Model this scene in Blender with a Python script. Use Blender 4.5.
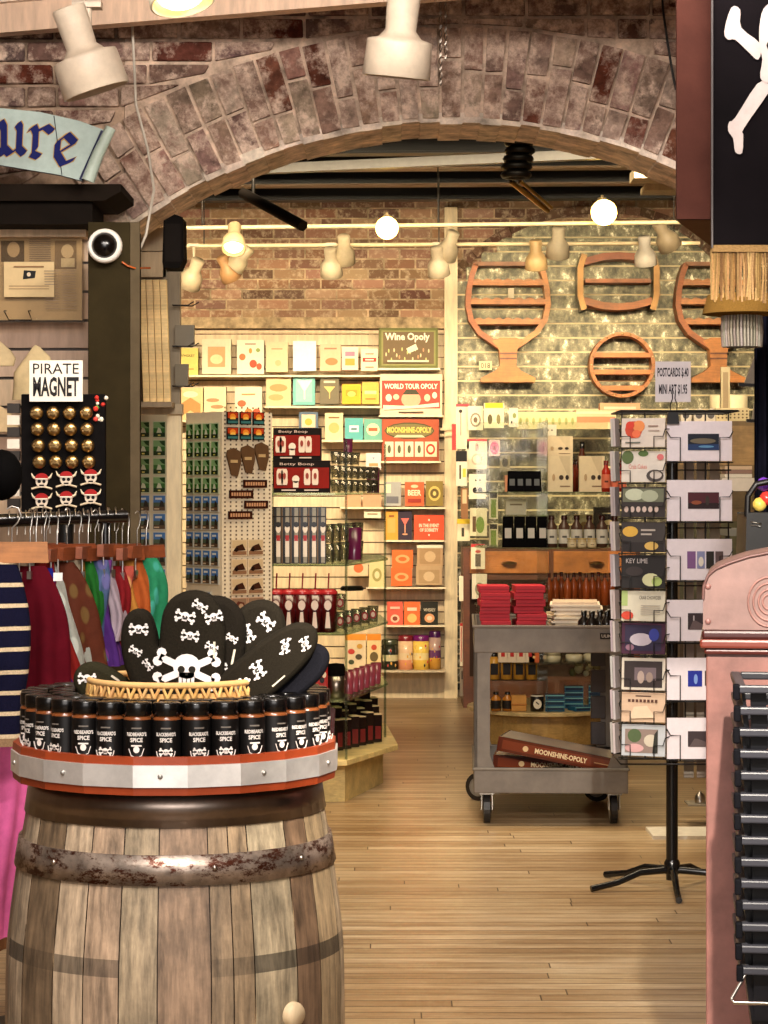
import bpy, bmesh, math, random
from mathutils import Vector, Matrix, Euler
random.seed(7)
PI = math.pi
SC = bpy.context.scene
COLL = SC.collection
for _o in list(bpy.data.objects): bpy.data.objects.remove(_o)

# ---------------------------------------------------------------- camera, exposure, world, lights
F, HZ, EYE = 2280.0, 490.0, 1.38          # focal length and horizon row for a 768x1024 frame, eye height in metres
cam_d = bpy.data.cameras.new('camera'); cam = bpy.data.objects.new('camera', cam_d); COLL.objects.link(cam)
cam_d.sensor_fit = 'VERTICAL'; cam_d.sensor_height = 36; cam_d.lens = F/1024*36
cam_d.shift_y = -(512-HZ)/1024; cam_d.clip_end = 100; cam_d.clip_start = .05
cam.location = (0, 0, EYE); cam.rotation_euler = (PI/2, 0, 0)
SC.camera = cam
vs = SC.view_settings
vs.view_transform = 'Standard'; vs.look = 'None'; vs.gamma = 1; vs.use_curve_mapping = False; vs.exposure = 0.0
W = bpy.data.worlds.new('world'); SC.world = W; W.use_nodes = True
W.node_tree.nodes['Background'].inputs[0].default_value = (1, .9, .8, 1)
W.node_tree.nodes['Background'].inputs[1].default_value = .35

def area(name, loc, target, sx, sy, power, col):
    l = bpy.data.lights.new(name, 'AREA'); l.shape = 'RECTANGLE'; l.size = sx; l.size_y = sy; l.energy = power; l.color = col
    o = bpy.data.objects.new(name, l); COLL.objects.link(o); o.location = loc
    o.rotation_euler = (Vector(target)-Vector(loc)).to_track_quat('-Z', 'Y').to_euler(); return o
def spot(name, loc, target, power, col, ang=60, r=.05, blend=.6):
    l = bpy.data.lights.new(name, 'SPOT'); l.energy = power; l.color = col; l.spot_size = math.radians(ang); l.spot_blend = blend; l.shadow_soft_size = r
    o = bpy.data.objects.new(name, l); COLL.objects.link(o); o.location = loc
    o.rotation_euler = (Vector(target)-Vector(loc)).to_track_quat('-Z', 'Y').to_euler(); return o
WARM = (1, .80, .53); SOFT = (1, .91, .83)
area('front_fill_light', (.2, -1.2, 1.7), (0, 7, 1.6), 3.2, 1.6, 80, (1, .93, .89))  # fill added behind the camera to light the barrel hoops and rim
area('ceiling_fill_light', (-.2, 2.0, 2.88), (-.2, 4.6, .4), 1.6, .8, 62, SOFT).data.spread = 2.0  # unseen fill added under the ceiling for the front room
area('ceiling_fill_light', (-.1, 4.3, 2.88), (-.1, 7.4, 2.2), 2.4, .4, 98, SOFT)  # fill added above the frame to brighten the brick arch
area('ceiling_fill_light', (.1, 9.3, 3.15), (.1, 9.6, 0), 3.0, .7, 70, WARM).data.spread = 2.2  # fill added out of view above the arch, lights the aisle floor
area('ceiling_fill_light', (-1.1, 10.7, 3.16), (-1.0, 15.2, 1.5), 2.2, .3, 54, WARM).data.spread = 1.3  # unseen fill added to wash the left of the far wall
area('ceiling_fill_light', (1.3, 10.7, 3.16), (1.2, 15.2, 1.5), 2.2, .3, 40, WARM).data.spread = 1.3  # matching added fill for the right of the far wall
spot('track_and_fill_spot', (-.5, 3.0, 2.8), (-.4, 4.2, .9), 110, (1, .92, .86), 50, .04)
spot('track_and_fill_spot', (.2, 4.6, 2.8), (-.9, 6.4, 1.9), 60, (1, .9, .76), 70, .04)
spot('track_and_fill_spot', (.5, 1.9, 2.65), (.5, 6.3, 0), 1050, (1, .9, .76), 38, .03)
spot('track_and_fill_spot', (.7, 5.2, 2.85), (1.0, 7.8, 1.1), 110, (1, .93, .9), 60, .04)  # spot added to brighten the matted prints on the spinner
spot('track_and_fill_spot', (-.35, 7.9, 2.9), (.25, 7.9, 0), 60, WARM, 95, .05)

# ---------------------------------------------------------------- helpers
def P(px, py, d): return Vector(((px-384)*d/F, d, EYE-(py-HZ)*d/F))
def lin(c):
    o = [(v/255/12.92 if v/255 <= .04045 else ((v/255+.055)/1.055)**2.4) for v in c[:3]]; m = max(max(o), 1e-4)
    k = min(1, (m/.5)**.28); return tuple(v*k for v in o)
def jit(c, a=10): 
    k = random.uniform(-a, a); return tuple(max(0, min(255, v+k+random.uniform(-a/3, a/3))) for v in c)
def nt_new(name):
    m = bpy.data.materials.new(name); m.use_nodes = True; nt = m.node_tree
    return m, nt, nt.nodes['Principled BSDF'], nt.nodes['Material Output']
def noise(nt, scale, vec=None, detail=4, rough=.6):
    n = nt.nodes.new('ShaderNodeTexNoise'); n.inputs['Scale'].default_value = scale; n.inputs['Detail'].default_value = detail; n.inputs['Roughness'].default_value = rough
    if vec is not None: nt.links.new(vec, n.inputs['Vector'])
    return n
def ramp(nt, src, stops):
    r = nt.nodes.new('ShaderNodeValToRGB'); el = r.color_ramp.elements
    while len(el) < len(stops): el.new(.5)
    for e, (p, c) in zip(el, stops): e.position = p; e.color = (*lin(c), 1)
    nt.links.new(src, r.inputs[0]); return r
def mix(nt, a, b, fac, mode='MIX'):
    m = nt.nodes.new('ShaderNodeMix'); m.data_type = 'RGBA'; m.blend_type = mode
    for s, v in ((m.inputs[6], a), (m.inputs[7], b), (m.inputs[0], fac)):
        if isinstance(v, (int, float)): s.default_value = v
        elif isinstance(v, tuple): s.default_value = (*lin(v), 1)
        else: nt.links.new(v, s)
    return m.outputs[2]
def objvec(nt, scale=(1, 1, 1), rot=(0, 0, 0)):
    t = nt.nodes.new('ShaderNodeTexCoord'); m = nt.nodes.new('ShaderNodeMapping')
    m.inputs['Scale'].default_value = scale; m.inputs['Rotation'].default_value = rot
    nt.links.new(t.outputs['Object'], m.inputs['Vector']); return m.outputs['Vector']
def bump(nt, b, src, strength=.3, dist=.01):
    n = nt.nodes.new('ShaderNodeBump'); n.inputs['Strength'].default_value = strength; n.inputs['Distance'].default_value = dist
    nt.links.new(src, n.inputs['Height']); nt.links.new(n.outputs[0], b.inputs['Normal'])
def attr(nt):
    a = nt.nodes.new('ShaderNodeAttribute'); a.attribute_name = 'Col'; return a.outputs['Color']
KINDS = {}
def K(kind):
    if kind in KINDS: return KINDS[kind]
    m, nt, b, out = nt_new(kind); c = attr(nt); L = nt.links
    rough, metal, ns, na, bs = dict(matte=(.75, 0, 18, .12, .1), paper=(.6, 0, 40, .06, 0), gloss=(.22, 0, 12, .06, 0), satin=(.42, 0, 25, .12, .05), metal=(.3, 1, 10, .25, .05),
        fabric=(.95, 0, 300, .25, .3), wood=(.45, 0, 8, .35, .15), plastic=(.38, 0, 20, .1, 0), cartgrey=(.55, 0, 6, .3, .1), rust=(.4, .75, 14, .6, .2),
        velvet=(.85, 0, 8, .3, .1), dull=(.8, 0, 12, .2, .1), brushed=(.42, .75, 10, .2, .05), pattern=(.8, 0, 30, .2, .2), brick=(.9, 0, 30, .45, 1.0), plaster=(.9, 0, 14, .5, .9), barrel=(.6, 0, 5, .5, .3), foil=(.3, .55, 8, .5, .4), pale=(.55, 0, 5, .22, .15), leather=(.5, 0, 7, .35, .15)).get(kind, (.6, 0, 20, .1, 0))
    b.inputs['Roughness'].default_value = rough; b.inputs['Metallic'].default_value = metal
    b.inputs['Specular IOR Level'].default_value = dict(dull=.06, plastic=.25, velvet=.05, fabric=.08, matte=.2, paper=.3, brick=.1, plaster=.1, satin=.35, pattern=.1).get(kind, .5)
    if kind == 'glass':
        nt.nodes.remove(b)
        tr = nt.nodes.new('ShaderNodeBsdfTransparent'); gl = nt.nodes.new('ShaderNodeBsdfGlossy'); gl.inputs['Roughness'].default_value = .06
        fr = nt.nodes.new('ShaderNodeFresnel'); fr.inputs[0].default_value = 1.5
        ad = nt.nodes.new('ShaderNodeMath'); ad.operation = 'MULTIPLY_ADD'; ad.inputs[1].default_value = .55; ad.inputs[2].default_value = .03; L.new(fr.outputs[0], ad.inputs[0])
        mx = nt.nodes.new('ShaderNodeMixShader'); L.new(ad.outputs[0], mx.inputs[0]); L.new(c, tr.inputs[0]); L.new(tr.outputs[0], mx.inputs[1]); L.new(gl.outputs[0], mx.inputs[2]); df = nt.nodes.new('ShaderNodeBsdfTranslucent'); df.inputs[0].default_value = (.9, .9, .86, 1); m2 = nt.nodes.new('ShaderNodeMixShader'); m2.inputs[0].default_value = .035; L.new(mx.outputs[0], m2.inputs[1]); L.new(df.outputs[0], m2.inputs[2]); L.new(m2.outputs[0], out.inputs[0])
        KINDS[kind] = m; return m
    if kind == 'emit':
        L.new(c, b.inputs['Emission Color']); L.new(c, b.inputs['Base Color']); b.inputs['Emission Strength'].default_value = 14
        KINDS[kind] = m; return m
    stretch = {'wood': (1, 1, 1), 'barrel': (14, 14, 1.2), 'pale': (6, 6, 1)}.get(kind, (1, 1, 1))
    v = objvec(nt, stretch)
    n = noise(nt, ns, v, 6, .65)
    lo = tuple(255*(1-na) for _ in range(3)); hi = (255, 255, 255)
    r = nt.nodes.new('ShaderNodeMapRange'); r.inputs[1].default_value = .3; r.inputs[2].default_value = .7; r.inputs[3].default_value = 1-na*1.3; r.inputs[4].default_value = 1+na*.6
    L.new(n.outputs[0], r.inputs[0])
    mu = nt.nodes.new('ShaderNodeVectorMath'); mu.operation = 'SCALE'; L.new(c, mu.inputs[0]); L.new(r.outputs[0], mu.inputs['Scale'])
    col = mu.outputs[0]
    if kind == 'brick':       # old brick with patches of whitewash and mortar smears
        n2 = noise(nt, 9, objvec(nt), 9, .72); rr = ramp(nt, n2.outputs[0], [(.44, (0, 0, 0)), (.54, (255, 255, 255))])
        n3 = noise(nt, 20, objvec(nt), 6, .75); pl = ramp(nt, n3.outputs[0], [(.38, (150, 118, 104)), (.6, (236, 208, 186))])
        f = nt.nodes.new('ShaderNodeMath'); f.operation = 'MULTIPLY'; f.inputs[1].default_value = .85; L.new(rr.outputs[0], f.inputs[0])
        col = mix(nt, col, pl.outputs[0], f.outputs[0])
        n = noise(nt, 40, objvec(nt), 8, .75)
    if kind == 'pattern':
        vo = nt.nodes.new('ShaderNodeTexVoronoi'); vo.inputs['Scale'].default_value = 28; L.new(objvec(nt, (1, 1, .6)), vo.inputs['Vector'])
        rr = ramp(nt, vo.outputs['Distance'], [(.32, (255, 255, 255)), (.42, (0, 0, 0))])
        inv = nt.nodes.new('ShaderNodeHueSaturation'); inv.inputs[0].default_value = .57; inv.inputs[1].default_value = .9; inv.inputs[2].default_value = 1.9; L.new(c, inv.inputs[4])
        f = nt.nodes.new('ShaderNodeMath'); f.operation = 'MULTIPLY'; f.inputs[1].default_value = .6; L.new(rr.outputs[0], f.inputs[0])
        col = mix(nt, col, inv.outputs[0], f.outputs[0])
    if kind == 'barrel':
        n2 = noise(nt, 5, objvec(nt), 6, .7); rr = ramp(nt, n2.outputs[0], [(.42, (255, 255, 255)), (.64, (0, 0, 0))])
        dk = nt.nodes.new('ShaderNodeVectorMath'); dk.operation = 'SCALE'; dk.inputs['Scale'].default_value = .5; L.new(col, dk.inputs[0])
        col = mix(nt, dk.outputs[0], col, rr.outputs[0])
    if kind == 'foil':        # slat panels covered in crumpled grey-green foil paper, its highlights painted in
        n2 = noise(nt, 16, objvec(nt, (1, 1, .7)), 8, .8); rr = ramp(nt, n2.outputs[0], [(.42, (76, 74, 56)), (.56, (134, 128, 100)), (.66, (246, 238, 206))])
        col = rr.outputs[0]; n = n2
    if kind == 'rust':
        n2 = noise(nt, 20, objvec(nt, (1, 1, 2)), 8, .8); rr = ramp(nt, n2.outputs[0], [(.5, (0, 0, 0)), (.57, (255, 255, 255))])
        col = mix(nt, col, (92, 46, 28), rr.outputs[0])
    if kind == 'wood':
        wv = noise(nt, 5, objvec(nt, (2, 30, 30)), 3, .6)
        r2 = nt.nodes.new('ShaderNodeMapRange'); r2.inputs[1].default_value = .3; r2.inputs[2].default_value = .7; r2.inputs[3].default_value = .8; r2.inputs[4].default_value = 1.1; L.new(wv.outputs[0], r2.inputs[0])
        m2 = nt.nodes.new('ShaderNodeVectorMath'); m2.operation = 'SCALE'; L.new(col, m2.inputs[0]); L.new(r2.outputs[0], m2.inputs['Scale']); col = m2.outputs[0]
    L.new(col, b.inputs['Base Color'])
    if bs: bump(nt, b, n.outputs[0], bs, .01)
    KINDS[kind] = m; return m

TXT = {}
def text_mesh(s, bold=False):
    k = (s, bold)
    if k not in TXT:
        cu = bpy.data.curves.new('t', 'FONT'); cu.body = s; cu.size = 1; cu.resolution_u = 2; cu.align_x = 'LEFT'
        if bold: cu.offset = .03
        o = bpy.data.objects.new('t', cu); COLL.objects.link(o); bpy.context.view_layer.update()
        me = bpy.data.meshes.new_from_object(o.evaluated_get(bpy.context.evaluated_depsgraph_get()))
        V = [(v.co.x, v.co.y) for v in me.vertices]; Fc = [tuple(p.vertices) for p in me.polygons]
        bpy.data.objects.remove(o); bpy.data.curves.remove(cu); bpy.data.meshes.remove(me)
        x0 = min(v[0] for v in V); x1 = max(v[0] for v in V); y0 = min(v[1] for v in V); y1 = max(v[1] for v in V)
        TXT[k] = ([((x-x0)/(x1-x0)-.5, (y-y0)/(y1-y0)-.5) for x, y in V], Fc, (x1-x0)/(y1-y0))
    return TXT[k]

class MB:
    def __init__(s, kind='matte'): s.v = []; s.f = []; s.c = []; s.m = []; s.sm = []; s.kind = kind; s.M = Matrix()
    def add(s, V, Fs, col, kind=None, smooth=False):
        o = len(s.v); s.v += [tuple(s.M @ Vector(p)) for p in V]; kind = kind or s.kind
        multi = isinstance(col, list)
        for i, f in enumerate(Fs):
            s.f.append(tuple(o+j for j in f)); s.c.append(col[i % len(col)] if multi else col); s.m.append(kind); s.sm.append(smooth)
        return s
    def box(s, x0, y0, z0, x1, y1, z1, col, kind=None, j=0):
        r = (lambda: random.uniform(-j, j)) if j else (lambda: 0)
        V = [(x+r(), y+r(), z+r()) for z in (z0, z1) for y in (y0, y1) for x in (x0, x1)]
        return s.add(V, [(0, 2, 3, 1), (4, 5, 7, 6), (0, 1, 5, 4), (2, 6, 7, 3), (0, 4, 6, 2), (1, 3, 7, 5)], col, kind)
    def cbox(s, c, sz, rot, col, kind=None):
        M0 = s.M; s.M = M0 @ Matrix.Translation(c) @ Euler(rot).to_matrix().to_4x4()
        s.box(-sz[0]/2, -sz[1]/2, -sz[2]/2, sz[0]/2, sz[1]/2, sz[2]/2, col, kind); s.M = M0; return s
    def lathe(s, prof, col, n=20, kind=None, c=(0, 0, 0), smooth=True, a0=0, a1=2*PI, cap=True, phase=0):
        full = abs(a1-a0-2*PI) < 1e-6; m = n if full else n+1; V = []
        for r, z in prof:
            for k in range(m):
                a = a0+(a1-a0)*k/n+phase; V.append((c[0]+r*math.cos(a), c[1]+r*math.sin(a), c[2]+z))
        Fs = []; cl = []
        for i in range(len(prof)-1):
            for k in range(n):
                k2 = (k+1) % m if full else k+1
                Fs.append((i*m+k, i*m+k2, (i+1)*m+k2, (i+1)*m+k)); cl.append(col[i % len(col)] if isinstance(col, list) else col)
        s.add(V, Fs, cl, kind, smooth)
        if cap and full:
            for i in (0, len(prof)-1):
                if prof[i][0] > 1e-5:
                    r, z = prof[i]; ring = [(c[0]+r*math.cos(2*PI*k/n+phase), c[1]+r*math.sin(2*PI*k/n+phase), c[2]+z) for k in range(n)]
                    s.add(ring, [tuple(range(n)) if i else tuple(reversed(range(n)))], col[min(i, len(col)-1)] if isinstance(col, list) else col, kind)
        return s
    def sphere(s, c, r, col, n=12, kind=None, sc=(1, 1, 1)):
        h = max(4, n//2); M0 = s.M; s.M = M0 @ Matrix.Translation(c) @ Matrix.Diagonal((r*sc[0], r*sc[1], r*sc[2], 1))
        s.lathe([(math.sin(PI*i/h)+(1e-6), -math.cos(PI*i/h)) for i in range(h+1)], col, n, kind, cap=False); s.M = M0; return s
    def tube(s, pts, r, col, n=6, kind=None, closed=False):
        pts = [Vector(p) for p in pts]; V = []; N = len(pts); prev = None
        for i, p in enumerate(pts):
            a = pts[(i-1) % N] if (closed or i > 0) else p; b = pts[(i+1) % N] if (closed or i < N-1) else p
            t = (b-a).normalized()
            if prev is None: u = t.orthogonal().normalized()
            else:
                u = prev-t*prev.dot(t); u = u.normalized() if u.length > 1e-6 else t.orthogonal().normalized()
            prev = u; w = t.cross(u); rr = r[i] if isinstance(r, (list, tuple)) else r
            for k in range(n): 
                an = 2*PI*k/n; V.append(p+u*rr*math.cos(an)+w*rr*math.sin(an))
        Fs = []
        for i in range(N if closed else N-1):
            for k in range(n): 
                j = (i+1) % N; Fs.append((i*n+k, i*n+(k+1) % n, j*n+(k+1) % n, j*n+k))
        s.add(V, Fs, col, kind, n > 4)
        if not closed: s.add(V[:n], [tuple(reversed(range(n)))], col, kind); s.add(V[-n:], [tuple(range(n))], col, kind)
        return s
    def prism(s, pts, y0, y1, col, kind=None, side=None):   # outline in x,z pushed along y
        n = len(pts); V = [(p[0], y0, p[1]) for p in pts]+[(p[0], y1, p[1]) for p in pts]
        s.add(V, [tuple(range(n)), tuple(reversed(range(n, 2*n)))], col, kind)
        return s.add(V, [(i, i+n, (i+1) % n+n, (i+1) % n) for i in range(n)], side or col, kind)
    def prismz(s, pts, z0, z1, col, kind=None):             # outline in x,y pushed along z
        n = len(pts); V = [(p[0], p[1], z0) for p in pts]+[(p[0], p[1], z1) for p in pts]
        return s.add(V, [tuple(reversed(range(n))), tuple(range(n, 2*n))]+[(i, (i+1) % n, (i+1) % n+n, i+n) for i in range(n)], col, kind)
    def rect(s, x0, z0, x1, z1, y, col, kind=None): return s.add([(x0, y, z0), (x1, y, z0), (x1, y, z1), (x0, y, z1)], [(0, 1, 2, 3)], col, kind)
    def ell(s, x, z, rx, rz, y, col, n=14, kind=None): return s.add([(x+rx*math.cos(2*PI*k/n), y, z+rz*math.sin(2*PI*k/n)) for k in range(n)], [tuple(range(n))], col, kind)
    def poly(s, pts, y, col, kind=None): return s.add([(p[0], y, p[1]) for p in pts], [tuple(range(len(pts)))], col, kind)
    def text(s, t, x, z, h, y, col, w=None, bend=None, bold=False, rot=0, kind=None):
        V, Fs, asp = text_mesh(t, bold); w = w or h*asp; ca, sa = math.cos(rot), math.sin(rot); out = []
        for a, b in V:
            u, q = a*w, b*h; u, q = u*ca-q*sa, u*sa+q*ca
            if bend: an = (x+u)/bend-PI/2; out.append((bend*math.cos(an), bend*math.sin(an), z+q))
            else: out.append((x+u, y, z+q))
        return s.add(out, Fs, col, kind)
    def skull(s, x, z, sz, y, col=(226, 218, 214), dark=(30, 26, 22), rot=0, bend=None):
        M0 = s.M; s.M = M0 @ Matrix.Translation((x, y, z)) @ Matrix.Rotation(rot, 4, 'Y'); e = sz*.5; o = len(s.v)
        for sg in (1, -1):
            a = sg*.42; dx, dz = math.cos(a), math.sin(a); nx, nz = -dz*.06*sz, dx*.06*sz
            s.poly([(-e*dx+nx, -e*dz+nz), (-e*dx-nx, -e*dz-nz), (e*dx-nx, e*dz-nz), (e*dx+nx, e*dz+nz)], 0, col)
            for q in (1, -1):
                for w in (1, -1): s.ell(q*e*dx+w*nx*1.3, q*e*dz+w*nz*1.3, .085*sz, .085*sz, 0, col, 8)
        s.ell(0, .05*sz, .23*sz, .21*sz, -.0006, col, 16); s.rect(-.13*sz, -.24*sz, .13*sz, -.05*sz, -.0006, col)
        for q in (1, -1): s.ell(q*.09*sz, .0, .062*sz, .06*sz, -.0012, dark, 10)
        s.poly([(-.025*sz, -.1*sz), (.025*sz, -.1*sz), (0, -.04*sz)], -.0012, dark)
        for q in (-1, 0, 1): s.rect((q*.07-.008)*sz, -.22*sz, (q*.07+.008)*sz, -.14*sz, -.0012, dark)
        s.M = M0
        if bend:
            for i in range(o, len(s.v)):
                a = s.v[i]; an = a[0]/bend-PI/2; rr = bend-(a[1]-y); s.v[i] = (rr*math.cos(an), rr*math.sin(an), a[2])
        return s
    def art(s, w, h, items, y=-.001, u0=0, v0=0, step=.0008):
        X = lambda u: -w/2+u*w; Z = lambda v: v*h
        for i, it in enumerate(items):
            yy = y-step*i; k = it[0]
            if k == 'r': s.rect(X(it[1]), Z(it[2]), X(it[3]), Z(it[4]), yy, it[5])
            elif k == 'c': s.ell(X(it[1]), Z(it[2]), it[3]*w, it[4]*h, yy, it[5])
            elif k == 'p': s.poly([(X(a), Z(b)) for a, b in it[1]], yy, it[2])
            elif k == 't': s.text(it[1], X(it[2]), Z(it[3]), it[4]*h, yy, it[5], w=(it[6]*w if len(it) > 6 else None), bold=len(it) > 7)
        return s
    def build(s, name, parent=None, loc=(0, 0, 0), rot=(0, 0, 0), bevel=0, seg=2):
        me = bpy.data.meshes.new(name); me.from_pydata(s.v, [], s.f)
        ks = sorted(set(s.m)); 
        for k in ks: me.materials.append(CUSTOM[k] if k in CUSTOM else K(k))
        at = me.color_attributes.new('Col', 'FLOAT_COLOR', 'CORNER'); buf = []; 
        for p, c, m, sm in zip(me.polygons, s.c, s.m, s.sm):
            p.material_index = ks.index(m); p.use_smooth = sm; buf += [*lin(c), 1.0]*p.loop_total
        at.data.foreach_set('color', buf)
        me.update(); o = bpy.data.objects.new(name, me); COLL.objects.link(o)
        o.location = loc; o.rotation_euler = rot
        if parent: o.parent = parent
        if bevel: b = o.modifiers.new('bevel', 'BEVEL'); b.width = bevel; b.segments = seg; b.limit_method = 'ANGLE'; b.angle_limit = .6
        return o
CUSTOM = {}
def tag(o, label=None, cat=None, group=None, kind=None):
    for k, v in (('label', label), ('category', cat), ('group', group), ('kind', kind)):
        if v: o[k] = v
    return o
def thing(name, label, cat, loc=(0, 0, 0), rotz=0, group=None):
    o = bpy.data.objects.new(name, None); o.empty_display_size = .05; COLL.objects.link(o); o.location = loc; o.rotation_euler = (0, 0, rotz)
    return tag(o, label, cat, group)
def dup(root, loc=None, rotz=None, label=None, group=None, rot=None):
    r = root.copy(); COLL.objects.link(r)
    if loc is not None: r.location = loc
    if rotz is not None: r.rotation_euler = (0, 0, rotz)
    if rot is not None: r.rotation_euler = rot
    if label: r['label'] = label
    if group: r['group'] = group
    for ch in list(root.children):
        c = ch.copy(); COLL.objects.link(c); c.parent = r
        for g in list(ch.children):
            d = g.copy(); COLL.objects.link(d); d.parent = c
    return r
def struct(o): o['kind'] = 'structure'; return o
ORD = ['first', 'second', 'third', 'fourth', 'fifth', 'sixth', 'seventh', 'eighth', 'ninth', 'tenth', 'eleventh', 'twelfth', 'thirteenth', 'fourteenth', 'fifteenth', 'sixteenth', 'seventeenth', 'eighteenth', 'nineteenth', 'twentieth']
def smooth2(pts, n=4):
    out = []; N = len(pts)
    for i in range(N):
        p0, p1, p2, p3 = (pts[(i+k-1) % N] for k in range(4))
        for j in range(n):
            t = j/n; out.append(tuple(.5*((2*p1[k])+(-p0[k]+p2[k])*t+(2*p0[k]-5*p1[k]+4*p2[k]-p3[k])*t*t+(-p0[k]+3*p1[k]-3*p2[k]+p3[k])*t**3) for k in (0, 1)))
    return out

# ---------------------------------------------------------------- large structure
def floor_mat():
    m, nt, b, out = nt_new('plank_floor'); L = nt.links
    br = nt.nodes.new('ShaderNodeTexBrick'); v = objvec(nt); L.new(v, br.inputs['Vector'])
    br.inputs['Scale'].default_value = 1; br.inputs['Brick Width'].default_value = 1.9; br.inputs['Row Height'].default_value = .07; br.inputs['Mortar Size'].default_value = .0028; br.offset = .37
    br.inputs['Color1'].default_value = (*lin((224, 200, 160)), 1); br.inputs['Color2'].default_value = (*lin((192, 160, 114)), 1); br.inputs['Mortar'].default_value = (*lin((84, 56, 34)), 1)
    N_ = nt.nodes.new
    def math_(op, a, b_=None):
        q = N_('ShaderNodeMath'); q.operation = op
        for i, s_ in enumerate((a, b_)):
            if s_ is None: continue
            if isinstance(s_, (int, float)): q.inputs[i].default_value = s_
            else: L.new(s_, q.inputs[i])
        return q.outputs[0]
    sx = N_('ShaderNodeSeparateXYZ'); L.new(v, sx.inputs[0]); yy = math_('DIVIDE', sx.outputs[1], .07); row = math_('FLOOR', yy)
    w1 = N_('ShaderNodeTexWhiteNoise'); w1.noise_dimensions = '1D'; L.new(row, w1.inputs['W'])
    xx = math_('ADD', math_('DIVIDE', sx.outputs[0], 2.1), math_('MULTIPLY', w1.outputs[0], 7)); colI = math_('FLOOR', xx)
    w2 = N_('ShaderNodeTexWhiteNoise'); w2.noise_dimensions = '1D'; L.new(math_('ADD', row, math_('MULTIPLY', colI, 57.3)), w2.inputs['W'])
    pc = ramp(nt, w2.outputs[0], [(0, (184, 160, 128)), (.5, (204, 184, 152)), (1, (220, 202, 174))])
    fy = math_('FRACT', yy); fx = math_('FRACT', xx); gap = math_('MAXIMUM', math_('LESS_THAN', fy, .07), math_('LESS_THAN', fx, .0018))
    plank = mix(nt, pc.outputs[0], (84, 58, 36), gap)
    n = noise(nt, 3, objvec(nt, (1, 16, 1)), 6, .65); r = ramp(nt, n.outputs[0], [(.3, (196, 176, 150)), (.7, (255, 255, 250))])
    n2 = noise(nt, .9, objvec(nt), 5, .6); r2 = ramp(nt, n2.outputs[0], [(.35, (205, 190, 172)), (.65, (255, 255, 255))])
    c = mix(nt, plank, r.outputs[0], 1.0, 'MULTIPLY'); c = mix(nt, c, r2.outputs[0], 1.0, 'MULTIPLY'); L.new(c, b.inputs['Base Color'])
    b.inputs['Roughness'].default_value = .33; b.inputs['Specular IOR Level'].default_value = .45
    nt.nodes.remove(br); bump(nt, b, gap, -.2, .004); return m
CUSTOM['floor'] = floor_mat()
mb = MB(); mb.box(-3.2, -1.5, -.1, 3.2, 15.5, 0, (200, 165, 120), 'floor'); struct(mb.build('floor'))
mb = MB('plaster'); mb.box(-3.2, -1.5, 2.98, 3.2, 7.3, 3.05, (196, 178, 158)); struct(mb.build('ceiling_front'))
mb = MB('matte'); mb.box(-3.2, 7.66, 3.5, 3.2, 15.5, 3.56, (58, 50, 44)); struct(mb.build('ceiling_back'))
for nm, x in (('wall_left', -3.3), ('wall_right', 3.2)):
    mb = MB('plaster'); mb.box(x, -1.5, 0, x+.1, 15.5, 3.5, (170, 146, 122)); struct(mb.build(nm))

# arch wall: mortar core with the arch cut out, real bricks on its face and soffit
AD, AT = 7.30, .34                                # face depth and thickness
S = F/AD
AR = 1.79; ACX = (456-384)/S; ACZ = EYE-(678-HZ)/S
BRK = [(138, 108, 98), (112, 80, 70), (148, 116, 102), (100, 58, 48), (158, 128, 112), (138, 112, 102), (120, 94, 86), (118, 62, 48), (164, 134, 116)]
a_l = math.asin(min(1, (ACX+.83)/AR)); n = 40
pts = [(-3.2, 0), (-.83, 0)]
for k in range(n+1):
    a = -a_l+(2*a_l)*k/n; pts.append((ACX+AR*math.sin(a), ACZ+AR*math.cos(a)))
xr = pts[-1][0]; pts += [(xr, 0), (3.2, 0), (3.2, 3.5), (-3.2, 3.5)]
mb = MB('plaster'); N = len(pts)
top = [(p[0], 3.5) for p in pts[2:-4]]
arc = pts[2:-4]
def quadprism(m, q, y0, y1, c): m.prism(q, y0, y1, c)
for i in range(len(arc)-1): quadprism(mb, [arc[i], arc[i+1], (arc[i+1][0], 3.5), (arc[i][0], 3.5)], AD+.006, AD+AT, (220, 192, 168))
mb.box(-3.2, AD+.012, 0, -.83, AD+AT, 3.5, (188, 160, 136)); mb.box(xr, AD+.012, 0, 3.2, AD+AT, 3.5, (188, 160, 136))
# brick courses outside the ring
ER = AR+.298
z = 1.95; row = 0
while z < 3.0:
    x = -1.75+(row % 2)*.11
    while x < 1.75:
        L_ = random.choice((.2, .2, .2, .1)); x1 = x+L_; xm = (x+x1)/2; zm = z+.03
        # clip bricks against the ring
        rr = lambda X, Z: math.hypot(X-ACX, Z-ACZ)
        if rr(x, z) > ER+.004 and rr(x1, z) > ER+.004 and not (x1 > -.83 and z < ACZ+.3): 
            if not (x > -.95 and z < 2.2 and x < 1.6): mb.box(x, AD-.012+random.uniform(-.004, .003), z, x1-.011, AD+.02, z+.06, jit(random.choice(BRK), 12), 'brick', j=.0025)
        elif rr(xm, zm+.02) > ER+.008:   # cut brick following the ring
            q = [(X, Z) for X, Z in ((x, z), (x1-.01, z), (x1-.01, z+.06), (x, z+.06))]
            q = [(X, Z) if rr(X, Z) > ER+.006 else (ACX+(X-ACX)*(ER+.008)/rr(X, Z), ACZ+(Z-ACZ)*(ER+.008)/rr(X, Z)) for X, Z in q]
            if max(a[1] for a in q)-min(a[1] for a in q) < .12: mb.prism(q, AD-.01, AD+.02, jit(random.choice(BRK), 12), 'brick')
        x = x1
    z += .073; row += 1
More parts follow.
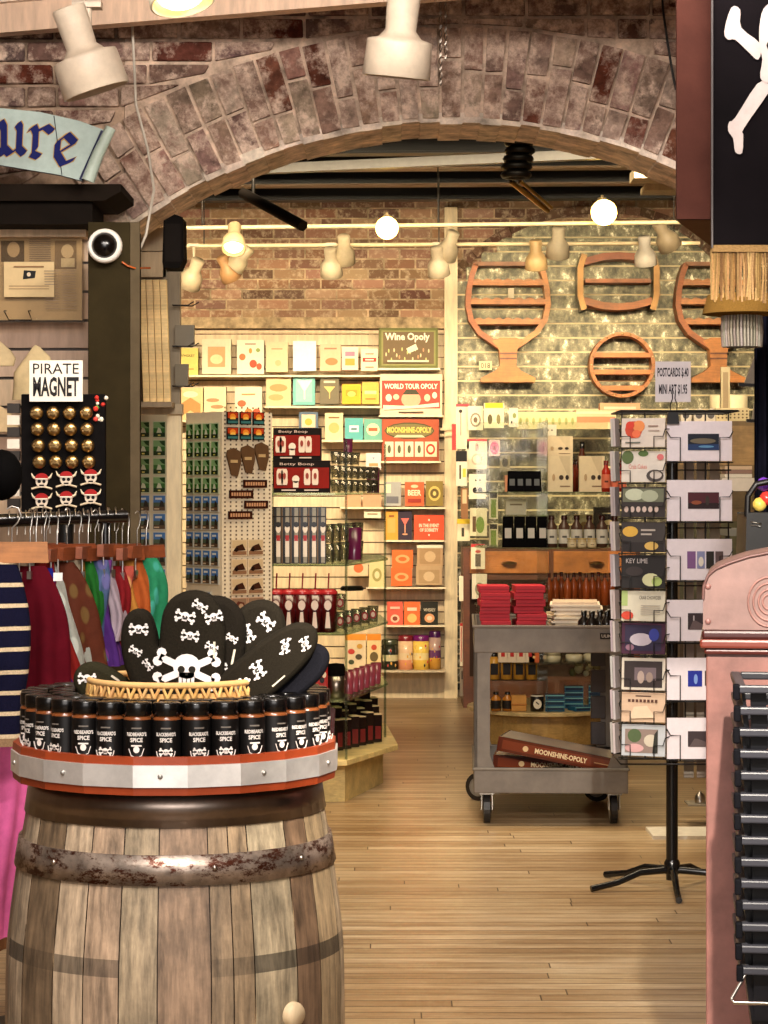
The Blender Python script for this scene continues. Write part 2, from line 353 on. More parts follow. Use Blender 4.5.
# voussoirs: two rings of headers/stretchers
def vous(r0, r1, a, da, y0, y1, c):
    g = .0055
    q = [(ACX+r*math.sin(t), ACZ+r*math.cos(t)) for r, t in ((r0, a+g/r0), (r1, a+g/r1), (r1, a+da-g/r1), (r0, a+da-g/r0))]
    q = [(X+random.uniform(-.003, .003), Z+random.uniform(-.003, .003)) for X, Z in q]; mb.prism(q, y0+random.uniform(-.004, .004), y1, c, 'brick')
a = -a_l-.02; i = 0; VB = [(168, 138, 122), (154, 124, 110), (176, 150, 132), (164, 128, 112), (144, 114, 102), (182, 158, 138), (168, 142, 126), (124, 74, 58)]
while a < a_l+.02:
    da = .0365*random.uniform(.93, 1.07); sp = random.choice((.1, .15, .19, .15))
    for r0, r1 in ((AR+.004, AR+sp-.006), (AR+sp+.006, AR+.29)): vous(r0, r1, a, da, AD-.014, AD+.03, jit(random.choice(VB), 12))
    # plastered soffit with a ragged edge
    rr0 = AR-.012+random.uniform(-.006, .006)
    q = [(ACX+r*math.sin(t), ACZ+r*math.cos(t)) for r, t in ((rr0, a-.001), (AR+.02, a-.001), (AR+.02, a+da+.001), (rr0, a+da+.001))]
    mb.prism(q, AD-.004+random.uniform(-.008, .004), AD+AT, jit((228, 208, 188), 6), 'plaster')
    a += da
wa = struct(mb.build('wall_arch', bevel=.0035, seg=1))

# far wall: bricks above, cream slat panels left, foil covered slat panels right
BD = 15.2; SB = F/BD
mb = MB('plaster'); mb.box(-3.2, BD, 0, 3.2, BD+.2, 3.5, (206, 182, 148))
z = 2.25; row = 0; BB = [(156, 118, 92), (138, 102, 80), (172, 136, 106), (126, 92, 74), (162, 122, 96)]
while z < 3.48:
    x = -2.2+(row % 2)*.105
    while x < 2.7:
        if not (x > .62 and z < 2.9 and (x-1.3)**2/1.0+(z-2.15)**2/.72**2 < 1): mb.box(x, BD-.014, z, x+.198, BD+.01, z+.056, jit(random.choice(BB), 14), 'brick2')
        x += .21
    z += .0675; row += 1
def brick2():
    m, nt, b, out = nt_new('warm_brick'); c = attr(nt); L = nt.links
    n = noise(nt, 25, objvec(nt), 6, .7); rr = ramp(nt, n.outputs[0], [(.5, (0, 0, 0)), (.68, (255, 255, 255))])
    f = nt.nodes.new('ShaderNodeMath'); f.operation = 'MULTIPLY'; f.inputs[1].default_value = .62; L.new(rr.outputs[0], f.inputs[0])
    L.new(mix(nt, c, (226, 204, 172), f.outputs[0]), b.inputs['Base Color']); b.inputs['Roughness'].default_value = .85; bump(nt, b, n.outputs[0], .4, .01); return m
CUSTOM['brick2'] = brick2()
struct(mb.build('wall_back'))
mb = MB('plaster')  # mortar ledge at the foot of the brick
mb.box(P(150, 0, BD).x, BD-.07, P(0, 329, BD).z-.0, P(446, 0, BD).x, BD-.016, P(0, 318, BD).z, (196, 172, 136)); struct(mb.build('trim_1'))
mb = MB('pale')
xl, xm = P(120, 0, BD).x, P(446, 0, BD).x; z = .03
while z < P(0, 332, BD).z:
    z1 = min(z+.077, P(0, 330, BD).z); mb.box(xl, BD-.03, z+.004, xm, BD-.006, z1-.004, jit((226, 204, 166), 4)); z = z1
    if z1 >= P(0, 330.5, BD).z: break
mb.box(xl, BD-.012, .0, xm, BD-.002, P(0, 331, BD).z, (120, 92, 66)); struct(mb.build('trim_2'))
mb = MB('foil'); x0, x1 = P(457, 0, BD).x, P(800, 0, BD).x; z = .1; zt = P(0, 222, BD).z
while z < zt-.03:
    e = 0 if z < 2.72 else (z-2.72)*.9
    mb.box(x0+e*1.2, BD-.035, z+.006, x1-e*.4, BD-.02, z+.09, (140, 136, 104)); z += .0955
struct(mb.build('trim_3'))
mb = MB('satin'); z = .1
while z < zt-.03:
    e = 0 if z < 2.72 else (z-2.72)*.9
    mb.box(x0+e*1.2, BD-.034, z-.0055, x1-e*.4, BD-.022, z+.0055, (226, 208, 160)); z += .0955
mb.box(x0, BD-.02, .05, x1, BD-.016, 2.75, (70, 66, 50)); struct(mb.build('trim_4'))
# brick arch band on the far wall
mb = MB('brick2'); arcp = [(455, 274), (466, 262), (482, 248), (500, 236), (520, 226), (545, 217), (575, 211), (610, 209), (640, 212), (668, 221), (692, 236), (714, 256)]
for i in range(len(arcp)-1):
    for h in (0, .5):
        p = Vector(arcp[i]).lerp(Vector(arcp[i+1]), h); q = Vector(arcp[i]).lerp(Vector(arcp[i+1]), h+.46); nrm = Vector((-(q-p).y, (q-p).x)).normalized()*7
        co = [P(*(v), BD) for v in (p-nrm*.6, q-nrm*.6, q+nrm*.6, p+nrm*.6)]
        mb.prism([(c.x, c.z) for c in co][::-1], BD-.05, BD-.03, jit((112, 80, 58), 14))
struct(mb.build('trim_5'))
# turned cream post between the two panels
t = P(451, 697, 15.1); mb = MB('pale'); w = .043; hz = P(0, 207, 15.1).z
mb.box(-w, 0, 0, w, .07, hz, (240, 220, 180)); zc = P(0, 432, 15.1).z
mb.box(-w-.03, -.02, zc-.03, w+.02, .07, zc-.012, (236, 216, 176)); mb.box(-w-.03, -.02, zc+.01, w+.02, .07, zc+.028, (236, 216, 176)); mb.box(-w-.014, -.012, zc+.028, w+.014, .07, zc+.09, (240, 220, 180))
struct(mb.build('trim_6', loc=(t.x, 15.1, 0)))
mb = MB('pale'); mb.box(P(135, 0, BD).x, BD-.06, 0, P(446, 0, BD).x, BD-.031, .17, (214, 196, 160)); struct(mb.build('baseboard_back'))

# joists and pipes under the far ceiling
for k, (d, z, hh, c) in enumerate(((11.6, 3.2, .16, (24, 18, 14)), (12.5, 3.23, .13, (26, 20, 14)), (13.25, 3.25, .14, (24, 18, 14)), (13.95, 3.25, .14, (24, 18, 14)), (14.65, 3.25, .14, (26, 20, 15)))):
    mb = MB('satin'); mb.box(-2.9, -.06, 0, 2.9, .06, hh, c); mb.box(-2.9, -.062, -.012, 2.9, .062, -.001, (150, 124, 92) if k in (2, 3) else c); o = mb.build('ceiling_joist', loc=(0, d, z), rot=(0, 0, -.05))
    struct(o); o.name = 'trim_%d' % (7+k)
mb = MB('satin'); mb.box(-1.0, -.03, 0, -.0+1.25, .03, .05, (120, 118, 114)); o = mb.build('trim_12', loc=(0, 12.2, 3.1), rot=(0, 0, -.3)); struct(o)
# front ceiling beam (cream) carrying the track
mb = MB('pale'); mb.box(-.9, -.03, 0, 3.0, .03, .16, (226, 194, 168)); mb.box(-.9, -.055, .09, 3.0, -.031, .16, (232, 210, 190)); struct(mb.build('trim_13', loc=(-.4, 6.86, 2.81), rot=(0, 0, -.36)))
# ================================================================ BARREL with its rim, jars, basket, mitts
BX, BY = P(176, 0, 4.2).x, 4.2
br = thing('barrel', 'large weathered oak barrel with dark hoops and a red-brown faceted rim, standing front left', 'barrel', (BX, BY, 0))
prof = [(0, .262), (.1, .283), (.25, .304), (.4, .311), (.5, .310), (.545, .3085), (.575, .306), (.62, .301), (.7, .290), (.78, .276), (.86, .263)]
prof = [(r, z) for z, r in prof]
NS = 26; a = 0; cuts = [0]
while cuts[-1] < 2*PI-.12: cuts.append(cuts[-1]+random.choice((.13, .17, .22, .27, .3)))
cuts[-1] = 2*PI
for i in range(len(cuts)-1):
    g = .0035; base = jit(random.choice(((168, 142, 112), (182, 158, 128), (146, 122, 94), (198, 176, 146), (172, 148, 118))), 9)
    mb = MB('barrel'); cl = [base]*(len(prof)-1)
    if random.random() < .9: q5 = random.uniform(.5, .92); cl[5] = tuple(v*q5 for v in base)
    mb.lathe(prof, cl, 5, a0=cuts[i]+g, a1=cuts[i+1]-g, smooth=True)
    mb.lathe([(r-.005, z) for r, z in prof], [(90, 70, 52)], 2, a0=cuts[i]-g, a1=cuts[i]+g, smooth=False)
    mb.build('stave', br)
mb = MB('metal')
for z in (.8,): 
    mb.lathe([(.272, .80), (.2765, .798), (.268, .855), (.263, .857)], (150, 136, 126), 48)
mb.build('hoop', br)
mb = MB('rust'); mb.lathe([(.289, .702), (.295, .701), (.2865, .752), (.281, .752)], (176, 160, 146), 48); hp = mb.build('hoop', br)
mb = MB('metal')
for an in (-2.3, -1.25, -.62): mb.sphere((.291*math.cos(an), .291*math.sin(an), .73), .005, (190, 180, 168), 8)
mb.build('rivet', hp)
mb = MB('rust'); mb.lathe([(.283, .1), (.297, .1), (.303, .15), (.29, .15)], (100, 90, 82), 48); mb.build('hoop', br)
mb = MB('pale'); an = -PI/2+.8; mb.M = Matrix.Rotation(an+PI/2, 4, 'Z') @ Matrix.Translation((0, -.314, .464)) @ Matrix.Rotation(PI/2, 4, 'X')
mb.lathe([(.0, .012), (.018, .011), (.022, .004), (.023, -.02)], (214, 190, 152), 20); mb.build('bung', br)
NF = 20; ph = PI/NF
mb = MB('satin'); R = .2965
mb.lathe([(R-.012, .856), (R, .856), (R+.001, .8695)], (150, 62, 30), NF, smooth=False, phase=ph, cap=False)
mb.lathe([(R+.001, .9085), (R, .922), (R-.013, .922), (R-.014, .9)], (150, 62, 30), NF, smooth=False, phase=ph, cap=False)
mb.lathe([(R-.01, .905), (R-.3, .905)], (120, 78, 46), NF, phase=ph, cap=False); mb.lathe([(R-.012, .856), (.26, .86)], (70, 50, 36), NF, phase=ph, cap=False)
rm = mb.build('rim', br)
mb = MB('brushed'); mb.lathe([(R-.002, .8695), (R+.004, .870), (R+.004, .908), (R-.002, .9085)], (244, 242, 238), NF, smooth=False, phase=ph, cap=False)
for k in range(NF):
    if k % 2: 
        an = k*2*PI/NF+ph*0; mb.sphere(((R+.0)*math.cos(an)*1.002, (R+.0)*math.sin(an)*1.002, .889), .0048, (170, 166, 160), 8)
mb.build('rim_band', rm)

def make_jar(name_top, skullstyle):
    t = thing('spice_jar', 'black spice jar', 'jar')
    mb = MB('gloss'); mb.lathe([(0, 0), (.0225, 0), (.0245, .003), (.0245, .078), (.023, .083), (.019, .086)], (126, 70, 36), 20)
    mb.build('jar_body', t)
    mb = MB('satin'); mb.lathe([(.0249, .006), (.0249, .0785)], (22, 18, 17), 24, cap=False)
    c = (224, 216, 208); R_ = .0253
    mb.text('ALDERMAN', 0, .065, .0035, 0, (150, 142, 134), w=.017, bend=R_) if 0 else mb.lathe([(R_, .0635), (R_, .0660)], (120, 112, 104), 6, a0=-PI/2-.35, a1=-PI/2+.35)
    mb.text(name_top, 0, .0545, .0066, 0, c, w=.036, bend=R_, bold=True); mb.text('SPICE', 0, .0445, .0075, 0, c, w=.022, bend=R_, bold=True)
    if skullstyle: 
        mb.skull(0, .024, .021, -R_, c, (22, 18, 17), bend=None)
        for sg in (1, -1):
            mb.tube([(sg*.016*math.cos(q), -R_-.0002, .026-.018*math.sin(q)) for q in (.0, .4, .8, 1.2, 1.5)], .0009, c, 4)
    else:
        mb.ell(0, .028, .0055, .006, -R_-.0005, c, 10); mb.rect(-.009, .0335, .009, .036, -R_-.0005, c)
        for sg in (1, -1): mb.tube([(sg*.013, -R_-.0002, .03), (sg*.009, -R_-.0004, .018), (0, -R_-.0006, .014)], .0009, c, 4)
    mb.build('label_wrap', t)
    mb = MB('gloss'); mb.lathe([(.0235, .0855), (.0245, .0865), (.0245, .105), (.0235, .1075), (0, .1075)], (20, 18, 18), 24, smooth=True); mb.lathe([(.019, .083), (.0215, .0858)], (176, 120, 72), 20, cap=False)
    mb.build('cap', t)
    return t
jb = make_jar("BLACKBEARD'S", True); jr = make_jar("REDBEARD'S", False)
used = {'b': 0, 'r': 0}; ring_n = 32; front = []
spots = []
for k in range(ring_n):
    an = 2*PI*k/ring_n+.03; spots.append((BX+.2595*math.cos(an), BY+.2595*math.sin(an), an, 0))
for k in range(25):
    an = 2*PI*k/25; spots.append((BX+.207*math.cos(an), BY+.207*math.sin(an), an, 1))
fr = sorted([s for s in spots if s[3] == 0 and math.sin(s[2]) < -.12], key=lambda s: s[0])
for x, y, an, rg in spots:
    isf = (x, y, an, rg) in fr; idx = fr.index((x, y, an, rg)) if isf else -1
    kind = 'r' if (idx % 2 == 0 and idx < 7) or idx > 9 else 'b'; src = jr if kind == 'r' else jb
    if isf: lab = ('black spice jar with %s, %s from left in the front row on barrel' % ('small emblem' if kind == 'r' else 'skull and swords', ORD[idx]))
    elif rg == 0: lab = 'black capped spice jar at the back of the outer ring behind the basket'
    else: lab = 'black capped spice jar in the inner ring, hugging the wicker basket'
    grp = 'spice jars ringing the barrel top'
    f = -PI/2-an if not isf else 0
    rz = random.uniform(-.3, .3)+(((an+PI/2+PI) % (2*PI))-PI)*.6 if isf else random.uniform(0, 6)
    if not used[kind]: used[kind] = 1; o = src; o.location = (x, y, .9055); o.rotation_euler.z = rz; o['label'] = lab; o['group'] = grp
    else: o = dup(src, (x, y, .9055), rz, lab, grp)

bk = thing('wicker_basket', 'low round woven wicker basket holding black oven mitts on the barrel', 'basket', (BX, BY, .9055))
mb = MB('matte'); mb.lathe([(0, 0), (.13, 0), (.155, .02), (.158, .112), (.152, .112), (.149, .02), (.0, .01)], (190, 148, 90), 40, cap=False); mb.build('bowl', bk)
mb = MB('matte')
mb.tube([(.158*math.cos(2*PI*k/40), .158*math.sin(2*PI*k/40), .127) for k in range(40)], .006, (214, 170, 110), 8, closed=True)
mb.build('rim', bk)
mb = MB('matte')
for k in range(44):
    a0 = 2*PI*k/44
    for sg in (.05, -.05): mb.tube([(.160*math.cos(a0+sg), .160*math.sin(a0+sg), .088), (.163*math.cos(a0), .163*math.sin(a0), .104), (.160*math.cos(a0-sg), .160*math.sin(a0-sg), .122)], .0032, jit((206, 160, 96), 14), 5)
for q in (.088, .1): mb.tube([(.159*math.cos(2*PI*k/40), .159*math.sin(2*PI*k/40), q) for k in range(40)], .004, (196, 150, 88), 6, closed=True)
mb.build('weave', bk)

MIT = smooth2([(-.05, 0), (.055, 0), (.064, .08), (.07, .16), (.066, .225), (.044, .26), (.01, .272), (-.025, .263), (-.046, .235), (-.052, .195), (-.054, .165), (-.06, .195), (-.072, .228), (-.094, .238), (-.116, .222), (-.124, .185), (-.116, .13), (-.085, .06)], 3)
PLAIN = smooth2([(-.055, 0), (.055, 0), (.066, .09), (.07, .17), (.06, .235), (.03, .27), (-.01, .275), (-.045, .25), (-.064, .19), (-.066, .09)], 4)
def pillow(mb, pts, th, col, kind):
    n = len(pts); cw = sum(pts[i][0]*pts[(i+1) % n][1]-pts[(i+1) % n][0]*pts[i][1] for i in range(n)) > 0
    def off(d):
        out = []
        for i in range(n):
            a, b = Vector(pts[i-1]), Vector(pts[(i+1) % n]); t = (b-a).normalized(); nn = Vector((-t.y, t.x))*(1 if cw else -1); out.append((pts[i][0]+nn.x*d, pts[i][1]+nn.y*d))
        return out
    rings = [(off(0), 0), (off(.003), .55*th), (off(.008), .85*th), (off(.014), th)]
    seq = [(r, -y) for r, y in reversed(rings)]+[(r, y) for r, y in rings[1:]]
    V = []; 
    for r, y in seq: V += [(p[0], y, p[1]) for p in r]
    Fs = [(i*n+k, i*n+(k+1) % n, (i+1)*n+(k+1) % n, (i+1)*n+k) for i in range(len(seq)-1) for k in range(n)]
    mb.add(V, Fs, col, kind, True); mb.add(V[:n], [tuple(range(n))], col, kind); mb.add(V[-n:], [tuple(range(n))], col, kind)
def mitt(label, px, py, d, tilt, shape, yaw, scale, decals, flip=1, col=(50, 44, 34), lean=0, sx=1):
    t = thing('oven_mitt', label, 'oven mitt', P(px, py, d), 0, 'black skull print oven mitts in the basket'); t.rotation_euler = Euler((lean, tilt, yaw), 'YXZ')
    t.scale.x = sx
    mb = MB('fabric'); pts = [(p[0]*scale*flip, p[1]*scale) for p in shape]; pillow(mb, pts, .014, col, 'fabric'); mb.build('shell', t)
    mb = MB('matte')
    for u, v, s, r in decals: mb.skull(u*scale*flip, v*scale, s*scale, -.0147, rot=r, dark=col)
    if decals: mb.build('skull_print', t)
    mb = MB('matte'); mb.rect(.05*scale*flip-.002, .15*scale, .05*scale*flip+.002, .18*scale, -.0148, (200, 190, 170)); mb.build('stitched_tag', t)
    return t
mitt('black oven mitt with big central skull, standing upright at the front of the basket', 186, 738, 4.13, .02, MIT, 0, .98,
     [(-.0, .128, .11, 0), (-.005, .225, .034, .2), (.048, .225, .03, -.3), (.005, .19, .03, .1), (.045, .17, .022, .5), (.022, .245, .026, .6), (-.09, .2, .032, 0), (-.095, .16, .022, .5), (-.072, .135, .02, .9)])
mitt('black mitt peeking out behind the big skull mitt with a rounded top', 190, 738, 4.19, .0, MIT, 0, 1.0, [(.04, .2, .03, .2)], lean=-.04)
mitt('olive black mitt at the far left whose rounded tip sticks out sideways over the jars', 150, 722, 4.2, -.95, PLAIN, .1, .6, [(.0, .235, .05, 1.0)], col=(62, 58, 40))
mitt('black skull mitt fanned right beside the central mitt, second from its right edge', 196, 732, 4.17, .53, PLAIN, .0, 1.0, [(.01, .24, .036, .2), (-.01, .205, .032, .5), (-.035, .2, .024, -.4), (-.03, .15, .036, .2), (-.03, .11, .04, .8)], sx=.85)
mitt('black mitt with rounded tip tucked between the central mitt and the fanned ones', 192, 734, 4.15, .2, PLAIN, 0, .93, [(.04, .2, .022, .3), (.03, .14, .024, -.3)], col=(44, 38, 30))
mitt('black skull mitt leaning far right over the spice jars', 198, 726, 4.13, .86, PLAIN, .0, 1.0, [(.02, .245, .03, .3), (-.01, .215, .032, .6), (-.01, .15, .04, .2), (.0, .1, .05, .8), (.02, .07, .03, .8)], sx=.66)
mitt('plain black mitt lying lowest under the fan of mitts at right', 200, 732, 4.16, .99, PLAIN, .0, 1.0, [], col=(36, 36, 44), sx=.66)

# ================================================================ CLOTHES RACK
RD = 5.3
rk = thing('clothes_rack', 'black rail clothes rack hung with scarves on the left', 'rack', (0, 0, 0))
mb = MB('gloss'); a = P(-90, 524, RD); b = P(126, 516, RD+.25); mb.tube([a, b], .016, (24, 20, 20), 10); mb.build('rail', rk)
for nm, p in (('leg', a+Vector((.12, .01, 0))), ('leg', b+Vector((-.05, 0, 0)))):
    mb = MB('gloss'); mb.tube([(p.x, p.y, p.z), (p.x, p.y, .0)], .014, (24, 20, 20), 8); mb.tube([(p.x, p.y-.3, .015), (p.x, p.y+.3, .015)], .014, (24, 20, 20), 8); mb.build(nm, rk)
def cloth(mb, top, bot, wt, wb, dt, folds, colf, rings=22, kind='velvet', ph=0, dtop=.02):
    n = folds*6; V = []; top = Vector(top); bot = Vector(bot)
    for i in range(rings+1):
        t = i/rings; c = top.lerp(bot, t)+Vector((.012*math.sin(5*t+ph), 0, 0)); w = wt+(wb-wt)*min(1, t*1.6)**.7; dp = dtop+(dt-dtop)*min(1, t*1.8)
        for k in range(n):
            a = 2*PI*k/n; q = 1+.16*math.cos(folds*a+ph+1.3*t)*min(1, .3+t*2)
            V.append((c.x+w/2*math.cos(a)*q, c.y+dp/2*math.sin(a)*q, c.z))
    Fs = []; cl = []
    for i in range(rings):
        for k in range(n): Fs.append((i*n+k, i*n+(k+1) % n, (i+1)*n+(k+1) % n, (i+1)*n+k)); cl.append(colf(i/rings, k/n))
    for f, c in zip(Fs, cl): pass
    mb.add(V, Fs, cl, kind, True); mb.add(V[:n], [tuple(range(n))], colf(0, 0), kind); mb.add(V[-n:], [tuple(reversed(range(n)))], colf(1, 0), kind)
hg0 = thing('trouser_hanger', 'wooden hanger', 'hanger')
mb = MB('wood'); mb.prism([(-.16, -.018), (-.15, .012), (.15, .012), (.16, -.018)], -.008, .008, (132, 66, 34)); mb.build('bar', hg0, bevel=.003)
mb = MB('metal'); mb.tube([(0, 0, .012), (0, 0, .05), (.012, 0, .062), (.02, 0, .078), (.014, 0, .094), (0, 0, .098), (-.012, 0, .092)], .0018, (190, 186, 180), 6); mb.build('hook', hg0)
for sx in (-.1, .1):
    mb = MB('metal'); mb.tube([(sx, 0, -.018), (sx, 0, -.05)], .0022, (200, 196, 190), 5); mb.box(sx-.01, -.005, -.066, sx+.01, .005, -.048, (190, 186, 180)); mb.build('clip', hg0)
SCV = [ # name, label, px top, px bottom, y top, y bottom, width px top/bottom, colour, kind
 ('scarf', 'deep maroon scarf hanging just right of the striped top', 30, 56, 566, 705, 16, 26, (120, 20, 38), 'velvet'),
 ('scarf', 'royal blue scarf hanging beside the maroon one', 36, 66, 568, 700, 12, 16, (34, 42, 150), 'velvet'),
 ('scarf', 'red scarf behind the blue one at the left of the rack', 46, 76, 562, 700, 10, 14, (150, 36, 32), 'velvet'),
 ('scarf', 'white and grey-green patterned scarf, longest pale one on the rack', 44, 80, 560, 700, 14, 22, (176, 178, 168), 'pattern'),
 ('scarf', 'brown and cream speckled scarf next to the white patterned one', 57, 92, 562, 690, 14, 30, (110, 52, 32), 'pattern'),
 ('scarf', 'cream silky scarf folded narrow above the brown speckled one', 67, 78, 560, 640, 12, 10, (196, 178, 150), 'velvet'),
 ('scarf', 'orange and rust patterned scarf left of the green one', 79, 88, 562, 665, 10, 13, (180, 96, 44), 'pattern'),
 ('scarf', 'bright green scarf in the middle of the rack', 88, 94, 560, 655, 8, 9, (46, 130, 52), 'velvet'),
 ('scarf', 'slate blue scarf between the green and purple ones', 95, 101, 560, 660, 9, 12, (84, 108, 150), 'pattern'),
 ('scarf', 'purple patterned scarf in the middle of the rack', 102, 108, 560, 665, 9, 12, (86, 44, 130), 'pattern'),
 ('scarf', 'lilac grey scarf right of the purple one', 109, 116, 562, 640, 8, 9, (184, 166, 178), 'velvet'),
 ('scarf', 'crimson scarf right of the lilac one', 116, 121, 566, 650, 8, 9, (150, 34, 40), 'velvet'),
 ('scarf', 'coral patterned scarf beside the crimson one', 122, 127, 566, 640, 7, 9, (190, 84, 70), 'pattern'),
 ('scarf', 'ochre scarf right of the coral one', 128, 133, 560, 640, 9, 12, (196, 132, 58), 'velvet'),
 ('scarf', 'burnt orange scarf near the right end of the rack', 137, 141, 558, 640, 9, 14, (186, 92, 42), 'velvet'),
 ('scarf', 'emerald green bunched scarf at the right end of the rack', 146, 156, 558, 640, 9, 18, (40, 140, 96), 'pattern')]
lo = Vector(a); hi = Vector(b)
for i, (nm, lab, xt, xb, yt, yb, wt, wb, c, kd) in enumerate(SCV):
    d = RD+.02+i*.022; mb = MB(); s = F/d; tp = P(xt, yt, d); bt = P(xb, yb, d)
    cloth(mb, (0, 0, tp.z-bt.z), (bt.x-tp.x, 0, 0), wt*1.9/s, wb*1.7/s, .1, 5, lambda t, u, c=tuple(v*.84 for v in c): c, kind=kd, ph=i*1.7)
    tag(mb.build('scarf', loc=(tp.x, tp.y, bt.z)), lab, 'scarf', 'scarves on the clothes rack')
    hx = xt; hp = P(hx, 551, d); fx = (hx-(-90))/216.; rz = lo.z+(hi.z-lo.z)*fx
    lab2 = 'brown wooden clip hanger carrying the '+lab.split(' scarf')[0]+' scarf'
    if i == 0: o = hg0; tag(o, lab2, 'hanger', 'wooden clip hangers on the rack'); o.location = hp; o.rotation_euler = (0, 0, 1.25)
    else: o = dup(hg0, hp+Vector((0, 0, .006*math.sin(i*2.7))), 1.15+.35*math.sin(i*2.1), lab2)
    o.scale = (.55, 1, 1)
o = dup(hg0, P(8, 551, 5.0), .12, 'light brown wooden hanger seen broadside at the left end of the rack', 'wooden clip hangers on the rack')
o.location = P(12, 551, 5.0); o.rotation_euler = (0, 0, .1); o.scale = (1, 1, 1)
for ch in o.children:
    if ch.name.startswith('bar'):
        mb = MB('wood'); mb.prism([(-.16, -.026), (-.15, .02), (.077, .02), (.08, -.026)], -.008, .008, (178, 116, 62)); nb = mb.build('bar', o, bevel=.003); bpy.data.objects.remove(ch); break
def stripe(t, u): return (206, 184, 150) if (t*19) % 2.2 < .42 else ((28, 28, 58) if t < .93 else (150, 120, 90))
mb = MB(); tp = P(-6, 560, 5.0); bt = P(2, 745, 5.0)
cloth(mb, (0, 0, tp.z-bt.z), (.0, 0, 0), .09, .135, .12, 4, stripe, 90, 'fabric')
tag(mb.build('striped_top', loc=(tp.x, 5.0, bt.z)), 'navy top with cream stripes hanging at the far left of the rack', 'top')
mb = MB(); tp = P(-4, 715, 5.15); bt = P(-6, 945, 5.15)
cloth(mb, (0, 0, tp.z-bt.z), (0, 0, 0), .14, .125, .16, 6, lambda t, u: (206, 96, 150) if t < .95 else (120, 80, 50), 40, 'velvet')
tag(mb.build('pink_skirt', loc=(tp.x, 5.15, bt.z)), 'bright pink skirt hanging low between the striped top and the barrel', 'skirt')
# rail hooks of further hangers
for i in range(14):
    q = lo.lerp(hi, .44+.54*i/14); mb = MB('metal'); mb.tube([(0, .016, -.035), (0, .021, .0), (.002, .012, .02), (.004, 0, .022), (.006, -.014, .018), (.008, -.02, .006)], .0016, (206, 200, 190), 5)
    tag(mb.build('hanger_hook', loc=q), 'thin silver hanger hook over the black rail', 'hook', 'hanger hooks over the black rail')

# ================================================================ MAGNET STAND above the rack
MD = 5.75; s = F/MD; c0 = P(63, 512, MD); wM = 84/s; hM = 118/s
ms = thing('magnet_stand', 'black panel stand filled with rows of round gold magnets above the scarves', 'display stand', (c0.x, MD, 0)); 
mb = MB('dull'); mb.box(-wM/2, 0, c0.z, wM/2, .03, c0.z+hM, (26, 22, 22)); mb.build('panel', ms, bevel=.003)
mb = MB('satin'); mb.tube([(0, .05, c0.z+.05), (0, .05, .02)], .02, (24, 22, 22), 10); mb.lathe([(0, 0), (.22, 0), (.22, .015), (0, .03)], (24, 22, 22), 24, c=(0, .05, 0)); mb.build('pole', ms)
mb = MB('paper')
for k in range(9): mb.box(-wM/2-.035, .0, c0.z+.01+k*.03, -wM/2-.004, .02, c0.z+.034+k*.03, (206, 196, 180) if k % 2 else (60, 52, 46))
mb.build('side_cards', ms)
mb = MB('gloss'); mb.tube([(-.04, -.004, c0.z+hM), (-.05, -.012, c0.z+hM+.02), (0, -.012, c0.z+hM+.012), (.05, -.012, c0.z+hM+.02), (.04, -.004, c0.z+hM)], .002, (40, 34, 30), 6); mb.build('sign_clip', ms)
sw, sh = 53/s, 41/s; mb = MB('paper'); mb.box(-sw/2, 0, 0, sw/2, .006, sh, (226, 216, 200))
mb.text('PIRATE', 0, sh*.8, sh*.25, -.0015, (34, 28, 26), w=sw*.86); mb.text('MAGNET', 0, sh*.36, sh*.48, -.0015, (24, 20, 20), w=sw*.86, bold=True)
tag(mb.build('magnet_sign', loc=P(56, 401.5, MD-.02)), 'white sign reading PIRATE MAGNET on top of the magnet panel', 'sign')
g0 = MB('metal'); g0.sphere((0, -.008, 0), .0175, (184, 152, 100), 14, sc=(1, .7, 1)); g0.skull(0, 0, .02, -.0212, (150, 120, 76), (70, 50, 30)); g0 = g0.build('round_magnet')
for r in range(4):
    for q in range(4):
        o = g0 if r == q == 0 else dup(g0)
        o.location = P(37+q*16.5+(r*.9), 413+r*16.3, MD-.001); tag(o, 'round gold skull magnet, %s from left in the %s row of the magnet panel' % (ORD[q], ORD[r]), 'magnet', 'round gold magnets on the panel')
k0 = thing('pirate_skull_magnet', 'x', 'magnet'); mb = MB('matte'); mb.prism([(.014*math.cos(t)*1.1, .017*math.sin(t)) for t in [2*PI*k/16 for k in range(16)]], -.006, 0, (206, 190, 170))
for q in (-1, 1): mb.ell(q*.006, -.001, .0045, .0045, -.0068, (30, 22, 20), 10); mb.tube([(q*.005, -.003, -.014), (q*.026, -.003, -.02)], .003, (196, 178, 150), 5)
mb.rect(-.006, -.013, .006, -.009, -.0068, (50, 36, 30)); mb.build('skull', k0)
mb = MB('matte'); mb.prism([(.017*math.cos(t), .004+.016*math.sin(t)) for t in [PI*k/12 for k in range(13)]], -.009, -.001, (160, 30, 30)); mb.rect(-.016, .004, .016, .007, -.0095, (226, 216, 200)); mb.build('bandana', k0)
mb = MB('matte'); 
for q in (-1, 1): mb.tube([(q*.014, -.004, .006), (q*.022, -.004, .01), (q*.026, -.004, .02)], [.004, .003, .001], (214, 200, 170), 5)
mb.build('horns', k0)
for r in range(2):
    for q in range(3):
        o = k0 if r == q == 0 else dup(k0)
        o.location = P(42+q*24.5, 481+r*20-r*0-q*2, MD-.002); o['label'] = 'skull magnet with red bandana, %s from left in the %s row' % (ORD[q], ('upper', 'lower')[r]); o['group'] = 'red bandana skull magnets'
mb = MB('matte')
for k in range(16):
    mb.sphere((random.uniform(-.018, .018), random.uniform(-.012, .012), random.uniform(-.03, .03)), random.uniform(.004, .008), random.choice(((196, 50, 40), (80, 140, 60), (220, 210, 190), (206, 70, 60))), 7)
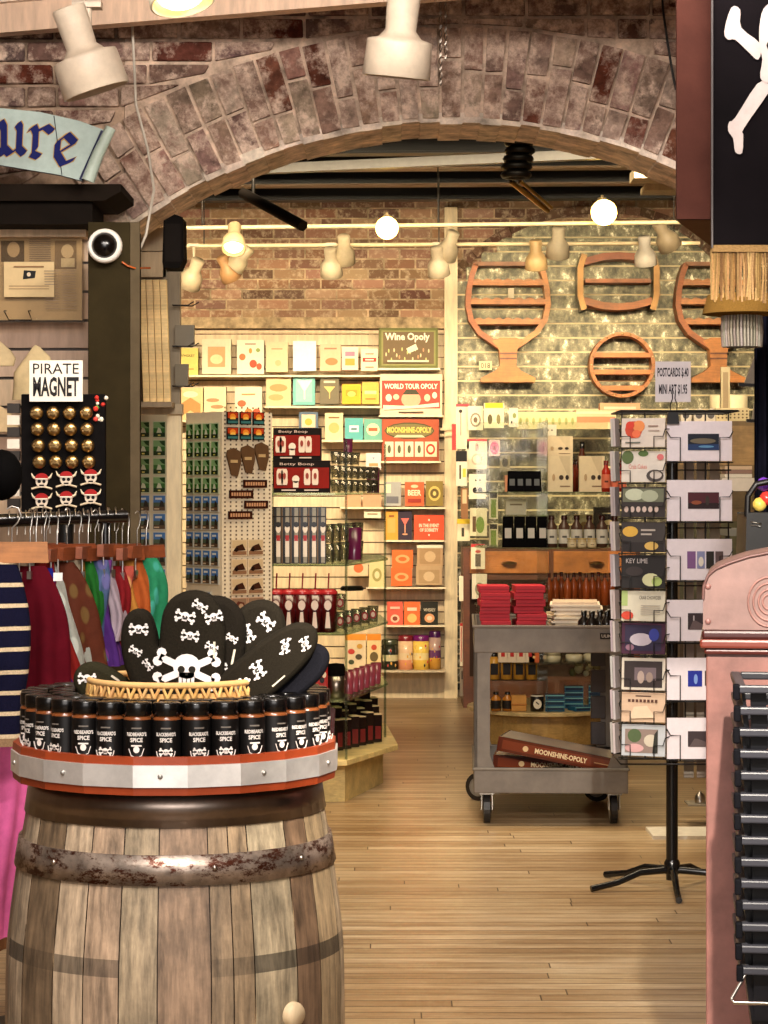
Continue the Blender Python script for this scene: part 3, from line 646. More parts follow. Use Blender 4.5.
tag(mb.build('trinket', loc=P(100, 408, MD)), 'small red and green trinket at the top right corner of the magnet panel', 'trinket')

# ================================================================ LEFT SLAT WALL, prints, hats, post, camera, sign
LD = 7.12
mb = MB('pale'); xa, xb = -2.2, P(88, 0, LD).x; z = .02
while z < P(0, 224, LD).z:
    z1 = z+.09; mb.box(xa, LD, z+.004, xb, LD+.02, z1-.005, jit(random.choice(((196, 166, 138), (176, 146, 120), (206, 178, 150), (150, 122, 98))), 8)); z = z1
mb.box(xa, LD+.012, 0, xb, LD+.05, z, (74, 56, 44)); struct(mb.build('trim_14'))
# dark cornice with shaped end
mb = MB('dull'); x0, x1 = -1.7, P(121, 0, 6.85).x; zt, zb = P(0, 184, 6.85).z, P(0, 223, 6.85).z
mb.box(x0, 6.88, zb, x1-.09, 7.16, zt-.035, (40, 32, 26)); mb.prism([(x0, zt-.05), (x1-.05, zt-.05), (x1, zt-.022), (x1, zt), (x0, zt)], 6.85, 7.2, (48, 38, 30))
struct(mb.build('trim_15'))
mb = MB('pale'); mb.box(-1.7, 7.02, P(0, 236, 7.0).z, P(85, 0, 7.0).x, 7.1, P(0, 224, 7.0).z, (220, 188, 150)); struct(mb.build('trim_16'))
# arched name board with blackletter
SD = 6.75; s = F/SD
sg = thing('name_board', 'pale blue arched scroll board with blue blackletter ure, upper left', 'sign', P(0, 182, SD))
def bz(px, py): q = P(px, py, SD)-P(0, 182, SD); return (q.x, q.z)
top = [(-130, 92), (-60, 96), (0, 108), (40, 112), (80, 121), (104, 130)]; bot = [(82, 181), (60, 175), (30, 170), (0, 165), (-60, 158), (-130, 154)]
mb = MB('satin'); mb.prism([bz(*p) for p in top+bot][::-1], 0, .025, (164, 182, 176), side=(40, 48, 70))
o = mb.build('board', sg)
mb = MB('satin'); mb.tube([(bz(111, 128)[0], -.004, bz(111, 128)[1]), (bz(98, 155)[0], -.006, bz(98, 155)[1]), (bz(88, 181)[0], -.004, bz(88, 181)[1])], [.016, .018, .02], (176, 192, 180), 10)
mb.tube([(bz(103, 131)[0], -.004, bz(103, 131)[1]), (bz(81, 180)[0], -.004, bz(81, 180)[1])], .006, (34, 44, 90), 8); mb.build('scroll_end', sg)
mb = MB('matte'); mb.tube([(bz(54, 116)[0], -.001, bz(54, 116)[1]), (bz(62, 175)[0], -.001, bz(62, 175)[1])], .0018, (60, 66, 74), 4)
strokes = [[(-6, 128), (1, 122), (4, 128), (4, 148), (10, 154), (17, 149)], [(18, 124), (20, 128), (19, 149), (24, 154)], [(-4, 150), (4, 154)],
 [(30, 130), (34, 127), (36, 132), (35, 150), (32, 154), (39, 157)], [(36, 132), (46, 127), (52, 132)], [(58, 142), (57, 154), (63, 164), (73, 160)], [(58, 142), (67, 135), (75, 143), (60, 152)]]
for c, nb, yy in (((178, 140, 70), 5.0, -.0015), ((26, 34, 110), 4.0, -.0025)):
    for st in strokes:
        for p, q in zip(st, st[1:]):
            nx, ny = nb*.8, -nb*.75; e = 0
            A = [(p[0]-nx, p[1]-ny), (p[0]+nx, p[1]+ny), (q[0]+nx, q[1]+ny), (q[0]-nx, q[1]-ny)]
            if nb > 3 or True:
                w = 1.2 if nb > 4.5 else .5
                t = Vector((q[0]-p[0], q[1]-p[1])).normalized()*w; n_ = Vector((-t.y, t.x))
                pts = [Vector(v) for v in A]+[Vector(p)+n_*1.6, Vector(p)-n_*1.6, Vector(q)+n_*1.6, Vector(q)-n_*1.6]+[Vector(p)-t, Vector(q)+t]
                cx = sum(v.x for v in pts)/len(pts); cy = sum(v.y for v in pts)/len(pts)
                # convex hull
                P_ = sorted((v.x, v.y) for v in pts)
                def half(ps):
                    h = []
                    for v in ps:
                        while len(h) > 1 and (h[-1][0]-h[-2][0])*(v[1]-h[-2][1])-(h[-1][1]-h[-2][1])*(v[0]-h[-2][0]) <= 0: h.pop()
                        h.append(v)
                    return h
                hull = half(P_)[:-1]+half(P_[::-1])[:-1]; mb.poly([bz(*v) for v in hull], yy, c)
                yy -= .00004
mb.build('lettering', sg)
# wrapped newspaper print and smaller card
ND = 7.05; s = F/ND; w, h = 90/s, 88/s
mb = MB('paper'); mb.box(-w/2, 0, 0, w/2, .012, h, (206, 184, 152))
it = [('r', .08, .62, .95, .96, (196, 174, 142)), ('r', .10, .66, .36, .9, (110, 92, 74)), ('c', .24, .8, .07, .09, (190, 168, 140)), ('r', .70, .58, .94, .9, (150, 128, 104)), ('c', .84, .78, .07, .08, (214, 196, 168)), ('r', .77, .6, .92, .7, (206, 190, 160))]
for k in range(13): it.append(('r', .42, .62+k*.024, .66, .628+k*.024, (130, 110, 90)))
for k in range(15): it += [('r', .6, .12+k*.03, .76, .128+k*.03, (158, 136, 112)), ('r', .79, .12+k*.03, .95, .128+k*.03, (158, 136, 112))]
mb.art(w, h, it); pr = mb.build('newspaper_print', loc=P(37, 320, ND)); tag(pr, 'plastic wrapped old newspaper print hanging on the slatted wall', 'print')
mb = MB('glass'); mb.box(-w/2-.01, -.006, -.01, w/2+.008, -.005, h+.008, (245, 240, 230)); mb.build('plastic_sleeve', pr)
w, h = 50/s, 35/s; mb = MB('paper'); mb.box(-w/2, 0, 0, w/2, .005, h, (218, 190, 140)); mb.art(w, h, [('r', .1, .3, .9, .32, (150, 110, 70)), ('r', .1, .22, .9, .24, (150, 110, 70)), ('p', [(.38, .5), (.62, .54), (.64, .74), (.4, .76)], (30, 24, 22)), ('c', .5, .64, .04, .06, (220, 200, 170)), ('r', .2, .84, .8, .88, (150, 110, 70))])
tag(mb.build('flag_card', loc=P(29, 297, ND-.03)), 'small tan card with black flag in front of the newspaper print', 'card')
mb = MB('gloss'); q = P(4, 311, ND-.04); mb.tube([(0, .1, .01), (0, 0, 0), (.02, -.03, -.03), (.09, -.03, -.03), (.075, 0, 0), (.075, .1, .01)], .002, (40, 34, 30), 6); tag(mb.build('wire_easel', loc=q), 'thin black wire holder under the newspaper print', 'holder')
# cream cloth caps on hooks
def hat(lab, px0, py0, px1, py1, d, col, dark=None):
    s = F/d; w, h = (px1-px0)/s, (py1-py0)/s; mb = MB('velvet'); n = 12
    prof = [(w*.5, 0), (w*.5, h*.25), (w*.42, h*.5), (w*.26, h*.78), (w*.08, h*.96), (0.001, h)]
    mb.lathe(prof, col, 16, c=(0, 0, 0)); m = mb
    for i, v in enumerate(m.v): m.v[i] = (v[0]+.006*math.sin(v[2]*60), v[1]*.35, v[2])
    tag(mb.build('bandana_hat', loc=P((px0+px1)/2, py1, d)), lab, 'hat')
hat('cream cloth hat hanging behind the magnet sign', 12, 345, 60, 400, 6.7, (206, 184, 140))
hat('cream cloth hat at the left edge level with the magnet sign', -30, 336, 14, 366, 6.7, (198, 176, 136))
hat('folded cream hat at the left edge below the others', -30, 402, 18, 432, 6.6, (190, 166, 128))
mb = MB('velvet'); mb.sphere((0, 0, 0), .062, (18, 16, 16), 18, sc=(.8, .8, 1)); tag(mb.build('black_hat', loc=P(2, 475, 5.5)), 'rounded black hat at the left edge beside the gold magnets', 'hat')
# post
PD = 6.55; s = F/PD; w = 42/s; zt = P(0, 222, PD).z
mb = MB('dull'); mb.box(-w/2, 0, 0, w/2, .3, zt, (66, 56, 34)); mb.box(w/2, .0, 0, w/2+.028, .012, zt, (106, 92, 70)); po = mb.build('trim_17', loc=(P(109, 0, PD).x, PD, 0), bevel=.002); struct(po)
mb = MB('gloss'); cm = thing('dome_camera', 'white ringed black dome camera on the dark post', 'camera', P(105, 246, PD-.03))
mb = MB('satin'); mb.M = Matrix.Rotation(PI/2, 4, 'X'); mb.lathe([(.045, -.035), (.05, 0), (.047, .018), (.037, .022), (.036, .012)], (226, 220, 210), 28); mb.build('housing', cm)
mb = MB('gloss'); mb.sphere((0, -.008, 0), .037, (16, 12, 12), 24); mb.build('dome', cm)
mb = MB('satin'); pts = [P(132, 20, 7.2), P(134, 60, 7.2), P(136, 105, 7.2), P(148, 150, 7.2), P(154, 190, 7.0), P(146, 235, 6.9), P(137, 256, 6.85), P(118, 260, 6.6)]
mb.tube(pts, .0045, (206, 196, 180), 6); tag(mb.build('cable', loc=(0, 0, 0)), 'white cable running down the brick arch to the dome camera', 'cable')
mb = MB('gloss'); mb.tube([P(122, 262, 6.54), P(128, 266, 6.54), P(134, 268, 6.54), P(150, 268, 6.7)], .003, (180, 90, 40), 5); tag(mb.build('wire', loc=(0, 0, 0)), 'short copper coloured wire beside the dome camera', 'wire')
# partition beyond the post
FD = 7.9; s = F/FD
def fbox(m, x0, y0, x1, y1, d, dep, c): 
    a_, b_ = P(x0, y1, d), P(x1, y0, d); m.box(a_.x, d, a_.z, b_.x, d+dep, b_.z, c)
mb = MB('pale')
fbox(mb, 118, 228, 164, 251, FD, .04, (178, 156, 124)); fbox(mb, 118, 252, 166, 277, FD, .04, (190, 166, 130)); fbox(mb, 163, 262, 180, 405, FD, .05, (146, 130, 102)); fbox(mb, 118, 278, 163, 404, FD+.03, .03, (120, 102, 78))
fbox(mb, 118, 404, 182, 414, FD-.02, .07, (176, 158, 126))
struct(mb.build('trim_18'))
mb = MB('pale'); a_, b_ = P(167, 1000, FD), P(181, 413, FD); mb.box(a_.x, FD, 0, b_.x, FD+.06, b_.z, (238, 220, 178)); struct(mb.build('trim_19'))
for k in range(4):
    mb = MB('wood'); s2 = F/7.82; h = 122/s2; mb.cbox((0, 0, h/2), (.022, .03, h), (0, 0, 0), jit((250, 214, 140), 6)); o = mb.build('yellow_plank', loc=P(147+k*6.9, 402, 7.82), rot=(0, -.035, 0), bevel=.001)
    tag(o, '%s pale yellow wooden slat standing on the ledge right of the dark post' % ('leftmost', 'second', 'third', 'rightmost')[k], 'plank', 'yellow planks')
mb = MB('pale'); fbox(mb, 139, 402, 172, 407, 7.76, .12, (150, 130, 100)); tag(mb.build('ledge', ), 'small wooden ledge under the yellow slats', 'shelf')
for i, y in enumerate((305, 346, 386)):
    mb = MB('gloss'); q = P(172, y, 7.85)
    for dx in (0, .03): mb.tube([(0, dx, 0), (.055+dx*.4, dx, -.001), (.075+dx*.5, dx, .012)], .0022, (50, 42, 34), 5)
    tag(mb.build('peg_hook', loc=q), 'black wire peg hook on the partition edge, %s from the top' % ORD[i], 'hook', 'peg hooks on the partition')
mb = MB('plastic'); 
for i, (y0, y1) in enumerate(((325, 346), (364, 386))):
    mb = MB('plastic'); a_, b_ = P(175, y1, 7.86), P(194-i*6, y0, 7.86); mb.box(0, 0, 0, b_.x-a_.x, .03, b_.z-a_.z, (126, 116, 94)); tag(mb.build('price_holder', loc=a_), 'grey plate hanging on the %s peg hook' % ('middle', 'lowest')[i], 'plate')
spk = thing('wall_speaker', 'black speaker under the left end of the brick arch', 'speaker', P(173, 268, 7.2))
mb = MB('dull'); mb.prism([(-.034, .02), (-.03, 0), (.02, 0), (.034, .03), (.032, .16), (.005, .17), (-.03, .15)], 0, .12, (30, 25, 22)); mb.build('case', spk, bevel=.006)
mb = MB('dull'); mb.rect(-.025, .02, .024, .14, -.002, (44, 38, 34)); mb.build('grille', spk)
# ================================================================ item helpers
def boxitem(name, lab, cat, px0, py0, px1, py1, d, t, col, items=(), group=None, kind='paper', yaw=0, label_kind=None, side=None):
    s = F/d; w, h = (px1-px0)/s, (py1-py0)/s; mb = MB(kind)
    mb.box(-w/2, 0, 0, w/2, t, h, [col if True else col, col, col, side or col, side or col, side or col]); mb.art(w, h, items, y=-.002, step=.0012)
    return tag(mb.build(name, loc=P((px0+px1)/2, py1, d), rot=(0, 0, yaw)), lab, cat, group)
def lathed(name, lab, cat, px, py1, d, prof, col, kind='gloss', n=16, group=None, label=None):
    mb = MB(kind); mb.lathe(prof, col, n); o = mb.build(name, loc=P(px, py1, d)); return tag(o, lab, cat, group)

# ================================================================ MAGNET SPINNER (pegboard tower) and the flat magnet rack in the window
TD = 9.3; s = F/TD
sp = thing('pegboard_spinner', 'white pegboard spinner tower hung with magnets behind the mitts', 'display stand', (P(229, 0, TD).x, TD, 0), math.radians(-2))
hh = P(0, 413, TD).z; R_ = .125; z0 = .45
mb = MB('paper')
def face_frame(k): return Matrix.Rotation(math.radians((-48, 42)[k]), 4, 'Z') @ Matrix.Translation((0, -R_, 0))
mb.box(0, 0, 0, 0, 0, 0, (0, 0, 0)); mb = MB('paper'); mb.M = Matrix.Rotation(math.radians(-48), 4, 'Z'); mb.box(-R_, -R_, z0, R_, R_, hh, (232, 218, 190))
mb.build('tower', sp)
mb = MB('matte'); mb.M = face_frame(1)
for i in range(9):
    for j in range(76): mb.rect(-.112+i*.028-.004, z0+.02+j*.0165, -.112+i*.028+.004, z0+.027+j*.0165, -.0012, (120, 100, 76))
mb.build('peg_holes', sp)
mb = MB('satin'); mb.lathe([(0, 0), (.22, 0), (.22, .02), (.03, .05), (.03, z0)], (60, 54, 48), 24); mb.build('base', sp)
spM = Matrix.Translation(sp.location) @ Matrix.Rotation(sp.rotation_euler.z, 4, 'Z')
def place_face(o, k, x, z, off=-.004):
    M = spM @ face_frame(k); o.location = M @ Vector((x, off, z)); o.rotation_euler = (0, 0, sp.rotation_euler.z+math.radians((-48, 42)[k])); return o
def magnet_proto(w, h, items, col, nm='magnet_card'):
    mb = MB('gloss'); mb.box(-w/2, -.003, 0, w/2, .002, h, col); mb.art(w, h, items, y=-.0036, step=.0005); return mb.build(nm)
GRN = [('r', .06, .55, .94, .94, (130, 176, 120)), ('r', .06, .3, .94, .58, (56, 122, 50)), ('r', .06, .06, .94, .32, (30, 72, 34)), ('p', [(.3, .3), (.7, .3), (.6, .55), (.42, .62)], (206, 214, 190)), ('p', [(.5, .9), (.94, .94), (.94, .6), (.7, .7)], (24, 84, 30)), ('r', .4, .12, .6, .2, (230, 220, 120))]
BLU = [('r', .06, .5, .94, .94, (70, 120, 186)), ('r', .2, .7, .7, .82, (214, 220, 220)), ('r', .06, .28, .94, .54, (90, 110, 90)), ('r', .06, .06, .94, .3, (104, 84, 66)), ('p', [(.5, .28), (.9, .28), (.8, .6), (.6, .66)], (60, 56, 50)), ('r', .12, .12, .5, .2, (210, 190, 160))]
pg = magnet_proto(.052, .066, GRN, (206, 214, 180)); pb = magnet_proto(.052, .066, BLU, (206, 206, 196)); used_ = set()
def put(proto, lab, cat, grp):
    if proto.name in used_: o = dup(proto)
    else: used_.add(proto.name); o = proto
    return tag(o, lab, cat, grp)
for r in range(9):
    for q in range(4):
        pr_ = pg if r < 4 else pb
        o = put(pr_, '%s magnet on left face of pegboard spinner, %s column, %s row' % ('green landscape' if r < 4 else 'blue sky', ORD[q], ORD[r]), 'magnet', 'magnet cards on the spinner')
        place_face(o, 0, -.09+q*.058, hh-.11-r*.073)
for r in range(2):
    for q in range(2):
        o = put(pg if r else pb, 'magnet card low on left spinner face, %s of pair in %s bottom row' % (ORD[q], ('upper', 'lower')[r]), 'magnet', 'magnet cards on the spinner'); place_face(o, 0, -.03+q*.058, hh-.11-(9.3+r)*.073)
sun = magnet_proto(.056, .05, [('r', .06, .5, .94, .94, (190, 60, 30)), ('c', .5, .55, .28, .3, (240, 150, 50)), ('r', .06, .08, .94, .4, (70, 130, 130)), ('p', [(.25, .4), (.75, .4), (.62, .6), (.38, .6)], (250, 200, 90)), ('r', .06, .3, .94, .38, (40, 30, 26))], (36, 28, 26), 'sunset_magnet')
for r in range(2):
    for q in range(3):
        o = put(sun, 'sunset magnet with orange sky, %s of three in the %s row of the spinner' % (ORD[q], ('top', 'second')[r]), 'magnet', 'sunset magnets'); place_face(o, 1, -.078+q*.065, hh-.05-r*.062)
mb = MB('matte'); mb.prism([(-.035, .03), (-.01, -.05), (.02, -.055), (.036, 0), (.034, .045), (.0, .06), (-.03, .05)], -.008, 0, (110, 78, 48)); mb.rect(-.018, .0, .018, .012, -.009, (190, 160, 112)); shp = mb.build('shaped_magnet')
for q in range(3): o = put(shp, 'brown shaped magnet on the spinner, %s of three' % ORD[q], 'magnet', 'brown shaped magnets'); place_face(o, 1, -.075+q*.07, hh-.205+(q*.012))
mb = MB('gloss'); mb.box(-.06, -.004, 0, .06, 0, .032, (74, 36, 26)); [mb.rect(-.05+.0125*q, .009, -.041+.0125*q, .023, -.0045, (200, 150, 112)) for q in range(8)]; bar_ = mb.build('name_magnet')
for q in range(4): o = put(bar_, 'long dark red name magnet, %s of four strips on the spinner' % ORD[q], 'magnet', 'name strip magnets'); place_face(o, 1, (.035, -.035, .04, -.04)[q], hh-.305-q*.042)
sep = magnet_proto(.078, .066, [('r', .05, .5, .95, .95, (206, 180, 140)), ('p', [(.1, .3), (.9, .35), (.7, .75), (.3, .6)], (80, 44, 30)), ('r', .05, .08, .95, .3, (150, 110, 80)), ('c', .3, .4, .12, .14, (50, 30, 24))], (222, 200, 166), 'sepia_magnet')
rdm = magnet_proto(.078, .066, [('r', .05, .5, .95, .95, (150, 120, 96)), ('p', [(.05, .2), (.9, .25), (.8, .7), (.4, .8)], (110, 56, 44)), ('r', .05, .05, .95, .2, (190, 60, 70)), ('c', .6, .5, .15, .15, (180, 150, 120))], (190, 150, 120), 'rose_magnet')
for r in range(6):
    for q in range(2):
        o = put(sep if r < 3 else rdm, '%s souvenir magnet on right spinner face, %s column, %s row' % ('cream and brown' if r < 3 else 'brown and rose', ('left', 'right')[q], ORD[r]), 'magnet', 'souvenir magnets, right spinner face'); place_face(o, 1, -.045+q*.082, hh-.58-r*.078)
WD = 8.9; s = F/WD
mr = thing('magnet_rack', 'narrow rack of green and blue magnet cards seen between dark post and cream post', 'display stand', (P(152, 0, WD).x, WD, 0))
mb = MB('paper'); mb.box(-.075, 0, .3, .065, .03, P(0, 410, WD).z, (214, 204, 176)); mb.build('panel', mr); mb = MB('satin'); mb.box(-.12, -.1, 0, .12, .15, .3, (70, 60, 50)); mb.build('base', mr)
for r in range(9):
    for q in range(2):
        o = put(pg if r < 4 else pb, '%s magnet on the narrow rack, %s column, %s row from top' % ('green landscape' if r < 4 else 'blue sky', ('left', 'right')[q], ORD[r]), 'magnet', 'magnet cards on the narrow rack')
        o.location = (mr.location.x-.033+q*.062, WD-.004, P(0, 438, WD).z-r*.0718); o.rotation_euler = (0, 0, 0)

# ================================================================ BACK WALL: books, games, ledges
WDp = 15.0; TH = .05
def A(*x): return list(x)
PINK = (226, 140, 112); CREAM = (236, 220, 184)
fr_ = [('r', .06, .05, .94, .95, (240, 228, 200))]
items = [
 ('book', 'yellow WHISKEY book at the left end of the top row', 177, 348, 198, 375, (226, 204, 110), [('t', 'WHISKEY', .5, .72, .1, (90, 80, 40), .7), ('r', .2, .2, .8, .24, (160, 140, 70))]),
 ('book', 'cream cookbook with orange square picture in the top row', 202, 339, 231, 374, (232, 216, 184), [('r', .2, .2, .8, .78, (224, 160, 112)), ('c', .5, .42, .22, .14, (240, 208, 160))]),
 ('book', 'white cookbook dotted with orange and red fruit in the top row', 237, 340, 264, 374, (240, 230, 204), [('c', .2, .5, .12, .1, (232, 120, 70)), ('c', .6, .3, .14, .12, (220, 80, 50)), ('c', .82, .22, .1, .1, (226, 90, 60)), ('c', .5, .68, .06, .08, (230, 150, 70)), ('c', .78, .7, .08, .06, (150, 170, 90)), ('r', .3, .86, .7, .9, (170, 150, 120))]),
 ('book', 'plain beige book right of the fruit cookbook', 266, 342, 288, 372, (226, 204, 164), [('r', .25, .75, .75, .79, (180, 150, 110)), ('c', .55, .3, .14, .1, (214, 180, 130))]),
 ('book', 'glossy blank white book in the top row', 293, 341, 316, 371, (252, 250, 240), []),  # cover painted plain white for the glare on it
 ('book', 'pale pink book with orange swirl, right of the blank white one', 320, 344, 341, 371, (226, 190, 156), [('c', .55, .35, .3, .14, (214, 130, 84)), ('r', .2, .8, .8, .86, (176, 130, 100))]),
 ('book', 'small white and pink boxed set in the top row', 342, 347, 358, 370, (236, 208, 196), [('r', .2, .2, .8, .5, (226, 160, 70)), ('r', .2, .6, .8, .8, (200, 130, 150))]),
 ('book', 'cream book with red title band next to the wine game', 361, 349, 378, 371, (236, 220, 190), [('r', .1, .42, .9, .6, (180, 60, 50)), ('r', .25, .48, .75, .54, (240, 224, 200)), ('r', .25, .75, .75, .8, (140, 110, 80)), ('r', .25, .15, .75, .2, (140, 110, 80))]),
 ('book', 'busy yellow patterned book at the left of the second row', 178, 388, 203, 420, (224, 196, 140), [('p', [(.1, .1), (.5, .3), (.9, .1), (.9, .5), (.5, .7), (.1, .5)], (196, 140, 80)), ('c', .5, .8, .3, .1, (240, 226, 190))]),
 ('book', 'cream book with line drawings in the second row', 204, 387, 226, 420, (232, 212, 172), [('c', .4, .6, .3, .06, (180, 140, 96)), ('c', .6, .4, .3, .06, (180, 140, 96)), ('c', .45, .2, .3, .06, (180, 140, 96))]),
 ('book', 'white book with tomato red bowls in the second row', 235, 387, 262, 420, (238, 222, 192), [('c', .25, .5, .16, .1, (214, 100, 60)), ('c', .5, .25, .14, .1, (226, 120, 60)), ('c', .8, .25, .14, .1, (206, 80, 50)), ('r', .25, .76, .75, .8, (190, 150, 90))]),
 ('book', 'peach coloured swirl book in the second row', 266, 375, 291, 407, (228, 196, 150), [('c', .5, .6, .36, .12, (206, 150, 96)), ('c', .4, .3, .3, .1, (214, 164, 110))]),
 ('book', 'turquoise book with a white cocktail glass', 293, 376, 315, 405, (118, 190, 184), [('r', .12, .1, .88, .9, (150, 206, 196)), ('p', [(.2, .85), (.85, .85), (.52, .45)], (240, 244, 230)), ('r', .5, .2, .55, .48, (236, 236, 220))]),
 ('book', 'grey book with a gold martini glass', 320, 377, 339, 404, (130, 122, 98), [('p', [(.2, .65), (.8, .65), (.5, .4)], (226, 196, 120)), ('r', .48, .2, .53, .42, (226, 196, 120)), ('r', .2, .78, .8, .86, (214, 206, 180))]),
 ('book', 'small yellow book beside the grey martini book', 342, 384, 361, 404, (226, 178, 48), [('r', .2, .4, .8, .7, (206, 150, 40)), ('c', .5, .5, .22, .14, (240, 206, 110))]),
 ('book', 'small amber book next to the world tour game', 362, 382, 379, 404, (224, 180, 84), [('r', .15, .45, .85, .6, (240, 220, 160)), ('r', .2, .2, .8, .26, (180, 120, 50))]),
 ('framed_card', 'small blue framed card in the third row', 299, 412, 318, 430, (96, 116, 140), [('r', .14, .14, .86, .86, (226, 206, 170)), ('c', .5, .45, .2, .2, (226, 170, 70))]),
 ('book', 'cream book in the third row left of two turquoise boxes', 325, 413, 343, 440, (226, 206, 164), [('c', .5, .45, .3, .2, (214, 176, 110)), ('r', .2, .8, .8, .86, (150, 110, 70))]),
 ('card_box', 'turquoise card box in the third row', 345, 418, 363, 440, (92, 176, 178), [('r', .24, .36, .76, .66, (214, 236, 230)), ('r', .34, .46, .66, .54, (60, 120, 130))]),
 ('card_box', 'turquoise card box with orange oval beside the moonshine game', 364, 419, 382, 440, (112, 178, 160), [('c', .5, .5, .36, .3, (240, 220, 180)), ('r', .25, .42, .75, .58, (214, 96, 60))]),
 ('card_box', 'pale pink and white box by the clear glasses', 366, 453, 381, 470, (236, 220, 214), [('r', .2, .22, .8, .4, (226, 150, 100)), ('p', [(.4, .75), (.6, .75), (.5, .6)], (150, 160, 190))]),
 ('card_box', 'blue grey glossy box in the fourth row', 384, 482, 401, 506, (170, 170, 168), [('r', .1, .55, .4, .9, (250, 240, 190)), ('r', .15, .12, .85, .4, (120, 120, 130))]),
 ('card_box', 'orange red BEER box in the fourth row', 405, 482, 424, 506, (214, 96, 56), [('t', 'BEER', .5, .55, .24, (244, 224, 190), .7, 1), ('c', .5, .82, .2, .07, (240, 200, 160)), ('r', .15, .15, .85, .3, (160, 50, 36))]),
 ('card_box', 'dark gold patterned box at the right end of the fourth row', 426, 481, 443, 506, (150, 128, 60), [('c', .5, .5, .36, .3, (214, 186, 100)), ('c', .5, .5, .26, .2, (120, 100, 50)), ('c', .5, .5, .1, .09, (226, 200, 120))]),
 ('card_box', 'amber cocktail box in the fifth row', 385, 511, 398, 540, (226, 160, 60), [('r', .2, .25, .8, .75, (200, 170, 90)), ('r', .3, .8, .7, .86, (150, 90, 40))]),
 ('card_box', 'dark purple box with a pink cocktail glass', 398, 511, 412, 540, (70, 54, 76), [('p', [(.2, .75), (.8, .75), (.5, .5)], (226, 110, 100)), ('r', .46, .25, .54, .52, (226, 160, 120)), ('c', .5, .2, .2, .03, (226, 160, 120))]),
 ('card_box', 'wide orange red box with white capital lettering in the fifth row', 414, 515, 444, 540, (222, 84, 50), [('t', 'IN THE EVENT', .5, .58, .14, (244, 226, 200), .66, 1), ('t', 'OF SOBRIETY', .5, .4, .14, (244, 226, 200), .62, 1), ('c', .5, .8, .03, .04, (244, 226, 200)), ('c', .5, .2, .03, .04, (244, 226, 200))]),
 ('card_box', 'upper orange box with white swirls, sixth row', 392, 550, 413, 568, (230, 112, 50), [('c', .5, .5, .34, .24, (240, 170, 110)), ('c', .5, .5, .2, .12, (226, 104, 44))]),
 ('card_box', 'lower orange box with white swirls, sixth row', 391, 568, 412, 586, (234, 108, 50), [('c', .5, .5, .34, .24, (240, 170, 110)), ('c', .5, .5, .2, .12, (226, 104, 44))]),
 ('card_box', 'upper kraft brown box in the sixth row', 417, 545, 443, 566, (190, 156, 116), [('r', .1, .1, .9, .9, (176, 142, 102)), ('c', .5, .45, .22, .26, (206, 176, 136)), ('r', 0, .85, 1, 1, (240, 230, 206))]),
 ('card_box', 'lower kraft brown box in the sixth row', 416, 566, 442, 585, (190, 160, 122), [('r', .1, .1, .9, .8, (176, 146, 106)), ('c', .5, .45, .22, .26, (206, 180, 142))]),
 ('card_box', 'cream box with green motif, left end of the sixth row', 369, 560, 385, 587, (222, 206, 150), [('c', .5, .45, .3, .25, (170, 160, 96)), ('c', .5, .45, .16, .14, (230, 216, 170))]),
 ('card_box', 'cream and orange box above the upturned glasses', 349, 560, 368, 576, (226, 200, 160), [('c', .5, .5, .26, .3, (226, 110, 60))]),
 ('cocoa_box', 'coral box with round picture in the seventh row', 387, 602, 403, 625, (222, 96, 76), [('c', .5, .28, .28, .18, (240, 200, 170)), ('c', .5, .28, .16, .1, (150, 70, 50)), ('r', .2, .7, .8, .8, (240, 190, 170))]),
 ('cocoa_box', 'orange box with round picture in the seventh row', 404, 602, 420, 625, (226, 110, 56), [('c', .5, .3, .3, .2, (250, 190, 110)), ('r', .2, .62, .8, .76, (240, 210, 180))]),
 ('cocoa_box', 'dark green-black box with peach picture in the seventh row', 421, 602, 438, 625, (54, 52, 40), [('c', .5, .3, .3, .2, (226, 160, 110)), ('c', .5, .3, .16, .1, (240, 210, 180)), ('t', 'WHISKEY', .5, .66, .14, (226, 216, 190), .7)]),
 ('soap_box', 'left peach block box above the tall dark tins', 345, 494, 361, 507, (226, 160, 122), []),
 ('soap_box', 'right peach block box above the tall dark tins', 363, 493, 381, 507, (226, 156, 122), []),
 ('soap_box', 'small cream box over the purple cup', 364, 510, 381, 518, (236, 226, 196), [('r', .2, .4, .8, .6, (170, 150, 120))]),
 ('paper_roll_pack', 'orange topped pack on the lowest wall shelf, left', 345, 634, 366, 669, (226, 206, 170), [('r', 0, .82, 1, 1, (230, 150, 50)), ('c', .3, .5, .16, .08, (190, 60, 50)), ('c', .65, .35, .16, .08, (90, 80, 60)), ('c', .7, .65, .14, .07, (200, 150, 60)), ('c', .3, .2, .14, .07, (80, 90, 60))]),
 ('paper_roll_pack', 'second orange topped pack on the lowest wall shelf', 367, 634, 381, 669, (232, 206, 150), [('r', 0, .82, 1, 1, (230, 140, 40)), ('c', .5, .35, .3, .14, (120, 100, 60)), ('c', .5, .62, .2, .08, (200, 80, 50))]),
]
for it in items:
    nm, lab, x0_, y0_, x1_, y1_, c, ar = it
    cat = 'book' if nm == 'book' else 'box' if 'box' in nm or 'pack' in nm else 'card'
    boxitem(nm, lab+' on slat wall', cat, x0_, y0_, x1_, y1_, WDp, TH+.02, c, ar, 'books and small boxes on the cream slat wall', side=tuple(v*.8 for v in c))
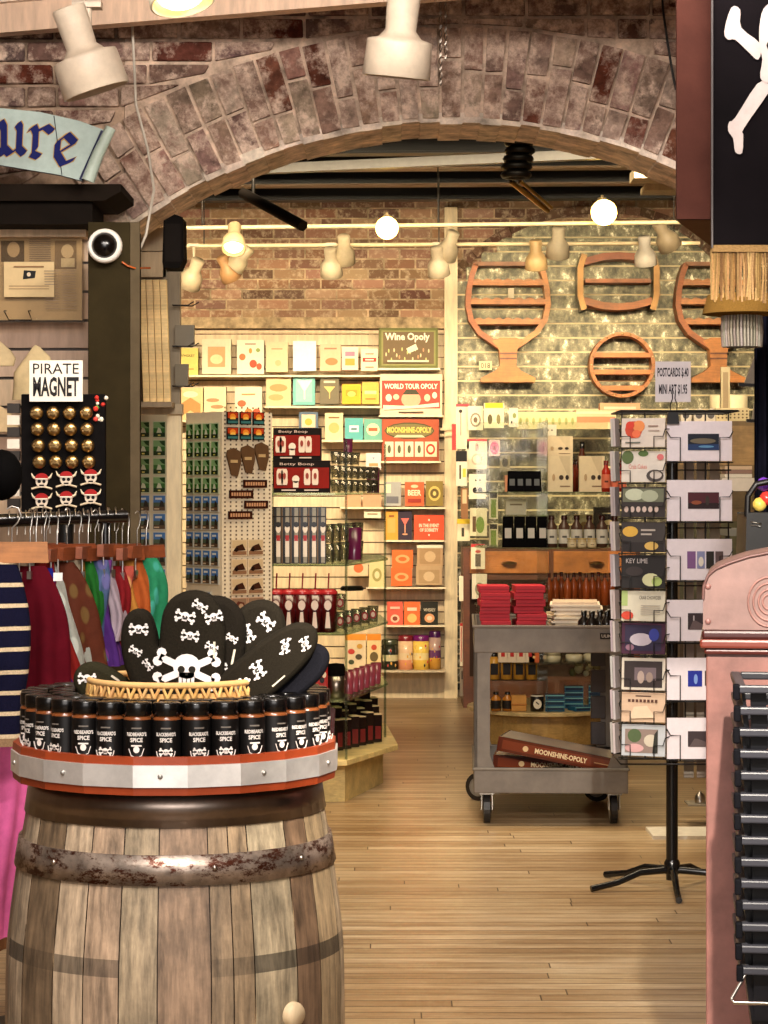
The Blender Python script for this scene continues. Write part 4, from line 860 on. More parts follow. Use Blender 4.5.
# board games
boxitem('board_game', 'green bordered wine board game box, topmost of three on the slat wall', 'board game', 379, 328, 438, 368, 14.98, .07, (118, 122, 62), [('r', .04, .06, .96, .94, (150, 148, 88)), ('r', .07, .1, .93, .9, (126, 104, 72)), ('t', 'Wine Opoly', .48, .76, .24, (246, 238, 212), .76, 1)]+
  [('c', .12+.045*k, .34+.13*math.sin(k*2.4), .012, .05, random.choice(((226, 206, 160), (206, 150, 110), (190, 196, 120)))) for k in range(17)]+[('p', [(.5, .36), (.66, .46), (.62, .6), (.46, .48)], (236, 226, 196)), ('r', .14, .14, .84, .19, (226, 214, 180))], 'board games on the slat wall', side=(96, 84, 50), yaw=.03)
boxitem('board_game', 'red and cream world tour board game box, middle of three on the slat wall', 'board game', 380, 374, 442, 415, 14.98, .07, (226, 206, 176), [('r', .03, .16, .97, .84, (206, 72, 58)), ('t', 'WORLD TOUR OPOLY', .5, .7, .13, (248, 240, 220), .86, 1), ('c', .5, .38, .16, .2, (226, 170, 140)), ('p', [(.36, .5), (.64, .5), (.58, .62), (.42, .62)], (84, 84, 62)), ('c', .14, .42, .05, .09, (240, 220, 200)), ('c', .26, .44, .05, .07, (236, 200, 170)), ('c', .76, .42, .05, .09, (236, 200, 170)), ('c', .88, .48, .04, .08, (240, 220, 200)), ('p', [(.05, .12), (.95, .2), (.95, .3), (.5, .22), (.05, .24)], (240, 224, 200)), ('r', .3, .05, .7, .08, (90, 60, 50))], 'board games on the slat wall', side=(190, 120, 90), yaw=.02)
mg = [('r', .02, .02, .98, .98, (176, 84, 54)), ('c', .48, .72, .44, .2, (96, 88, 52)), ('c', .48, .72, .42, .17, (134, 124, 76)), ('t', 'MOONSHINE-OPOLY', .48, .74, .14, (240, 206, 100), .78, 1), ('p', [(.2, .56), (.76, .56), (.7, .62), (.26, .62)], (200, 196, 160))]+[('r', .05+.175*k, .1, .2+.175*k, .46, (236, 220, 190)) for k in range(4)]+[('c', .125+.175*k, .28, .03, .1, (110, 110, 80)) for k in range(4)]+[('r', .75, .1, .96, .46, (236, 214, 180)), ('c', .85, .28, .08, .13, (190, 60, 40)), ('c', .85, .28, .05, .08, (236, 214, 180))]
boxitem('board_game', 'brown red moonshine board game box, lowest of three on the slat wall', 'board game', 382, 419, 439, 461, 14.98, .08, (170, 78, 50), mg, 'board games on the slat wall', side=(120, 40, 30), yaw=.04)
for i, (y, x0_, x1_) in enumerate(((376, 176, 380), (407, 264, 381), (421, 176, 264), (441, 320, 383), (431, 297, 319), (508, 340, 446), (541, 384, 446), (588, 366, 446), (626, 384, 445), (670, 330, 446), (369, 378, 440), (416, 379, 444), (462, 381, 441))):
    a_, b_ = P(x0_, y, 14.96), P(x1_, y, 14.96); mb = MB('satin'); mb.box(0, 0, -.006, b_.x-a_.x, .2, 0, (232, 214, 176)); mb.box(0, -.004, -.006, b_.x-a_.x, .0, .006, (240, 224, 190))
    lab = 'thin cream ledge on the slat wall under the %s' % ('top row of books', 'turquoise and martini books', 'tomato and line drawing books', 'turquoise card boxes', 'blue framed card', 'BEER box row', 'cocktail box row', 'orange and kraft boxes', 'coral and orange boxes', 'tins along the bottom', 'green wine game', 'red world tour game', 'moonshine game')[i]
    if i == 9: mb = MB('pale'); mb.box(0, -.05, -.012, b_.x-a_.x, .2, 0, (206, 190, 160)); lab = 'cream shelf with tins at the bottom of the slat wall'
    tag(mb.build('ledge', loc=a_), lab, 'shelf', 'ledges on the cream slat wall')
def tin(lab, px0, px1, y0, y1, c, top, bands=()):
    s = F/14.98; r = (px1-px0)/2/s; h = (y1-y0)/s; t = thing('tin', lab, 'tin', P((px0+px1)/2, y1, 15.02), 0, 'tins on the lowest wall shelf')
    mb = MB('gloss'); zs = [0]+[b[0] for b in bands]+[.84]; cs = []; pr_ = []
    mb.lathe([(0, 0), (r, 0), (r, h*.3), (r, h*.5), (r, h*.84), (0, h*.84)], [c]+[b for b in bands]+[c]*3 if bands else c, 18); mb.build('body', t)
    mb = MB('gloss'); mb.lathe([(r*1.03, h*.84), (r*1.03, h*.97), (r*.9, h), (0, h)], top, 18); mb.build('lid', t)
    mb = MB('gloss')
    for k in range(7): a = -PI/2+random.uniform(-1, 1); mb.sphere((r*math.cos(a), r*math.sin(a), h*random.uniform(.12, .75)), r*.2, random.choice(((230, 210, 160), (190, 70, 60), (70, 60, 60), (226, 170, 70))), 6, sc=(.6, .3, 1))
    mb.build('printed_motif', t)
tin('dark green-black tin with pale lettering on the cream bottom shelf', 382, 398, 639, 670, (56, 58, 44), (80, 84, 60), ((56, 58, 44), (200, 190, 150)))
tin('cream and orange tin with dark red lid on the cream bottom shelf', 398, 413, 635, 670, (226, 190, 150), (130, 34, 44), ((224, 150, 110), (226, 200, 160)))
tin('yellow tin with purple lid on the cream bottom shelf', 413, 429, 635, 670, (230, 196, 90), (120, 30, 110), ((230, 190, 80), (236, 214, 150)))
tin('purple lidded tin at the right end of the cream bottom shelf', 429, 441, 631, 669, (180, 150, 140), (80, 30, 90), ((206, 150, 60), (120, 70, 120)))

# ================================================================ GLASS FIXTURE with tins and glasses (left)
GD = 10.0; s = F/GD
gx = P(310, 0, GD).x
gf = thing('glass_display', 'octagonal glass shelf unit on a pale wood plinth, left of the aisle', 'shelf unit', (0, 0, 0))
def gp(px, d): return ((px-384)*d/F, d)
FOOT = [gp(236, GD), gp(345, GD+.1), gp(383, 10.75), gp(378, 11.5), gp(250, 11.5)]
TOPP = [gp(232, GD-.1), gp(347, GD+.0), gp(398, 10.62), gp(386, 11.6), gp(246, 11.6)]
mb = MB('wood'); mb.prismz(FOOT, 0, .17, (206, 178, 112)); mb.build('plinth', gf)
mb = MB('wood'); mb.prismz(TOPP, .17, .195, (222, 196, 130)); mb.build('plinth_top', gf, bevel=.003)
SH = [1.367, 1.055, .752, .458]
for z in SH:
    q = [gp(268, GD), gp(346, GD), gp(388, 10.9), gp(380, 11.5), gp(272, 11.5)] if z < 1.3 else [gp(268, GD), gp(335, GD), gp(384, 11.0), gp(380, 11.5), gp(272, 11.5)]
    mb = MB('glass'); mb.prismz(q, z-.01, z, (205, 222, 205)); mb.build('shelf', gf)
for x_, d_ in ((346, GD), (272, GD), (385, 10.9)):
    mb = MB('glass'); X, Y = gp(x_, d_); mb.tube([(X, Y+.03, .195), (X, Y+.03, 1.6)], .006, (210, 220, 210), 6); mb.build('upright', gf)
def gloc(px, d, z): return Vector(((px-384)*d/F, d, z))
# boxed glass sets with red panels
def bset(px0, px1, z, h, d, lab):
    s = F/d; w = (px1-px0)/s; t = thing('boxed_glass_set', lab, 'box', gloc((px0+px1)/2, d, z), 0, 'black and red boxed glass sets')
    mb = MB('matte'); mb.box(-w/2, 0, 0, w/2, .12, h, (30, 16, 14)); mb.rect(-w/2+.004, h*.14, w/2-.004, h*.78, -.002, (140, 24, 16)); mb.build('box', t)
    mb = MB('paper'); mb.text('Betty Boop', -w*.08, h*.88, h*.1, -.004, (214, 190, 180), w=w*.6)
    for u in (-.38, -.3, .1, .24): 
        x = u*w; mb.poly([(x-.011, h*.24), (x-.014, h*.3), (x-.014, h*.66), (x-.009, h*.74), (x+.009, h*.74), (x+.014, h*.66), (x+.014, h*.3), (x+.011, h*.24)], -.004, (226, 206, 190)); mb.ell(x, h*.52, .007, h*.1, -.006, (150, 60, 50)); 
    mb.ell(-w*.1, h*.42, .016, h*.12, -.004, (226, 214, 200)); mb.rect(-w*.1-.012, h*.16, -w*.1+.012, h*.36, -.004, (226, 214, 200))
    mb.rect(-w*.35, h*.06, -w*.1, h*.1, -.004, (206, 190, 180)); mb.rect(w*.05, h*.06, w*.3, h*.1, -.004, (206, 190, 180)); mb.build('printed_panel', t)
bset(273, 330, SH[0]+.001, .142, GD+.02, 'black and red boxed glass set, lower of the two stacked on the top glass shelf')
bset(273, 321, SH[0]+.144, .142, GD+.04, 'black and red boxed glass set, upper of the two stacked on the top glass shelf')
def tumbler(r, h, c=(232, 232, 222)):
    mb = MB('glass'); mb.lathe([(r*.8, 0), (r, h), (r*.9, h), (r*.72, .006), (0, .006)], c, 14, cap=False); mb.lathe([(0, 0), (r*.8, 0)], c, 14, cap=False); return mb
g1 = tumbler(.026, .06).build('shot_glass'); k = 0
for row, (zz, yy) in enumerate(((SH[0]+.001, 0), (SH[0]+.063, 0), (SH[0]+.125, 0))):
    for q in range(7 if row < 2 else 4):
        o = g1 if k == 0 else dup(g1); k += 1
        o.location = gloc(336+q*6.2, GD+.12+q*.13, zz); tag(o, 'clear shot glass beside boxed sets, %s from left, %s layer' % (ORD[q], ('bottom', 'middle', 'top')[row]), 'glass', 'clear shot glasses on the top glass shelf')
mb = MB('gloss'); mb.lathe([(.03, 0), (.034, .12), (.03, .12), (.026, .01), (0, .01)], (110, 30, 76), 16); cup0 = mb.build('purple_cup', loc=gloc(373, 11.0, SH[0])); tag(cup0, 'purple plastic cup at the right end of the top glass shelf', 'cup')
mb = MB('gloss'); mb.lathe([(.022, 0), (.024, .075), (.02, .075), (.018, .01), (0, .01)], (130, 50, 90), 16); tag(mb.build('purple_cup', loc=gloc(348, 11.2, SH[0]+.19)), 'small mauve cup standing high beside the shot glasses', 'cup')
o = dup(cup0, gloc(354, 10.6, SH[1]+.001), label='tall purple cup at the right of the tall dark tins'); o.scale = (1.1, 1.1, 1.25)
# tall dark tins
tt = thing('tall_tin', 'x', 'tin')
mb = MB('gloss'); mb.box(-.021, -.021, 0, .021, .021, .25, (28, 22, 20)); mb.rect(-.001, .004, .016, .246, -.022, (150, 142, 126)); mb.rect(-.018, .004, -.014, .246, -.022, (130, 100, 66)); mb.build('body', tt)
mb = MB('gloss'); mb.ell(.007, .155, .011, .02, -.0226, (226, 214, 200)); mb.ell(.007, .172, .012, .012, -.0232, (26, 20, 20)); mb.rect(-.002, .03, .016, .11, -.0226, (226, 214, 200)); mb.rect(-.001, .1, .015, .125, -.0232, (170, 30, 30)); mb.build('printed_panel', tt)
mb = MB('metal'); mb.rect(-.021, .205, .021, .21, -.0225, (60, 54, 50)); mb.build('lid_seam', tt)
for q in range(6):
    o = tt if q == 0 else dup(tt); o.location = gloc(277+q*8.9, GD+.05, SH[1]+.001); o['label'] = 'tall black and silver tin on the second glass shelf, %s from left' % ORD[q]; o['group'] = 'tall black tins'
g2 = tumbler(.028, .085).build('tumbler'); k = 0
for row in range(2):
    for q in range(5):
        o = g2 if k == 0 else dup(g2); k += 1; o.location = gloc(329+q*7.2, GD+.12+q*.16, SH[1]+.001+row*.087); tag(o, 'clear tumbler right of the tall dark tins, %s from left, %s layer' % (ORD[q], ('bottom', 'upper')[row]), 'glass', 'clear tumblers on the second glass shelf')
# red travel cups with straws
rc = thing('red_cup', 'x', 'cup')
mb = MB('gloss'); mb.lathe([(0, 0), (.032, 0), (.041, .17), (0, .17)], [(50, 14, 16), (84, 12, 16), (90, 14, 18)], 18); mb.build('cup_body', rc)
mb = MB('gloss'); mb.lathe([(.042, .168), (.043, .178), (.03, .19), (0, .19)], (170, 40, 44), 18); mb.build('lid', rc)
mb = MB('gloss'); mb.tube([(0, 0, .18), (.004, 0, .26)], .0035, (150, 30, 40), 6); mb.build('straw', rc)
mb = MB('paper'); mb.ell(0, .12, .016, .022, -.0405, (214, 196, 186)); mb.poly([(-.012, .02), (.012, .02), (.006, .09), (-.006, .09)], -.0395, (214, 196, 186)); mb.build('printed_panel', rc)
for q in range(5):
    o = rc if q == 0 else dup(rc); o.location = gloc(276+q*13, GD+.06, SH[2]+.001); o['label'] = 'dark red cup with straw on the third glass shelf, %s from left' % ORD[q]; o['group'] = 'dark red straw cups'
g3 = thing('printed_glass', 'x', 'glass'); m_ = tumbler(.027, .08); m_.build('glass', g3)
mb = MB('gloss'); mb.ell(0, .04, .016, .02, -.0275, (150, 36, 36)); mb.ell(0, .04, .009, .012, -.0285, (206, 170, 150)); mb.build('red_print', g3)
for q in range(8):
    o = g3 if q == 0 else dup(g3); o.location = gloc(332+(q % 6)*8.2, GD+.08+(q % 6)*.14, SH[2]+.001+(q//6)*.082); o['label'] = 'clear glass with round red print on the third glass shelf, %s' % (ORD[q]+' from left' if q < 6 else ('upper left', 'upper right')[q-6]); o['group'] = 'red printed glasses'
mb = MB('satin'); mb.lathe([(.055, 0), (.06, .01), (.05, .022), (0, .024)], (40, 34, 30), 20); tag(mb.build('black_dish', loc=gloc(352, 11.3, SH[2]+.13)), 'black dish edge above the red printed glasses', 'dish')
# lunch tin and black tin, pink glasses
lt = thing('lunch_tin', 'red comic style tin box on the lowest glass shelf', 'box', gloc(297, GD+.05, SH[3]+.001)); w = 62/228
mb = MB('gloss'); mb.box(-w/2, 0, 0, w/2, .1, .2, (170, 34, 30)); mb.build('case', lt, bevel=.006)
mb = MB('gloss')
for k in range(34): mb.ell(random.uniform(-w*.46, w*.46), random.uniform(.02, .18), random.uniform(.006, .015), random.uniform(.008, .02), -.0012-.0002*k, random.choice(((226, 186, 90), (206, 60, 50), (226, 206, 180), (80, 130, 140), (40, 30, 30), (200, 120, 60))), 10)
mb.poly([(-.02, .045), (.075, .05), (.08, .09), (-.02, .095)], -.01, (226, 214, 200)); mb.text('BETTY', .03, .08, .022, -.0106, (170, 30, 34), w=.085, bold=True); mb.text('BOOP', .03, .057, .018, -.0106, (50, 90, 100), w=.06, bold=True); mb.build('comic_print', lt)
bt_ = thing('black_lid_tin', 'silver drum tin with fuzzy black top next to the red lunch tin', 'tin', gloc(336, GD+.1, SH[3]+.001))
mb = MB('metal'); mb.lathe([(0, 0), (.038, 0), (.038, .1), (0, .1)], (150, 140, 130), 20); mb.build('drum', bt_); mb = MB('velvet'); mb.lathe([(.039, .1), (.041, .13), (.036, .15), (0, .155)], (26, 20, 20), 20); mb.build('lid', bt_)
mb = MB('gloss'); mb.lathe([(.022, 0), (.026, .1), (.02, .1), (.018, .01), (0, .01)], (150, 60, 76), 14); pg_ = mb.build('pink_glass')
for q in range(6):
    o = pg_ if q == 0 else dup(pg_); o.location = gloc(348+q*5.6, GD+.3+q*.11, SH[3]+.001); tag(o, 'pink and smoky glass on the lowest glass shelf, %s from left' % ORD[q], 'glass', 'pink glasses by the black lidded tin')
# plinth items
sg_ = thing('slim_gift_box', 'x', 'box'); mb = MB('gloss'); mb.box(-.02, 0, 0, .02, .05, .17, (44, 26, 24)); mb.rect(-.014, .02, .014, .1, -.001, (120, 40, 38)); mb.build('case', sg_); mb = MB('paper'); mb.box(-.019, .001, .17, .019, .049, .176, (226, 196, 150)); mb.build('pale_top', sg_)
k = 0
for r in range(3):
    for q in range(6):
        o = sg_ if k == 0 else dup(sg_); k += 1; o.location = gloc(340+q*7.6-r*2, 10.35+q*.07+r*.17, .197); o.rotation_euler.z = .5+.2*math.sin(k*1.7); sc = .8+.2*math.sin(k*3.1)+r*.18; o.scale = (1, 1, sc)
        o['label'] = 'slim dark gift box on the pale plinth, %s from left, %s row' % (ORD[q], ('front', 'middle', 'back')[r]); o['group'] = 'slim dark gift boxes on the plinth'
mb = MB('gloss'); mb.prism([(-.05, 0), (.05, 0), (.06, .2), (-.04, .24)], 0, .04, (96, 20, 26)); tag(mb.build('gift_bag', loc=gloc(322, 10.25, .197)), 'dark red gift bag on the plinth beside the barrel', 'bag')
mb = MB('gloss'); mb.prism([(-.035, 0), (.035, 0), (.04, .3), (-.03, .3)], 0, .04, (60, 22, 28)); tag(mb.build('gift_bag', loc=gloc(352, 10.95, .197)), 'tall dark maroon gift bag at the back of the plinth', 'bag')
# ================================================================ RIGHT FAR WALL: glass shaped racks
OR = (212, 136, 62); ORD_ = (150, 84, 46)
def ribbon(mb, pts, w, y0, y1, c, closed=False):
    N = len(pts); A_, B_ = [], []
    for i in range(N):
        a = Vector(pts[(i-1) % N] if closed or i else pts[0]); b = Vector(pts[(i+1) % N] if closed or i < N-1 else pts[-1])
        t = (b-a).normalized(); n_ = Vector((-t.y, t.x))*w/2; p = Vector(pts[i]); A_.append(tuple(p-n_)); B_.append(tuple(p+n_))
    for i in range(N if closed else N-1):
        j = (i+1) % N; mb.prism([A_[i], A_[j], B_[j], B_[i]], y0, y1, c)
RKD = 15.02; s = F/RKD
def goblet(lab, cx):
    t = thing('wine_rack', lab, 'wine rack', P(cx, 383, RKD), 0, 'wooden wine racks shaped like goblets')
    L_ = lambda x, y: (x/s, (383-y)/s)
    L0 = [(-32, 264), (-36, 275), (-39, 290), (-40, 305), (-37, 320), (-28, 333), (-15, 342), (-9, 346)]
    for sg in (1, -1):
        mb = MB('wood'); ribbon(mb, [L_(x*sg, y) for x, y in L0], 5.5/s, -.02, .14, (216, 146, 78) if sg < 0 else (190, 108, 50)); mb.build('bowl_side', t)
    mb = MB('wood'); ribbon(mb, [L_(-33, 264), L_(33, 264)], 4/s, -.02, .14, (170, 112, 70)); mb.build('rim', t)
    for y, hw in ((283, 36), (302, 38), (322, 34)):
        mb = MB('wood'); mb.box(*[v for v in (L_(-hw, y)[0], -.015, L_(0, y+2.4)[1])], L_(hw, y)[0], .14, L_(0, y-2.4)[1], (220, 146, 82))
        for k in range(8): mb.lathe([(.001, 0), (.028, .001)], (190, 110, 64), 8, c=(L_(-hw+5+k*(2*hw-10)/7, y)[0], 0.02, L_(0, y-2.4)[1])) if 0 else None
        n_ = 7; wv = [(L_(-hw+2*hw*k/(n_*4), y)[0], L_(0, y-2.4)[1]+(.012*abs(math.sin(PI*k/4)))) for k in range(n_*4+1)]
        mb.prism([(wv[0][0], L_(0, y)[1])]+[(wv[-1][0], L_(0, y)[1])]+wv[::-1], -.012, -.004, (200, 130, 70)); mb.build('shelf', t)
    mb = MB('wood'); mb.prism([L_(*p) for p in ((-16, 341), (-9, 350), (-8, 366), (-13, 371), (-27, 378), (-27, 382.5), (27, 382.5), (27, 378), (13, 371), (8, 366), (9, 350), (16, 341), (8, 338), (-8, 338))], -.03, .1, OR)
    mb.build('stem', t, bevel=.006)
    mb = MB('wood'); mb.box(L_(-8.6, 0)[0], -.035, L_(0, 354.5)[1], L_(8.6, 0)[0], -.02, L_(0, 353)[1], (140, 76, 40)); mb.box(L_(-8.4, 0)[0], -.035, L_(0, 359.5)[1], L_(8.4, 0)[0], -.02, L_(0, 358)[1], (140, 76, 40)); mb.build('stem_groove', t)
    return t
goblet('orange wood wine rack shaped like a goblet on the foil wall, left one', 508)
goblet('orange wood wine rack shaped like a goblet partly behind the black banner', 718)
t = thing('wine_rack', 'barrel shaped wooden rack lying sideways between the two goblet racks', 'wine rack', P(618, 310, RKD), 0)
L_ = lambda x, y: (x/s, (310-y)/s)
mb = MB('wood'); ribbon(mb, [L_(-34, 262), L_(-15, 257), (0, L_(0, 256)[1]), L_(15, 257), L_(34, 262)], 7/s, -.03, .16, (176, 96, 46)); mb.build('top_stave', t)
mb = MB('wood'); ribbon(mb, [L_(-34, 301), L_(-15, 306), (0, L_(0, 307)[1]), L_(15, 306), L_(34, 301)], 7/s, -.03, .16, (200, 122, 60)); mb.build('bottom_stave', t)
mb = MB('wood'); mb.box(L_(-33, 0)[0], -.02, L_(0, 283)[1], L_(33, 0)[0], .15, L_(0, 279)[1], (206, 126, 74)); mb.build('shelf', t)
for sg in (-1, 1):
    mb = MB('metal'); ribbon(mb, [L_(sg*34, 255), L_(sg*38, 268), L_(sg*38, 296), L_(sg*34, 310)], 6/s, -.04, .17, (110, 84, 54)); mb.build('end_hoop', t)
t = thing('wine_rack', 'round wooden rack with two shelves below the barrel shaped one', 'wine rack', P(622, 397, RKD), 0)
L_ = lambda x, y: (x/s, (397-y)/s)
mb = MB('wood'); ribbon(mb, [L_(31*math.cos(2*PI*k/36), 365-31*math.sin(2*PI*k/36)) for k in range(36)], 3.5/s, -.03, .12, (206, 130, 66), closed=True); mb.build('ring', t)
for y, hw in ((355, 28), (372, 29), (388, 20)):
    mb = MB('wood'); mb.box(L_(-hw, 0)[0], -.02, L_(0, y+2.5)[1], L_(hw, 0)[0], .11, L_(0, y-2.2)[1], (226, 138, 66)); mb.build('shelf', t)
mb = MB('metal'); 
for k in range(24): mb.sphere((L_(31*math.cos(2*PI*k/24), 0)[0], -.035, L_(0, 365-31*math.sin(2*PI*k/24))[1]), .006, (236, 206, 140), 6)
mb.build('brass_tack', t)
boxitem('price_tag', 'small cream price tag on the foil wall beside the left goblet rack stem', 'tag', 479, 361, 492, 370, 15.1, .004, (226, 214, 170), [('t', '018', .5, .5, .6, (60, 50, 30), .7)])
boxitem('price_tag', 'tiny cream tag inside the left goblet rack', 'tag', 508, 288, 514, 298, 15.1, .004, (240, 230, 200), [])

# hanging packages beside the glass gondola
PKD = 14.6
WHT = (236, 224, 196)
pk = [
 ('white spatula card at the top left of the foil wall', 456, 404, 469, 449, WHT, [('r', 0, .94, 1, 1, (214, 70, 80)), ('c', .35, .84, .14, .04, (70, 60, 56)), ('r', .33, .3, .4, .8, (160, 150, 130))]),
 ('white card with round grey emblem beside the spatula card', 468, 406, 483, 430, WHT, [('c', .5, .42, .36, .3, (150, 140, 120)), ('c', .5, .42, .26, .22, WHT), ('c', .5, .42, .14, .12, (130, 110, 90))]),
 ('yellow topped white header card', 484, 403, 504, 428, (232, 226, 190), [('r', .05, .8, .95, 1, (236, 216, 50)), ('c', .3, .35, .12, .2, (110, 100, 60)), ('c', .72, .35, .1, .2, (140, 130, 80))]),
 ('slim white card with green mark', 509, 408, 518, 427, (226, 220, 200), [('c', .6, .6, .2, .14, (140, 150, 80)), ('c', .3, .25, .1, .08, (70, 60, 50))]),
 ('white box with red top edge and round drawing', 467, 439, 487, 469, WHT, [('r', 0, .93, 1, 1, (214, 70, 80)), ('c', .5, .32, .28, .2, (200, 186, 160)), ('c', .5, .32, .2, .14, WHT), ('r', .42, .6, .58, .85, (190, 150, 140))]),
 ('pink flower package', 489, 440, 500, 456, (226, 196, 190), [('c', .5, .5, .42, .42, (220, 100, 140)), ('c', .5, .5, .16, .16, (150, 40, 70))]),
 ('black and white hanging card at the left', 456, 451, 467, 486, (226, 218, 196), [('r', 0, .7, 1, 1, (30, 26, 24)), ('r', .3, .2, .45, .6, (80, 70, 50)), ('r', .6, .25, .9, .5, (200, 200, 80))]),
 ('white card with small dark cups', 469, 474, 486, 499, WHT, [('c', .35, .35, .14, .12, (60, 56, 50)), ('c', .65, .35, .14, .12, (60, 56, 50)), ('c', .4, .75, .05, .04, (60, 56, 50)), ('c', .65, .75, .05, .04, (60, 56, 50))]),
 ('upper green backed hanging tool', 489, 491, 498, 519, (206, 200, 170), [('r', .2, .05, .8, .7, (120, 146, 60)), ('r', .1, .75, .9, .95, (60, 54, 44))]),
 ('white package with yellow top low on the left', 457, 519, 470, 541, (236, 224, 190), [('r', 0, .78, 1, 1, (240, 206, 60)), ('r', .35, .2, .55, .6, (90, 80, 60))]),
 ('clear package with green leaf', 470, 508, 487, 536, (214, 206, 170), [('c', .6, .4, .25, .3, (120, 150, 60)), ('r', .15, .15, .35, .7, (110, 80, 50))]),
 ('small white box with red top', 471, 544, 485, 569, WHT, [('r', 0, .88, 1, 1, (206, 60, 60)), ('r', .3, .1, .7, .6, (120, 110, 96)), ('c', .5, .7, .2, .06, (206, 90, 80))]),
 ('second green backed hanging tool', 489, 523, 498, 547, (206, 200, 170), [('r', .2, .05, .8, .7, (120, 146, 60)), ('r', .1, .75, .9, .95, (60, 54, 44))]),
 ('third green backed hanging tool', 489, 551, 497, 578, (206, 200, 170), [('r', .2, .05, .8, .7, (110, 136, 60)), ('r', .1, .75, .9, .95, (60, 54, 44))]),
 ('white card with green stripe behind the red boxes', 459, 576, 473, 601, WHT, [('r', .6, .1, .9, .9, (150, 180, 110))]),
 ('clear ring package at mid height', 472, 574, 487, 599, (220, 212, 190), [('c', .5, .4, .3, .26, (150, 146, 120)), ('c', .5, .4, .2, .18, (220, 212, 190))]),
 ('tall white box with red top left of the grey cart', 460, 623, 473, 666, WHT, [('r', 0, .93, 1, 1, (206, 60, 60)), ('r', .2, .1, .5, .8, (190, 160, 130)), ('r', .06, .1, .12, .9, (206, 70, 70))]),
 ('grey lidded jar box by the wall foot', 460, 668, 473, 696, (150, 136, 120), [('r', .1, .6, .9, .9, (90, 76, 66))]),
 ('red tag at the cream post', 452, 424, 456, 450, (214, 60, 60), []),
 ('brown handled brush hanging', 461, 488, 468, 519, (150, 104, 66), [('r', .2, .5, .8, .95, (206, 180, 140))]),
 ('dark whisk card', 500, 455, 510, 470, (150, 140, 110), [('c', .5, .5, .3, .3, (70, 64, 50))]),
]
for i, (lab, a0, b0, a1, b1, c, ar) in enumerate(pk):
    t = boxitem('hanging_package', lab+' right of cream post', 'package', a0, b0, a1, b1, PKD-(i % 4)*.07, .03, c, ar, 'kitchen packages beside the glass shelves', side=tuple(v*.85 for v in c))
    mb = MB('metal'); mb.tube([(0, .0, (b1-b0)/(F/PKD)+.004), (0, .5+(i % 4)*.07, (b1-b0)/(F/PKD)+.01)], .003, (190, 180, 160), 5); mb.build('peg', t)
boxitem('long_box', 'long yellow-green boxed set lying along the top of the foil wall shelf', 'box', 517, 412, 576, 429, 14.6, .1, (224, 214, 160), [('c', .06+.11*k, .45, .025, .22, (176, 180, 110)) for k in range(9)], side=(180, 170, 120))
boxitem('long_box', 'long cream box with peach stripe right of the yellow-green one', 'box', 576, 410, 616, 429, 14.6, .1, (232, 206, 160), [('r', .02, .35, .98, .65, (226, 140, 100)), ('r', .0, .8, 1, .92, (240, 226, 190))], side=(200, 160, 120))
boxitem('long_box', 'thin peach strip box above the cream one at the right', 'box', 600, 403, 640, 412, 14.7, .1, (230, 170, 130), [('r', .1, .3, .9, .6, (240, 210, 180))])
# wooden cabinet with cup pulls against the foil wall
cb = thing('wooden_cabinet', 'orange wooden cabinet with cup pulls behind the glass shelves', 'cabinet', P(560, 0, 14.55).x*Vector((1, 0, 0))+Vector((0, 14.45, 0)))
s = F/14.45; zt = P(0, 548, 14.45).z
mb = MB('wood'); mb.box(-.62, 0, .0, .5, .5, zt, (120, 66, 36)); mb.build('body', cb)
for q in range(2):
    mb = MB('wood'); mb.box(-.58+q*.53, -.02, zt-.16, -.08+q*.55, 0, zt-.02, (200, 124, 58)); dr = mb.build('drawer', cb, bevel=.004)
    mb = MB('metal'); mb.lathe([(.05, 0), (.045, .012), (.0, .02)], (176, 140, 84), 12, c=(-.33+q*.55, -.025, zt-.1)); mb.build('cup_pull', dr)
mb = MB('matte'); mb.box(-.58, -.004, .2, .46, 0, zt-.2, (60, 36, 24)); mb.build('bay_shade_panel', cb)  # flat dark panel painted as the shade inside an open bay

# ================================================================ GLASS GONDOLA (right) d about 12
DD = 12.0; s = F/DD
CX = P(548, 0, DD).x
gl = thing('glass_display', 'rounded glass shelf unit on a pale wood plinth behind the grey cart', 'shelf unit', (CX, DD+.45, 0))
def disc(rx, ry, n=28): return [(rx*math.cos(2*PI*k/n), ry*math.sin(2*PI*k/n)) for k in range(n)]
mb = MB('wood'); mb.prismz(disc(.37, .42), 0, .185, (190, 154, 92)); mb.build('plinth', gl)
mb = MB('wood'); mb.prismz(disc(.41, .46), .185, .205, (226, 198, 140)); mb.build('plinth_top', gl, bevel=.003)
ZS = [P(0, 492, DD).z, P(0, 548, DD).z, P(0, 607, DD).z, P(0, 664, DD).z]
for z in ZS: mb = MB('glass'); mb.prismz(disc(.37, .41, 16), z-.008, z, (232, 238, 228)); mb.build('shelf', gl)
mb = MB('glass'); mb.box(-.003, -.4, .205, .003, .4, 1.75, (246, 248, 244)); mb.build('divider', gl)
mb = MB('glass'); mb.box(-.36, -.003, .205, .36, .003, 1.75, (246, 248, 244)); mb.build('divider', gl)
def sit(px, d, z): return Vector(((px-384)*d/F, d, z))
def rep(proto, spots, lab, cat, grp):
    for i, (px, d, z, l) in enumerate(spots):
        o = proto if i == 0 else dup(proto); o.location = sit(px, d, z+.001); tag(o, lab % l if '%s' in lab else lab, cat, grp)
